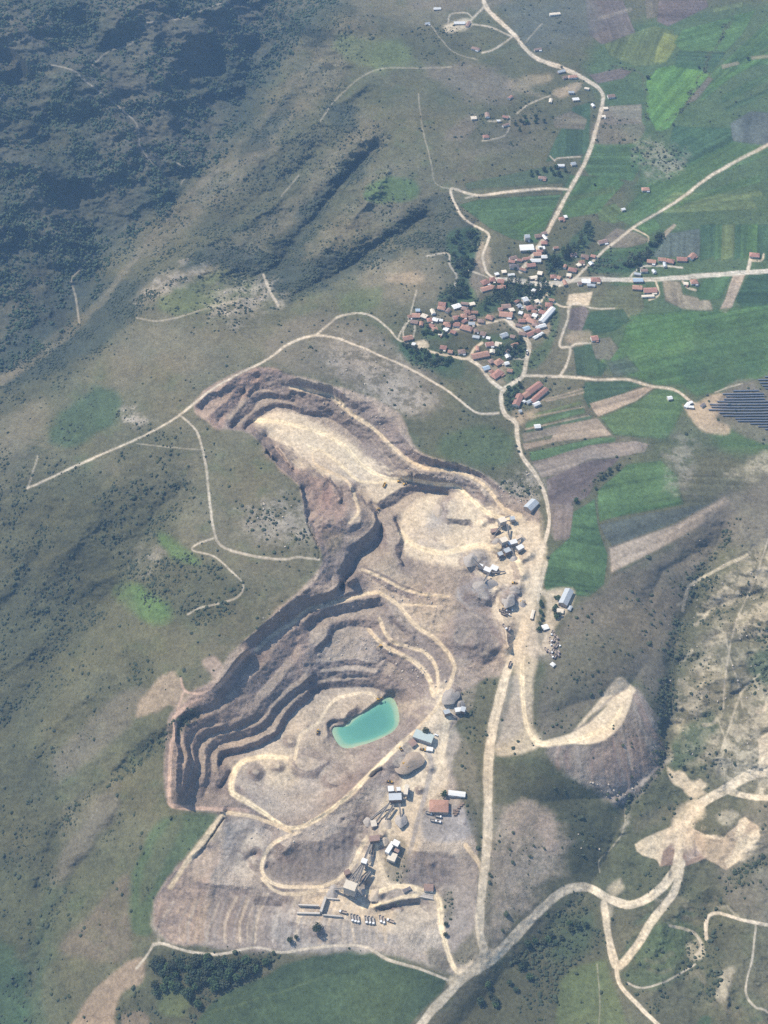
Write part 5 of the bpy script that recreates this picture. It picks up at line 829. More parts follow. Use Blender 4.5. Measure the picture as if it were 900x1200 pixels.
cluster("right of the northern road", [((634,286),(641,286),8,'red'), ((631,292.5),(638,292),7,'white',dict(rise=.7)), ((629,296),(636,295.5),6,'red'), ((625,299.5),(634,299.5),8,'orange'), ((621,307),(633.5,307),8,'white',S()), ((634,302.5),(641,302.5),8,'white',S()), ((617.5,312.5),(627,312),8,'red'), ((620,327),(629.5,326),6,'pale',F), ((630,321),(635,322),8,'pale',F), ((627,278.5),(634,277.5),8,'brown'), ((635,275.5),(640,274),6,'brown'), ((624,343),(627,344.5),7,'white',dict(h=6))], 'houses right of the northern road')
cluster("at the eastern road fork", [((645,326),(651.5,325.5),8,'red'), ((653,326.5),(656.5,327.5),7,'orange'), ((666,317),(675.5,318.5),9,'red'), ((664,323.5),(669,324),7,'pale',F), ((668,301),(675,299),7,'brown'), ((681,301.5),(690,302.5),7,'brown'), ((678.5,309.5),(684,308.5),7,'rust'), ((676,312.5),(680,311),6,'pale',F)], 'houses at the road fork')
cluster("below the paved road", [((681.5,331),(691.5,331.5),9,'white',dict(rise=1)), ((692.5,329.5),(703,329.5),10,'red'), ((741.5,330),(753,330),8,'blue',S()), ((741,338),(752,339),9,'orange'), ((754,342),(769,341.5),11,'red'), ((677,334),(681,333.5),6,'brown'), ((752,348.5),(766,348),4,'pale',F), ((809,332),(817,331.5),10,'orange'), ((801,333.5),(806,334),6,'pale',F)], 'houses below the paved road')
cluster("above the paved road", [((758,307.5),(768,308.5),8,'orange'), ((771,305.5),(780,306),8,'orange'), ((781,306.5),(789.5,308.5),9,'red'), ((793,305),(804.5,305.5),9,'red'), ((808,304.5),(813,299.5),9,'orange'), ((878,300),(889.5,300.5),10,'red',dict(hip=.45))], 'houses above the paved road')
cluster("in the eastern fields", [((701,286),(711,283.5),8,'brown',dict(chimney=False)), ((752,223.5),(760.5,223),8,'orange'), ((728,247.5),(732,246.5),5,'white',S()), ((692.5,398.5),(700,397.5),10,'red'), ((782,468.5),(787,467.5),6,'white',S())], 'scattered field houses')
cluster("beside the upper northern road", [((666,91.5),(676,91),8,'orange'), ((659.5,92.5),(664,91.5),6,'brown'), ((671,118),(678,117.5),8,'white',dict(rise=.8)), ((712,114.5),(720,113.5),9,'brown'), ((707,128.5),(712,128),6,'pale',F), ((705,138),(709,137.5),5,'pale',F), ((644,18.5),(656,17),7,'pale',dict(rise=.9)), ((651,195.5),(661,195.5),6,'white',S()), ((669,194),(674,193),7,'grey'), ((631,209.5),(640,210.5),7,'brown'), ((655,258.5),(661,257.5),7,'red'), ((661,255.5),(664,255),6,'white',F), ((685,104.5),(690,105.5),5,'pale',F), ((626,60),(634,58.5),5,'brown')], 'houses beside the upper northern road')
cluster("on the top hillside", [((508,12),(516.5,11),8,'white',S()), ((532,28.5),(545,28),9,'white',S()), ((553,57.5),(562,59.5),8,'brown'), ((498,29.5),(503,28.5),6,'grey'), ((552,140),(558,139.5),8,'pale',dict(rise=.8)), ((566,162),(572.5,161),8,'red'), ((582,143),(586,143),5,'white',S()), ((547,32),(550,27),6,'brown')], 'hillside farm buildings')
house((618.5,461.5), (633,451.5), 10, 'red', 'upper of the two parallel long red barns east of the main lane', 'barn', h=4, chimney=False, group='red barns by the terraced plots')
house((622.5,472.5), (640,457.5), 8, 'red', 'narrow lower long red barn beside the terraced plots', 'barn', h=3.6, chimney=False, group='red barns by the terraced plots')
house((604,477), (609.5,464.5), 10, 'red', 'wide red barn at the left end of the barn group, beside the lane', 'barn', h=4, chimney=False, group='red barns by the terraced plots')
house((612.5,466.5), (619,462.5), 9, 'orange', 'short orange-roofed barn joining the wide barn and the long barns', 'barn', h=3.6, chimney=False, group='red barns by the terraced plots')
cluster("below the red barns", [((625,476.5),(632,473.5),6,'white',S()), ((617,473.5),(623,471),5,'grey',S()), ((613,473),(615,471.5),4,'white',S()), ((626,501.5),(633,501),7,'white',S()), ((608,484),(611,483),4,'grey',S())], 'sheds below the red barns')
# sheds and outhouses in the back yards
HS = [tuple(o.location) for o in COL.objects if o.type == 'EMPTY']
def yard_sheds(poly, n, where, group, seed):
    rng = np.random.default_rng(seed); p = np.array(poly, float); out = []; tries = 0
    while len(out) < n and tries < 3000:
        tries += 1; q = p.min(0) + (p.max(0) - p.min(0)) * rng.random(2)
        if not inside(q[:1], q[1:], p)[0]: continue
        g = at(*q)
        if any((g.x - h[0]) ** 2 + (g.y - h[1]) ** 2 < 11 ** 2 for h in HS): continue
        HS.append(tuple(g)); a = rng.normal() * .35 + (0 if rng.random() < .7 else 1.4); L = rng.uniform(2.6, 4.6)
        out.append(((q[0] - math.cos(a) * L, q[1] - math.sin(a) * L * .6), (q[0] + math.cos(a) * L, q[1] + math.sin(a) * L * .6), rng.uniform(4.5, 7.5), str(rng.choice(['red', 'orange', 'brown', 'rust', 'grey', 'pale', 'white', 'red', 'brown'])), dict(kind='outhouse', h=float(rng.uniform(2.6, 3.8)), chimney=False)))
    cluster(where, out, group, 'outhouse')
yard_sheds([(480,368),(545,356),(575,366),(560,392),(510,390),(482,378)], 8, "in the western quarter's back yards", 'outhouses of the western quarter', 31)
yard_sheds([(606,350),(650,352),(645,368),(628,398),(610,392),(604,368)], 7, 'in the yards of the village centre', 'outhouses of the village centre', 32)
yard_sheds([(555,395),(600,392),(608,412),(600,445),(575,445),(553,415)], 7, 'in the southern back yards', 'outhouses of the southern quarter', 33)
yard_sheds([(585,300),(615,298),(650,270),(655,290),(640,318),(600,326)], 6, 'in the yards along the northern road', 'outhouses along the northern road', 34)
yard_sheds([(640,318),(700,292),(705,300),(690,325),(700,340),(660,338)], 5, 'in the yards at the eastern fork', 'outhouses at the eastern fork', 35)
yard_sheds([(740,298),(815,298),(820,340),(745,350)], 4, 'in the yards along the paved road', 'outhouses along the paved road', 36)
yard_sheds([(630,75),(700,95),(700,125),(640,125),(560,165),(550,135),(610,110)], 8, 'in the northern plots', 'outhouses of the northern plots', 37)
# quarry buildings
house((617.5,600), (627,589), 12, 'grey', 'large pale grey shed at the top of the quarry yard, beside the road bend', 'warehouse', h=6, chimney=False, wall='wall2')
house((659,711), (667,693.5), 11, 'grey', 'long grey-roofed shed between the round thicket and the green field', 'warehouse', h=5.5, chimney=False, wall='wall2')
house((652,716.5), (660,717.5), 6, 'pale', 'low cream annex in front of the long grey-roofed shed', 'shed', h=2.8, rise=.5, chimney=False)
house((666.5,716), (669,711.5), 4, 'grey', 'tiny grey shed at the right of the long grey-roofed shed', 'shed', h=2.4, rise=.5, chimney=False)
house((486,861), (507,869.5), 11, 'greenish', 'grey green workshop roof beside the turquoise lake', 'workshop', h=6, rise=1.6, chimney=False, wall='concrete')
house((480.5,873.5), (486.5,870), 8, 'brown', 'small brown-roofed hut at the lower left of the grey green workshop', 'hut', h=3, rise=.6, chimney=False)
house((500,878.5), (507,879.5), 5, 'white', 'white cabin below the grey green workshop', 'cabin', h=2.8, rise=.3, chimney=False)
house((503.5,946), (525,947.5), 15, 'rust', 'square red-roofed office of the southern quarry yard', 'office', h=5, rise=2.2, chimney=False, hip=.45, wall='wall2')
house((525.5,930.5), (545,932.5), 6, 'white', 'long white-roofed shed above the stacked pallets in the southern yard', 'shed', h=3.6, rise=.8, chimney=False)
house((497,1041), (507.5,1042), 8, 'brown', 'small weighbridge hut with brown roof at the haul road bend', 'weighbridge hut', h=3.2, rise=.8, chimney=False, name='weighbridge_hut')
house((635.5,737.5), (642,735), 7, 'white', 'white cabin at the lower end of the tree strip in the truck yard', 'cabin', h=3, rise=.6, chimney=False)
house((646,781.5), (649,778.5), 5, 'white', 'lone white cabin below the packed truck yard', 'cabin', h=2.8, rise=.4, chimney=False)
house((622.5,726.5), (625,716), 3.4, 'pale', 'narrow pale cabin beside the haul road, left of the tree strip', 'cabin', h=2.8, rise=.3, chimney=False)
for p1, p2, W_, l in [((803,478.5),(807,473.5),5,'leftmost white cabinet beside the solar field gate'), ((806.5,478),(812.5,478.5),4,'lower white cabinet beside the solar field gate'), ((807.5,473.5),(811,472.5),4,'upper white cabinet beside the solar field gate')]:
    house(p1, p2, W_, 'white', l, 'equipment cabin', h=2.8, rise=.3, chimney=False, name='equipment_cabin', group='cabinets at the solar field')
house((821.5,477.5), (825.5,474.5), 4, 'dgrey', 'dark container standing on bare ground before the solar panels', 'container', h=2.6, rise=.1, chimney=False)
house((472.5,1045.5), (481,1041.5), 3.2, 'dgrey', 'grey shipping container beside the haul road left of the weighbridge', 'container', h=2.8, rise=.1, chimney=False)

# ------------------------------------------------------------------ solar field
rows = [(858.7,889,458),(846.7,895,461.6),(850.7,895,464.4),(848,896,467.6),(840,945,470.3),(831.3,945,473.6),(833.3,945,476.7),(830,945,480),(842.7,945,483.6),(846.7,945,487),(861.3,945,490.3),(864,945,493.3),(878.7,945,496.4),(888,945,499.6),(896,945,502.7)]
rows2 = [(896,950,441.5),(888,950,445),(890,950,448.4),(893,950,451.8),(896,950,455)]
def panel_row(x0, x1, y, lab):
    a, b = at(x0, y + .6), at(x1, y); d = b - a; L = math.hypot(d.x, d.y); slope = math.atan2(d.z, L)
    t = root('solar_panel_row', a, math.atan2(d.y, d.x), lab, 'solar panels', 'rows of solar panels'); n = max(2, int(L / 5))
    m = MB(); z = lambda x: math.tan(slope) * x
    for k in range(n):                                          # tables tilted away from the camera, with joints between
        u0, u1 = L * k / n + .04, L * (k + 1) / n - .04
        v = [(u0,-1.2,1.75+z(u0)),(u1,-1.2,1.75+z(u1)),(u1,1.2,.8+z(u1)),(u0,1.2,.8+z(u0))]; v += [(p[0], p[1], p[2] - .07) for p in v]
        m.add(v, [(0,1,2,3),(7,6,5,4),(0,4,5,1),(1,5,6,2),(2,6,7,3),(3,7,4,0)])
    m.build('panel', M['panel'], t); p = MB()
    for k in range(n + 1):
        x = min(max(L * k / n, .2), L - .2); p.box(x - .08, x + .08, -.8, -.65, -1 + z(x), 1.45 + z(x)); p.box(x - .08, x + .08, .7, .85, -1 + z(x), .88 + z(x))
    p.build('support_posts', M['alu'], t)  # separate posts in two lines under the tables, no rails joining them
for k, r_ in enumerate(rows): panel_row(*r_, f"dark solar panel row, {ORD[k]} from the top of the large solar field")
for k, r_ in enumerate(rows2): panel_row(*r_, f"solar panel row, {ORD[k]} from the top of the small field at the right edge")
# ------------------------------------------------------------------ vehicles
def make_truck(kind):
    """a three-axle tipper, 8.6 m long, heading +x"""
    p = {}
    c = MB(); c.add([(2.2,-1.2,1.0),(4.3,-1.2,1.0),(4.3,1.2,1.0),(2.2,1.2,1.0),(2.2,-1.2,3.0),(3.9,-1.15,3.0),(3.9,1.15,3.0),(2.2,1.2,3.0),(4.3,-1.2,2.0),(4.3,1.2,2.0)], [(0,3,2,1),(4,5,6,7),(0,1,8,5,4),(3,7,6,9,2),(0,4,7,3),(1,2,9,8),(8,9,6,5)])
    w = MB(); w.add([(4.32,-1.0,2.05),(4.32,1.0,2.05),(3.99,1.0,2.85),(3.99,-1.0,2.85)], [(0,1,2,3)])
    b = MB(); b.add([(-4.3,-1.25,1.3),(1.9,-1.25,1.3),(1.9,1.25,1.3),(-4.3,1.25,1.3),(-4.5,-1.35,2.9),(2.0,-1.35,2.9),(2.0,1.35,2.9),(-4.5,1.35,2.9),(-4.3,-1.2,2.88),(1.8,-1.2,2.88),(1.8,1.2,2.88),(-4.3,1.2,2.88),(-4.1,-1.1,1.5),(1.7,-1.1,1.5),(1.7,1.1,1.5),(-4.1,1.1,1.5)],
      [(0,3,2,1),(0,1,5,4),(1,2,6,5),(2,3,7,6),(3,0,4,7),(4,5,9,8),(5,6,10,9),(6,7,11,10),(7,4,8,11),(8,9,13,12),(9,10,14,13),(10,11,15,14),(11,8,12,15),(12,13,14,15)])
    ch = MB(); ch.box(-4.2, 4.2, -.45, .45, .75, 1.15)
    wh = []
    for x in (3.3, -1.6, -3.0):
        for s in (-1, 1): k = MB(); k.cyl((x, s * 1.22, .55), (x, s * .8, .55), .55, 10); wh.append(k.mesh('wheel', M['tyre']))
    cab, bed = {'white': ('cab', 'steel'), 'dusty': ('cab', 'tan'), 'dark': ('dcab', 'tan'), 'yellow': ('yellow', 'yellow')}[kind]
    return [('cab', c.mesh('cab', M[cab])), ('windscreen', w.mesh('windscreen', M['glass'])), ('dump_bed', b.mesh('dump_bed', M[bed])), ('chassis', ch.mesh('chassis', M['rustst']))] + [('wheel', m) for m in wh]
TR = {k: make_truck(k) for k in ('white', 'dusty', 'dark', 'yellow')}
def place(parts, name, p, head, label, cat, group=None, scale=1.0):
    """p: photo pixel; head: a second pixel it faces towards"""
    a, b = at(*p), at(*head); d = b - a
    t = root(name, a + Vector((0,0,.1)), math.atan2(d.y, d.x), label, cat, group); t.scale = (scale,) * 3
    sl = math.atan2(d.z, math.hypot(d.x, d.y)); t.rotation_euler = (0, -max(-.25, min(.25, sl)), math.atan2(d.y, d.x))
    for n, me in parts: link(n, me, t)
    return t
for k, (x, y) in enumerate([(412.5,1076),(416,1076.8),(419.5,1077.6),(429,1078.5),(433,1079),(437,1079.6),(446,1078),(449.5,1079.4)]):
    place(TR['white' if k < 6 else 'dusty'], 'tipper_truck', (x, y), (x + .9, y + 5), f"white-cabbed tipper truck parked in a row, {ORD[k]} from the left on the southern terrace" if k < 6 else f"dusty tipper truck, {'left' if k == 6 else 'right'} one of the last parked pair on the southern terrace", 'truck', 'trucks parked on the southern terrace')
place(TR['dusty'], 'tipper_truck', (402,1069.5), (396,1068), 'lone dusty tipper truck left of the parked rows on the southern terrace', 'truck'); place(TR['dusty'], 'tipper_truck', (457.5,1080), (452,1078), 'dusty tipper truck standing apart at the right end of the parked rows', 'truck')
yard = [(647,742.5),(649.5,745),(653,748),(645.5,750.5),(649,751),(652.5,753),(645,755),(648.5,757.5),(652,758),(655,756),(640,762.5),(643.5,764.5),(647.5,763.5),(651,765.5),(654.5,764.5),(646.5,769),(650.5,770),(654,768)]
YD = ['at the tip of', 'second from the top in', 'upper right in', 'left in the third rank of', 'middle in the third rank of', 'right in the third rank of', 'left in the fourth rank of', 'inner left in the fourth rank of', 'inner right in the fourth rank of', 'right in the fourth rank of', 'far left, standing out of', 'second from left in the fifth rank of', 'middle of the fifth rank of', 'inner right in the fifth rank of', 'right end of the fifth rank of', 'left in the lowest rank of', 'middle in the lowest rank of', 'right in the lowest rank of']
for k, (x, y) in enumerate(yard): place(TR['dark' if k % 3 else 'dusty'], 'tipper_truck', (x, y), (x + (3 if k % 4 else -2), y + 5), f"{'dark' if k % 3 else 'dusty pale'} tipper truck {YD[k]} the packed truck yard", 'truck', 'trucks in the packed yard', .82)
for k, (x, y) in enumerate([(587.5,717),(591,715.5),(594.5,716.5),(597.5,715),(590,720.5),(594,720)]): place(TR['dusty' if k % 2 else 'dark'], 'tipper_truck', (x, y), (x + 5, y + 2), f"{'pale' if k % 2 else 'dark'} truck, {ORD[k % 4]} from left in the {'upper' if k < 4 else 'lower'} rank left of the main haul road", 'truck', 'trucks left of the haul road', .85)
for p, h, k, l in [((591.5,735.5),(594,739),'dusty','dusty truck, left one of the pair below the parked ranks'), ((596.5,738.5),(596,743),'dark','dark truck, right one of the pair below the parked ranks'), ((597.5,779.5),(595,786),'dark','dark truck driving on the haul road above the grass strip'), ((450.5,569),(453,564),'yellow','yellow dump truck on the upper pit floor above the dark step face'), ((439,829.5),(445,832),'dusty','dusty tipper truck at the lake ramp')][:4]:
    place(TR[k], 'tipper_truck', p, h, l, 'truck', None, 1.0)
place(TR['white'], 'tipper_truck', (617.5,414), (618,408), 'white truck driving on the village lane below the centre', 'truck')
place(TR['yellow'], 'tipper_truck', (475,897), (470,893), 'yellow dump truck beside the small stockpile above the crusher', 'truck')
for k, (x, y) in enumerate([(502.5,953.5),(513.5,957.5),(508,962.5),(513,963.5)]): place(TR['white'], 'tipper_truck', (x, y), (x + 6, y + 1.2), ['white truck at the lower left corner of the red-roofed office', 'white truck close below the red-roofed office', 'white truck, left one of the front pair below the office', 'white truck, right one of the front pair below the office'][k], 'truck', 'trucks by the office', .9)
def make_excavator():
    t = MB()
    for s in (-1, 1): t.box(-2, 2, s * 1.3 - .35, s * 1.3 + .35, 0, .95)
    h = MB(); h.box(-1.9, 1.3, -1.3, 1.3, 1.05, 2.3); c = MB(); c.box(.2, 1.5, .3, 1.3, 2.3, 3.3)
    a = MB(); a.beam((1.2,0,1.8), (4.2,0,4.2), .5, .6); a.beam((4.2,0,4.2), (6.2,0,2.0), .4, .5); b = MB(); b.taper(5.6, 6.8, -.7, .7, .8, 2.0, .6)
    return [('crawler_tracks', t.mesh('crawler_tracks', M['tyre'])), ('housing', h.mesh('housing', M['yellow'])), ('cab', c.mesh('cab', M['glass'])), ('boom', a.mesh('boom', M['yellow'])), ('bucket', b.mesh('bucket', M['rustst']))]
def make_loader():
    b = MB(); b.box(-3.2, .4, -1.2, 1.2, 1.0, 2.3); b.box(.4, 2.2, -.8, .8, .9, 1.7); c = MB(); c.box(-.6, .9, -.9, .9, 2.3, 3.5)
    k = MB(); k.add([(3.2,-1.5,.2),(4.5,-1.5,.2),(3.2,-1.5,1.6),(3.2,1.5,.2),(4.5,1.5,.2),(3.2,1.5,1.6)], [(0,1,2),(3,5,4),(0,3,4,1),(0,2,5,3)]); k.beam((1.8,-.7,1.5), (3.4,-.7,1.0), .25, .4); k.beam((1.8,.7,1.5), (3.4,.7,1.0), .25, .4); w = []
    for x in (-2.1, 1.5):
        for s in (-1, 1): q = MB(); q.cyl((x, s * 1.45, .85), (x, s * .85, .85), .85, 10); w.append(('wheel', q.mesh('wheel', M['tyre'])))
    return [('body', b.mesh('body', M['yellow'])), ('cab', c.mesh('cab', M['glass'])), ('bucket', k.mesh('bucket', M['rustst']))] + w
EX, LO = make_excavator(), make_loader()
place(EX, 'excavator', (467.5,564.5), (472,563), 'yellow excavator on the upper pit floor beside the top of the dark step', 'excavator'); place(LO, 'wheel_loader', (475,567.5), (479,566), 'wheel loader at the crest of the dark step face', 'loader'); place(EX, 'excavator', (443.5,597.5), (440,600), 'excavator on the narrow rock rib below the dark step', 'excavator')
place(EX, 'excavator', (443,820), (447,823), 'excavator at the upper shore of the turquoise lake', 'excavator'); place(LO, 'wheel_loader', (456.5,916.5), (451,915), 'wheel loader feeding the southern crusher', 'loader'); place(EX, 'excavator', (446,757.5), (443,760), 'excavator on the rubble ramp of the lower pit', 'excavator'); place(LO, 'wheel_loader', (372.5,858), (372,864), 'loader on the pit floor track left of the lake', 'loader')
place(LO, 'wheel_loader', (603,684), (607,684.5), 'loader beside the small gravel heap on the haul road edge', 'loader'); place(EX, 'excavator', (611,706), (615,708), 'excavator beside the lower gravel heap near the haul road', 'excavator'); place(LO, 'wheel_loader', (470,878.5), (473,883), 'loader left of the brown-roofed hut', 'loader'); place(LO, 'wheel_loader', (496,879), (493,878), 'loader beside the white cabin below the workshop', 'loader')
def make_car():
    b = MB(); b.box(-2.1, 2.1, -.85, .85, .4, 1.0); b.taper(-1.3, 1.0, -.8, .8, 1.5, 1.0, .8); w = []
    g = MB()
    for x in (1.3, -1.3):
        for s in (-1, 1): q = MB(); q.cyl((x, s * .87, .34), (x, s * .6, .34), .34, 8); w.append(('wheel', q.mesh('wheel', M['tyre'])))
    return [('body', b.mesh('body', M['cab']))] + w
place(make_car(), 'car', (511,861.5), (515,863), 'white car parked right of the grey green workshop', 'car', None, 1.1)
# pallets of goods, stacked in the yard
PAL = MB()
for k in range(6): PAL.box(-1.6, 1.6, -1.1, 1.1, k * .32, k * .32 + .24)
PALM = PAL.mesh('pallet_stack', M['rustst'])
for k, (x, y) in enumerate([(532,952.5),(535.5,953),(532.5,949.8),(536,950.2),(537.5,947),(540,944.5),(542,942.5),(533.5,955.2)]):
    o = link('pallet_stack', PALM); o.location = at(x, y); o.rotation_euler = (0, 0, .1); tag(o, 'dark stack of pallets in the yard between the office and the long white shed', 'pallet stack', 'pallet stacks in the southern yard')
# ------------------------------------------------------------------ crushing plant
def W3(u, v, h=0.0): p = at(u, v); return Vector((p.x, p.y, p.z + h))
def lift(u, v, h):
    """the world point h metres above the ground at pixel (u, v)"""
    return W3(u, v, h)
def conveyor(p, hp, q, hq, label, w=1.8):
    a, b = lift(*p, hp), lift(*q, hq); c = lift(*p, 0)
    t = root('conveyor', c, 0, label, 'conveyor', 'belt conveyors of the quarry'); a -= c; b -= c
    m = MB(); m.beam(a, b, w, .25); m.build('belt', M['belt'], t); g = MB(); sd_ = (b - a).cross(Vector((0,0,1))).normalized() * w * .55
    for s in (-1, 1): g.beam(a + sd_ * s + Vector((0,0,.3)), b + sd_ * s + Vector((0,0,.3)), .3, .7)
    g.build('side_girder', M['steel'], t); n = max(2, int((b - a).length / 9))
    for k in range(1, n + 1):
        x = a.lerp(b, k / n); gz = ground_z(x.x + c.x, x.y + c.y) - c.z
        if x.z - gz > 1.2:
            l = MB()
            for s in (-1, 1): l.beam(x + sd_ * s, Vector((x.x, x.y, gz - .4)) + sd_ * s * 1.3, .3, .3)
            l.build('trestle', M['steel'], t)
def tower(p, sx, sy, h, label, roof='pale', wall='steel', rz=.3, legs=.35, name='screening_tower', cat='screening tower', hop=False):
    """a plant house on steel legs, with a bunker below when hop"""
    t = root(name, at(*p), rz, label, cat); l = MB(); z1 = h * legs
    for x in (-1, 1):
        for y in (-1, 1): l.box(x * (sx / 2 - .4) - .3, x * (sx / 2 - .4) + .3, y * (sy / 2 - .4) - .3, y * (sy / 2 - .4) + .3, -1.5, z1)
    l.beam((-sx/2+.4,-sy/2+.4,0), (sx/2-.4,-sy/2+.4,z1), .25, .25); l.beam((-sx/2+.4,sy/2-.4,0), (sx/2-.4,sy/2-.4,z1), .25, .25); l.build('frame', M['rustst'], t)
    b = MB(); b.box(-sx/2, sx/2, -sy/2, sy/2, z1, h); b.build('body', M[wall], t)
    if hop: k = MB(); k.taper(-sx*.35, sx*.35, -sy*.35, sy*.35, z1*.35, z1 - .02, .3); k.build('hopper', M['steel'], t)
    r = MB(); r.add([(-sx/2-.3,-sy/2-.3,h+.3),(sx/2+.3,-sy/2-.3,h+.3),(sx/2+.3,sy/2+.3,h+1.0),(-sx/2-.3,sy/2+.3,h+1.0),(-sx/2-.3,-sy/2-.3,h+.03),(sx/2+.3,-sy/2-.3,h+.03),(sx/2+.3,sy/2+.3,h+.03),(-sx/2-.3,sy/2+.3,h+.03)], [(0,1,2,3),(7,6,5,4),(0,4,5,1),(1,5,6,2),(2,6,7,3),(3,7,4,0)]); r.build('roof', M[roof], t)
    s = MB(); s.box(sx/2 + .02, sx/2 + 1.2, -sy/2, sy/2, z1, z1 + .15)
    for y in (-sy/2, 0, sy/2): s.box(sx/2 + 1.1, sx/2 + 1.18, y - .04, y + .04, z1 + .16, z1 + 1.2)
    s.box(sx/2 + 1.1, sx/2 + 1.18, -sy/2, sy/2, z1 + 1.21, z1 + 1.29); s.build('walkway', M['steel'], t)
    return t
tower((411,1048), 13, 9, 21, 'tallest white-roofed silo house above the southern loading terrace', 'pale', 'concrete', -.35, .3, 'silo_house', 'silo house', True)
tower((427,1016), 6, 5, 14, 'small white-roofed screening tower at the head of the fanned conveyors', 'white', 'steel', -.35, .4, hop=True)
tower((439,986), 11, 6, 7, 'brown transfer tower halfway along the conveyor line', 'brown', 'rustst', .15, .4, 'transfer_tower', 'transfer tower'); tower((438,968), 6, 7, 6, 'pale transfer house between the crusher and the conveyor line', 'pale', 'steel', .2, .4, 'transfer_tower', 'transfer tower')
tower((463,938), 14, 8, 8, 'dark primary crusher house with a long shadow side', 'grey', 'rustst', .05, .3, 'crusher_house', 'crusher house', True); tower((458,929), 6, 6, 9, 'pale feed hopper house on the left of the primary crusher', 'white', 'steel', .1, .4, 'feed_hopper', 'hopper', True); tower((467,929), 4, 4, 8, 'small white-topped hopper above the primary crusher', 'white', 'steel', .1, .4, 'feed_hopper', 'hopper', True)
tower((476,930), 4, 12, 9, 'narrow inclined feeder house right of the primary crusher', 'pale', 'steel', -.15, .4, 'feeder_house', 'feeder house')
tower((457,996), 4.5, 14, 6, 'long white tank house of the mixing plant beside the conveyor line', 'white', 'cab', -.55, .3, 'mixing_house', 'mixing plant'); tower((464,992), 7, 6, 8, 'square pale box of the mixing plant, upper right', 'white', 'steel', -.5, .35, 'mixing_house', 'mixing plant', hop=True); tower((459.5,1007), 9, 9, 6, 'broad cream bunker at the lower end of the mixing plant', 'pale', 'concrete', -.4, .3, 'aggregate_bunker', 'bunker', hop=True); tower((465,999), 5, 4, 5, 'small brown box in the middle of the mixing plant', 'brown', 'rustst', -.5, .35, 'mixing_house', 'mixing plant')
tower((407,1025), 6, 5, 6, 'dark drive house beside the lower conveyors', 'brown', 'rustst', .4, .3, 'drive_house', 'drive house')
conveyor((457,944), 7, (440,967), 4, 'conveyor from the crusher down to the pale transfer house'); conveyor((455,946), 6, (433,962), 2, 'upper left conveyor ending on the rubble below the crusher', 1.4); conveyor((461,946), 6, (452,962), 3, 'short conveyor below the middle of the crusher'); conveyor((468,945), 6, (470,960), 2, 'short conveyor below the right end of the crusher', 1.4)
conveyor((438,984), 5, (428,1011), 11, 'conveyor from the brown transfer tower to the screening tower', 2.4); conveyor((436,985), 5, (433,1003), 3, 'short branch conveyor right of the main line'); conveyor((425,1019), 11, (413,1044), 17, 'middle of the fanned conveyors above the silo house'); conveyor((424,1018), 10, (408,1036), 6, 'left outer one of the fanned conveyors'); conveyor((427,1019), 11, (418,1046), 16, 'right one of the fanned conveyors at the silo house'); conveyor((434,1024), 6, (421,1043), 9, 'curved-away outer right conveyor beside the big shadow')
conveyor((392,1044), 4, (407,1047), 13, 'feeding conveyor left of the silo house'); conveyor((441,985), 4, (449,984), 1.5, 'short conveyor right of the brown transfer tower')
# north plant
tower((588,617), 9, 7, 13, 'upper screening house of the northern plant above its long shadow', 'pale', 'steel', .4, .4, hop=True); tower((580,625), 11, 5, 6, 'low brown feeder house left of the upper screening house', 'brown', 'rustst', .25, .4, 'feeder_house', 'feeder house'); tower((600,612), 6, 5, 8, 'small grey house right of the upper screening house', 'grey', 'steel', .2, .4, hop=True)
tower((590,639), 9, 7, 11, 'middle screening house of the northern plant', 'pale', 'steel', .45, .4, hop=True); tower((600,640), 12, 6, 8, 'long white-roofed house in the middle of the northern plant', 'white', 'steel', .35, .4); tower((609,646), 9, 6, 8, 'white-roofed house at the right end of the northern plant', 'white', 'steel', .6, .4, hop=True); tower((594,650), 8, 6, 9, 'lower dark screening house of the northern plant', 'grey', 'rustst', .5, .4, hop=True)
tower((586,653), 6, 5, 7, 'small dark hopper at the lower left of the northern plant', 'grey', 'rustst', .5, .4, 'feed_hopper', 'hopper', True); tower((571,672), 9, 6, 8, 'white framed screen house above the grey gravel fan', 'white', 'steel', -.5, .4, hop=True); tower((579,669), 9, 7, 6, 'right-hand white box of the gravel screening plant', 'white', 'steel', -.5, .4); tower((563,667), 5, 4, 7, 'narrow white tower left of the gravel screening plant', 'white', 'steel', -.5, .4)
conveyor((586,622), 9, (579,628), 3, 'short conveyor under the upper screening house'); conveyor((594,620), 10, (597,632), 2, 'conveyor dropping below the upper screening house'); conveyor((592,643), 8, (585,657), 2, 'conveyor left of the lower dark screening house'); conveyor((598,645), 7, (603,655), 2, 'conveyor right of the lower dark screening house'); conveyor((604,638), 6, (612,632), 3, 'conveyor rising right of the long white-roofed house')
conveyor((568,672), 6, (553,660), 11, 'stacker conveyor left of the gravel screening plant'); conveyor((572,676), 6, (567,686), 9, 'stacker conveyor above the grey gravel fan'); conveyor((576,674), 5, (592,671), 2, 'outgoing conveyor right of the gravel screening plant', 1.4); conveyor((598,608), 6, (582,611), 2, 'long conveyor above the upper screening house', 1.4)
# mobile crusher by the grass strip
tower((523.5,837.5), 7, 5, 6, 'left mobile crusher unit in front of the grey gravel patch', 'grey', 'rustst', .3, .3, 'mobile_crusher', 'crusher', True); tower((537,835), 8, 5, 6, 'middle mobile crusher unit by the grass strip', 'white', 'steel', .2, .3, 'mobile_crusher', 'crusher', True); tower((542.5,835), 5, 6, 7, 'right mobile crusher unit at the edge of the grass strip', 'grey', 'rustst', -.3, .3, 'mobile_crusher', 'crusher', True); conveyor((540,836), 5, (539,828), 7, 'short white conveyor on the right mobile crusher'); conveyor((527,838), 3, (534,842), 2, 'low conveyor between the mobile crushers')
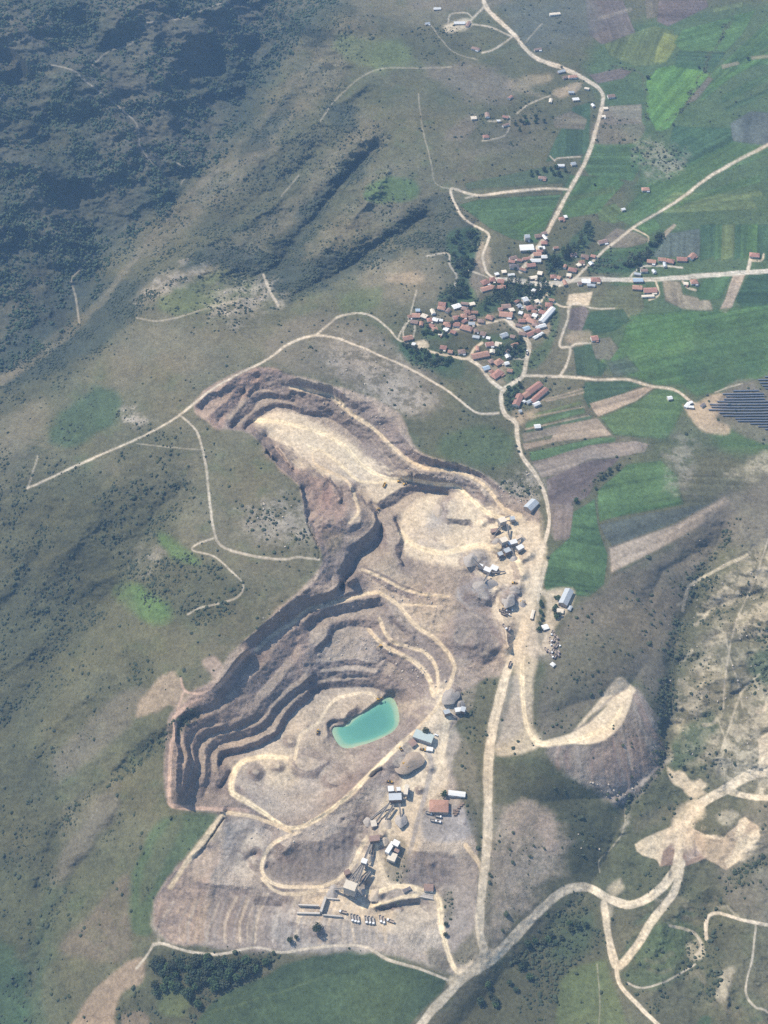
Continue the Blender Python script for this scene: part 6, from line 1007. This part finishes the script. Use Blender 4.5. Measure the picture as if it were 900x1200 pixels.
# concrete walls and ramps
def wall(p, q, h, th, label, name='retaining_wall', mat='concrete'):
    a, b = at(*p), at(*q); c = (a + b) / 2; d = b - a; t = link(name, None if False else MB().mesh(name, M[mat])); m = MB(); m.beam((-d.x/2, -d.y/2, -d.z/2 + h/2 - 1), (d.x/2, d.y/2, d.z/2 + h/2 - 1), th, h + 2); m.beam((-d.x/2, -d.y/2, -d.z/2 + h + .12), (d.x/2, d.y/2, d.z/2 + h + .12), th + .25, .2)
    t.data = m.mesh(name, M[mat]); t.location = c; tag(t, label, 'wall')
wall((382,1053.5), (376,1071), 6, 2.5, 'tall concrete wall running down the loading terrace'); wall((350,1062), (374,1063), 4, 1.2, 'upper long concrete wall of the walled pit'); wall((348,1071), (375,1071.5), 3, 1.5, 'lower long concrete wall of the walled pit'); wall((378,1073), (401,1075), 2.5, 1.2, 'low concrete wall right of the walled pit'); wall((383,1053.5), (397,1054.5), 2, 1.2, 'low wall at the top of the tall terrace wall')
wb = root('weighbridge', at(496,1049.5), frame((487,1047), (506,1052))[1], 'long truck weighbridge platform beside the haul road bend', 'weighbridge'); m = MB(); m.box(-11, 11, -1.8, 1.8, -.5, .5); m.build('deck', M['steel'], wb)
for s in (-1, 1): m = MB(); m.box(-11.5, 11.5, s * 2.3 - .35, s * 2.3 + .35, -.5, 1.3); m.build('side_rail', M['concrete'], wb)

# loose heaps of crushed stone
HEAPM = {'grey': plain('grey_crushed_stone', (.30,.265,.23), .95, var=.3), 'pale': plain('pale_crushed_stone', (.42,.345,.26), .95, var=.25), 'brown': plain('brown_overburden', (.30,.235,.175), .95, var=.3)}
def heap(u, v, r, h, mat, label, seed):
    rng = np.random.default_rng(seed); n, m = 26, 9; vv = []; ff = []; ex = rng.uniform(.8, 1.5); a0 = rng.uniform(0, 6.28); h *= .9; lob = rng.uniform(.02, .07, 4); ph = rng.uniform(0, 6.28, 4)
    for i in range(m + 1):
        for k in range(n):
            a = 6.28318 * k / n; rr = r * (1 + sum(lob[j] * math.sin((j + 2) * a + ph[j]) for j in range(4))) * (i / m * 1.12 + rng.uniform(-.03, .03) * (i > 0))
            z = h * (1.06 * max(0, 1 - i / m) ** 1.25 - .06 * (i / m) ** 3 * 6) - h * .12 * max(0, 1 - i / 2) + rng.uniform(-.05, .05) * h * (i > 0)
            vv.append((rr * math.cos(a) * ex, rr * math.sin(a), z))
    for i in range(m):
        for k in range(n): ff.append((i * n + k, (i + 1) * n + k, (i + 1) * n + (k + 1) % n, i * n + (k + 1) % n))
    o = link('stone_heap', mesh_from('stone_heap', vv, ff, HEAPM[mat], True)); o.location = at(u, v); o.rotation_euler = (0, 0, a0); tag(o, label, 'heap', 'heaps of crushed stone')
for k, (u, v, r, h, mt, l) in enumerate([(553,655,9,6,'grey','grey heap under the left stacker conveyor of the gravel plant'),(568,686,10,7,'grey','grey heap below the gravel screening plant, at the stacker tip'),(583,635,6,4.5,'grey','small grey heap between upper and middle screening houses'),(611,631,6,4.5,'pale','pale heap at the conveyor tip right of the long white house'),(603,655,6,4.5,'grey','grey heap at the lower right of the northern plant'),(579,628.5,5,3.5,'brown','brown heap beside the low brown feeder house'),(604,690,5,4,'grey','grey heap beside the loader on the haul road edge'),(612,707,6,4.5,'grey','grey heap beside the excavator near the haul road'),(596,703,7,5,'grey','dark grey heap left of the two heaps on the haul road edge'),(539,825,7,5,'grey','grey heap behind the mobile crushers'),(528,815,9,5,'grey','broad grey heap above the mobile crushers'),
    (433,962.5,6,4,'grey','grey heap left of the pale transfer house'),(453,963,6,4,'pale','pale heap below the crusher conveyors'),(470,961,6,4,'grey','grey heap at the right end of the crusher conveyors'),(433,1004,7,5,'pale','pale heap right of the main conveyor line'),(421,1044,6,5,'grey','grey heap in the shadow of the silo house'),(391,1043,7,4.5,'grey','grey heap at the foot of the feeding conveyor'),(450,984,5,3.5,'pale','pale heap right of the brown transfer tower'),(480,893,11,6,'brown','large brown heap on the track below the workshop'),(516,598,9,6,'pale','pale heap under the step of the upper floor'),(441,1048,6,4,'pale','pale heap right of the large plant shadow')]):
    heap(u, v, r, h, mt, l, 200 + k)
# ------------------------------------------------------------------ plants
LEAF = [leaf_mat('dark_foliage', (.042,.062,.034)), leaf_mat('mid_foliage', (.05,.08,.034)), leaf_mat('bluish_foliage', (.044,.055,.032))]
ICO_V = []; _p = (1 + 5 ** .5) / 2
for a in (-1, 1):
    for b in (-_p, _p): ICO_V += [(0, a, b), (a, b, 0), (b, 0, a)]
ICO_V = np.array(ICO_V) / math.sqrt(1 + _p * _p)
def hull_faces():
    f = []; V_ = ICO_V
    for i in range(12):
        for j in range(i + 1, 12):
            for k in range(j + 1, 12):
                d = [np.linalg.norm(V_[a] - V_[b]) for a, b in ((i, j), (j, k), (i, k))]
                if max(d) < 1.1:
                    n = np.cross(V_[j] - V_[i], V_[k] - V_[i]); f.append((i, j, k) if n @ V_[i] > 0 else (i, k, j))
    return np.array(f)
ICO_F = hull_faces()
def blobs(cen, rad, rng, squash=.8, jit=.35):
    n = len(cen); v = ICO_V[None] * (1 + rng.uniform(-jit, jit, (n, 12, 1))) * rad[:, None, None]; v[..., 2] *= squash
    an = rng.uniform(0, 6.28, n); c, s = np.cos(an)[:, None], np.sin(an)[:, None]
    x = v[..., 0] * c - v[..., 1] * s; y = v[..., 0] * s + v[..., 1] * c
    v = np.stack([x, y, v[..., 2]], -1) + cen[:, None]
    f = ICO_F[None] + (np.arange(n) * 12)[:, None, None]
    return v.reshape(-1, 3), f.reshape(-1, 3)
def tree_mesh(kind, seed):
    rng = np.random.default_rng(seed); mb = MB()
    if kind == 'poplar': H, Rr, n = 14, 2.6, 70
    else: H, Rr, n = 8, 3.6, 70
    if kind == 'poplar': mb.cyl((0,0,-1), (0,0,H*.8), .3, 6, .08)
    else:
        mb.cyl((0,0,-1), (.2,.1,H*.45), .32, 6, .2)
        for k in range(5):
            a = k * 1.26 + rng.uniform(-.4, .4); mb.cyl((.2,.1,H*.4), (math.cos(a)*Rr*.6, math.sin(a)*Rr*.6, H*rng.uniform(.6,.85)), .15, 5, .05)
    nt_ = len(mb.f); me0v, me0f = mb.v, mb.f
    cen = []
    while len(cen) < n:
        p = rng.uniform(-1, 1, 3)
        if p @ p > 1 or p @ p < .12: continue
        z = p[2]
        if kind == 'poplar': cen.append((p[0] * Rr * (1 - .55 * max(z, 0)), p[1] * Rr * (1 - .55 * max(z, 0)), H * (.55 + .45 * z)))
        else: cen.append((p[0] * Rr * (1.05 - .2 * z), p[1] * Rr * (1.0 - .2 * z), H * (.62 + .36 * z)))
    cen = np.array(cen); rad = rng.uniform(.45, 1.05, n) * (.62 if kind == 'poplar' else 1.0)
    if kind != 'poplar':
        off = rng.uniform(-1, 1, (4, 2)) * Rr * .5; cen[:, :2] += off[rng.integers(0, 4, n)] * .6
    v, f = blobs(cen, rad, rng, .8, .4)
    # loose leaf sprays round the outline
    k = 90; q = rng.normal(size=(k, 3)); q /= np.linalg.norm(q, axis=1)[:, None]
    if kind == 'poplar': c2 = np.stack([q[:, 0] * Rr * 1.05, q[:, 1] * Rr * 1.05, H * (.55 + .47 * q[:, 2])], -1)
    else: c2 = np.stack([q[:, 0] * Rr * 1.15, q[:, 1] * Rr * 1.1, H * (.62 + .38 * q[:, 2])], -1)
    sp = []; spf = []
    for j in range(k):
        e1, e2 = rng.normal(size=3) * .55, rng.normal(size=3) * .55; sp += [c2[j] - e1, c2[j] + e2, c2[j] + e1]; spf.append((3 * j, 3 * j + 1, 3 * j + 2))
    n0 = len(me0v); n1 = n0 + len(v)
    me = bpy.data.meshes.new('tree'); me.from_pydata([tuple(p) for p in me0v] + [tuple(p) for p in v] + [tuple(p) for p in sp], [], list(me0f) + [tuple(i + n0 for i in q_) for q_ in f] + [tuple(i + n1 for i in q_) for q_ in spf])
    me.materials.append(M['bark']); me.materials.append(LEAF[seed % 3]); mi = np.ones(len(me.polygons), np.int32); mi[:nt_] = 0; me.polygons.foreach_set('material_index', mi); me.update(); return me
TM = {'broadleaf_tree': [tree_mesh('broad', s) for s in range(6)], 'poplar_tree': [tree_mesh('poplar', s) for s in (10, 11, 12)]}
def plant_tree(kind, u, v, label, group, scale, rng):
    o = link(kind, TM[kind][rng.integers(0, len(TM[kind]))]); p = at(u, v); o.location = p - Vector((0, 0, .2)); s = scale * rng.uniform(.8, 1.25); o.scale = (s * rng.uniform(.88, 1.12), s * rng.uniform(.88, 1.12), s * rng.uniform(.85, 1.15)); o.rotation_euler = (0, 0, rng.uniform(0, 6.28))
    tag(o, label, 'tree', group)
trng = np.random.default_rng(5)
def grove(kind, poly, n, label, group, scale=1.0, gap=3.2):
    p = np.array(poly, float); lo, hi = p.min(0), p.max(0); got = []; tries = 0
    while len(got) < n and tries < 6000:
        tries += 1; q = lo + (hi - lo) * trng.random(2)
        if not inside(np.array([q[0]]), np.array([q[1]]), p)[0]: continue
        if all((q[0] - g[0]) ** 2 + (q[1] - g[1]) ** 2 > gap * gap for g in got): got.append(q)
    for q in got: plant_tree(kind, q[0], q[1], label, group, scale, trng)
grove('poplar_tree', [(582,332),(640,329),(648,338),(640,349),(604,352),(580,360),(566,366),(560,360),(578,348)], 46, 'slim dark poplar in the dense belt through the village middle', 'poplars of the village belt', .9, 2.6)
grove('poplar_tree', [(641,303),(660,296),(690,264),(693,280),(664,310),(645,318)], 30, 'dark poplar in the diagonal windbreak up from the village', 'poplars of the diagonal windbreak', .95, 2.6)
grove('broadleaf_tree', [(530,272),(560,270),(556,300),(548,328),(552,352),(528,360),(516,352),(540,325),(528,300)], 34, 'dark broadleaf tree in the crag grove left of the village', 'trees of the crag grove', 1.0, 3.6)
grove('broadleaf_tree', [(745,302),(774,272),(772,284),(756,308),(742,314),(715,314)], 20, 'bushy tree in the grove above the paved road', 'trees above the paved road', .85, 3.2)
grove('broadleaf_tree', [(472,404),(500,412),(530,418),(525,428),(500,428),(475,418)], 20, 'tree in the dark thicket below the western outskirts', 'trees below the western outskirts', .8, 3.4)
grove('broadleaf_tree', [(590,405),(612,398),(615,416),(596,420),(580,414)], 13, 'tree in the garden grove below the village centre', 'trees of the garden grove', .85, 3.4); grove('broadleaf_tree', [(500,378),(530,388),(522,396),(495,392)], 8, 'tree between the houses of the western quarter', 'trees of the western quarter', .8, 4); grove('broadleaf_tree', [(500,366),(555,362),(560,392),(510,392)], 7, 'tree standing in a yard of the western quarter rows', 'yard trees of the western rows', .7, 6); grove('broadleaf_tree', [(606,360),(640,352),(640,395),(612,395)], 5, 'tree standing in a yard of the village centre', 'yard trees of the village centre', .7, 6); grove('broadleaf_tree', [(590,300),(650,285),(645,315),(595,325)], 7, 'tree standing in a yard along the northern road', 'yard trees along the northern road', .75, 6); grove('broadleaf_tree', [(596,452),(611,452),(606,470),(597,480),(594,466)], 9, 'tree beside the lane left of the red barns', 'trees by the red barns', .75, 3.2)
grove('broadleaf_tree', [(176,1122),(250,1124),(300,1124),(318,1128),(262,1156),(232,1180),(205,1158),(180,1165)], 62, 'dark tree in the wood along the field at the bottom', 'trees of the bottom wood', 1.05, 5.2)
grove('broadleaf_tree', [(600,140),(632,136),(648,142),(640,152),(608,158)], 9, 'dark tree in the windbreak between the northern plots', 'trees of the northern plots', .8, 4); grove('broadleaf_tree', [(602,206),(635,198),(660,196),(672,204),(640,208)], 9, 'tree in the row of gardens below the northern plots', 'trees of the northern gardens', .8, 4)
grove('broadleaf_tree', [(632,703),(638,705),(638,740),(634,752),(628,735)], 8, 'tree in the green strip between haul road and truck yard', 'trees of the yard strip', .6, 3.2); grove('broadleaf_tree', [(649,712),(660,722),(655,729),(648,722)], 5, 'tree in the round thicket below the long grey-roofed shed', 'trees of the round thicket', .75, 3); grove('broadleaf_tree', [(648,700),(655,698),(654,712),(649,712)], 4, 'small tree left of the long grey-roofed shed', 'trees left of the grey shed', .6, 3)
for u, v, s, l in [(372,1089,1.1,'lone tree standing on the bare southern dump'),(340,1103,.7,'small bushy tree at the foot of the southern dump'),(347,1099,.5,'right one of the small trees near the dump foot'),(499,858,1.0,'dark tree behind the grey green workshop'),(520,932,.9,'tree left of the long white-roofed shed'),(522.5,1084,.55,'upper bush of the pair beside the haul road'),(522,1096,.6,'lower bush of the pair beside the haul road'),(658,80,.5,'lone tree on the green field right of the bend'),(759,92,.8,'dark tree at the corner of the bright green field'),(819,80,.6,'lone dark tree in the large upper field'),(876,70,.7,'tree in the hedge line at the top right'),(697,217,.55,'lone tree in the green field below the orchard'),(789,147,.6,'tree at the end of the field boundary'),(675,588,.9,'dark tree at the lower end of the hedge across the fields'),(723,550,.6,'small tree at the upper end of the hedge'),(556,1010,.01,None)]:
    if l: plant_tree('broadleaf_tree', u, v, l, None, s, trng)
grove('broadleaf_tree', [(700,556),(720,549),(722,554),(704,563),(700,575),(697,575)], 6, 'tree in the hedge between the purple and the green field', 'trees of the field hedge', .6, 3); grove('broadleaf_tree', [(565,1150),(600,1120),(640,1092),(690,1075),(690,1090),(640,1130),(600,1170),(560,1190)], 22, 'dark tree in the ravine right of the bottom road', 'trees of the bottom ravine', .8, 5)

# shrubs and woodland nobody could count
def scatter(n_try, dens, seed, rmin, rmax, name, mat, squash=.75, clump=None, box=(-320,1260,-220,1420)):
    rng = np.random.default_rng(seed); u = rng.uniform(box[0], box[1], n_try); v = rng.uniform(box[2], box[3], n_try)
    d = sample_grid(dens, u, v); xx, yy = sample_grid(X, u, v), sample_grid(Y, u, v)
    b = (v - 600) / FPX; t = CAM_H / (sd + b * cd); wgt = (t / FPX) ** 2 / (sd + b * cd) * 1.0; wgt /= 2.6
    if clump: d = d * np.clip(fbm(xx, yy, clump, 3, seed) * 2.2 + .55, 0, 1.4)
    k = rng.random(n_try) < d * np.clip(wgt, 0, 1); u, v = u[k], v[k]
    c = np.stack([sample_grid(X, u, v), sample_grid(Y, u, v), sample_grid(Z, u, v)], -1); r = rmin + (rmax - rmin) * rng.random(len(c)) ** 3.0 * np.where(rng.random(len(c)) < .06, 1.5, 1.0)
    c[:, 2] += r * squash * .45; vv, ff = blobs(c, r, rng, squash, .35)
    o = link(name, mesh_from(name, vv, ff, mat)); o['kind'] = 'stuff'; return len(c)
FM = full(poly_mask(FOREST, 14, 10, False))
n1 = scatter(1480000, np.where(FM > .5, 0, np.clip(DENS, 0, 1.6)) * .55, 3, .7, 2.5, 'shrubs', LEAF[2], .75, 30)
n2 = scatter(1000000, np.where(FM > .3, DENS, 0) * .62, 4, 1.3, 3.6, 'woodland', LEAF[0], .9, 40)
BD = np.zeros_like(U)
for pts, s in [([(400,405),(445,415),(500,450),(505,470),(480,485),(440,465),(390,430)], .10), ([(290,600),(330,585),(358,605),(356,635),(330,638),(295,620)], .25), ([(250,340),(300,325),(330,345),(290,368)], .18), ([(370,762),(430,745),(470,770),(500,800),(470,800),(440,775),(375,775)], .5), ([(430,672),(470,690),(515,706),(500,712),(460,700)], .35), ([(480,740),(520,790),(515,810),(470,770)], .3), ([(585,560),(632,556),(630,580),(600,590)], .3), ([(335,985),(370,970),(385,966),(370,985),(340,998)], .4), ([(295,965),(330,970),(318,985),(285,990)], .4), ([(665,905),(720,940),(745,920),(700,915)], .3), ([(560,690),(585,700),(575,712),(555,708)], .3), ([(345,446),(400,460),(445,488),(490,535),(560,560),(555,568),(480,556),(440,516),(390,480),(340,462)], .12), ([(270,900),(320,925),(400,930),(330,955)], .1), ([(305,712),(345,722),(330,740),(305,745)], .3), ([(310,930),(350,935),(360,960),(330,965)], .35), ([(785,655),(880,640),(880,900),(800,880)], .05), ([(660,985),(735,950),(730,975),(705,1020),(703,1005)], .12)]:
    sl, m = poly_mask(pts, 4, 4); BD[sl] = np.maximum(BD[sl], m * s)
n3 = scatter(400000, BD, 6, .35, 1.5, 'boulders', plain('limestone_boulders', (.42,.36,.29), .9, var=.3), .8)
print('scattered', n1, n2, n3)
HAZE = 0.000062
EXPO = 0.68
# ------------------------------------------------------------------ daylight, air, view
SUN_EL, SUN_H = 52.0, Vector((-0.83, 0.56)).normalized()      # the sun stands beyond the scene, to the left
sun_d = bpy.data.lights.new('sun', 'SUN'); sun_d.energy = 4.4; sun_d.angle = R(.53); sun_d.color = (1.0, .91, .77)
sun = bpy.data.objects.new('sun', sun_d); COL.objects.link(sun)
to_sun = Vector((SUN_H.x * math.cos(R(SUN_EL)), SUN_H.y * math.cos(R(SUN_EL)), math.sin(R(SUN_EL)))).normalized()
sun.rotation_euler = to_sun.to_track_quat('Z', 'Y').to_euler(); sun.location = to_sun * 3000
w = bpy.data.worlds.new('World'); SC.world = w; w.use_nodes = True
nt = w.node_tree; sky = nt.nodes.new('ShaderNodeTexSky'); sky.sky_type = 'NISHITA'; sky.sun_disc = False
sky.sun_elevation = R(SUN_EL); sky.sun_rotation = math.atan2(to_sun.x, to_sun.y); sky.altitude = 1000; sky.air_density = 1.2; sky.dust_density = .6
nt.links.new(sky.outputs[0], nt.nodes['Background'].inputs[0]); nt.nodes['Background'].inputs[1].default_value = .12
# the hazy air: one closed box round everything, camera included
xs, ys, zs = (-5200, 5200), (-600, 9900), (float(Z.min()) - 1.0, max(CAM_H, float(Z.max())) + 12)
bv = [(x, y, z) for z in zs for y in ys for x in xs]
me = bpy.data.meshes.new('haze'); me.from_pydata(bv, [], [(0, 2, 3, 1), (4, 5, 7, 6), (0, 1, 5, 4), (2, 6, 7, 3), (0, 4, 6, 2), (1, 3, 7, 5)])
hm = bpy.data.materials.new('haze_air'); hm.use_nodes = True; hn = hm.node_tree; hn.nodes.clear()
ho = hn.nodes.new('ShaderNodeOutputMaterial'); hv = hn.nodes.new('ShaderNodeVolumePrincipled'); hv.inputs['Density'].default_value = HAZE; hv.inputs['Color'].default_value = (.34, .60, 1.0, 1); hv.inputs['Anisotropy'].default_value = 0.0
hn.links.new(hv.outputs[0], ho.inputs['Volume']); me.materials.append(hm)
hz = bpy.data.objects.new('haze', me); COL.objects.link(hz); hz['kind'] = 'stuff'
SC.view_settings.view_transform = 'Standard'; SC.view_settings.look = 'None'; SC.view_settings.gamma = 1; SC.view_settings.use_curve_mapping = False
SC.view_settings.exposure = EXPO
SC.render.engine = 'CYCLES'; cy = SC.cycles
cy.use_denoising = False; cy.max_bounces = 4; cy.diffuse_bounces = 2; cy.glossy_bounces = 1; cy.volume_bounces = 1; cy.transmission_bounces = 0; cy.transparent_max_bounces = 2; cy.use_adaptive_sampling = True; cy.adaptive_threshold = 0.02
cy.caustics_reflective = False; cy.caustics_refractive = False
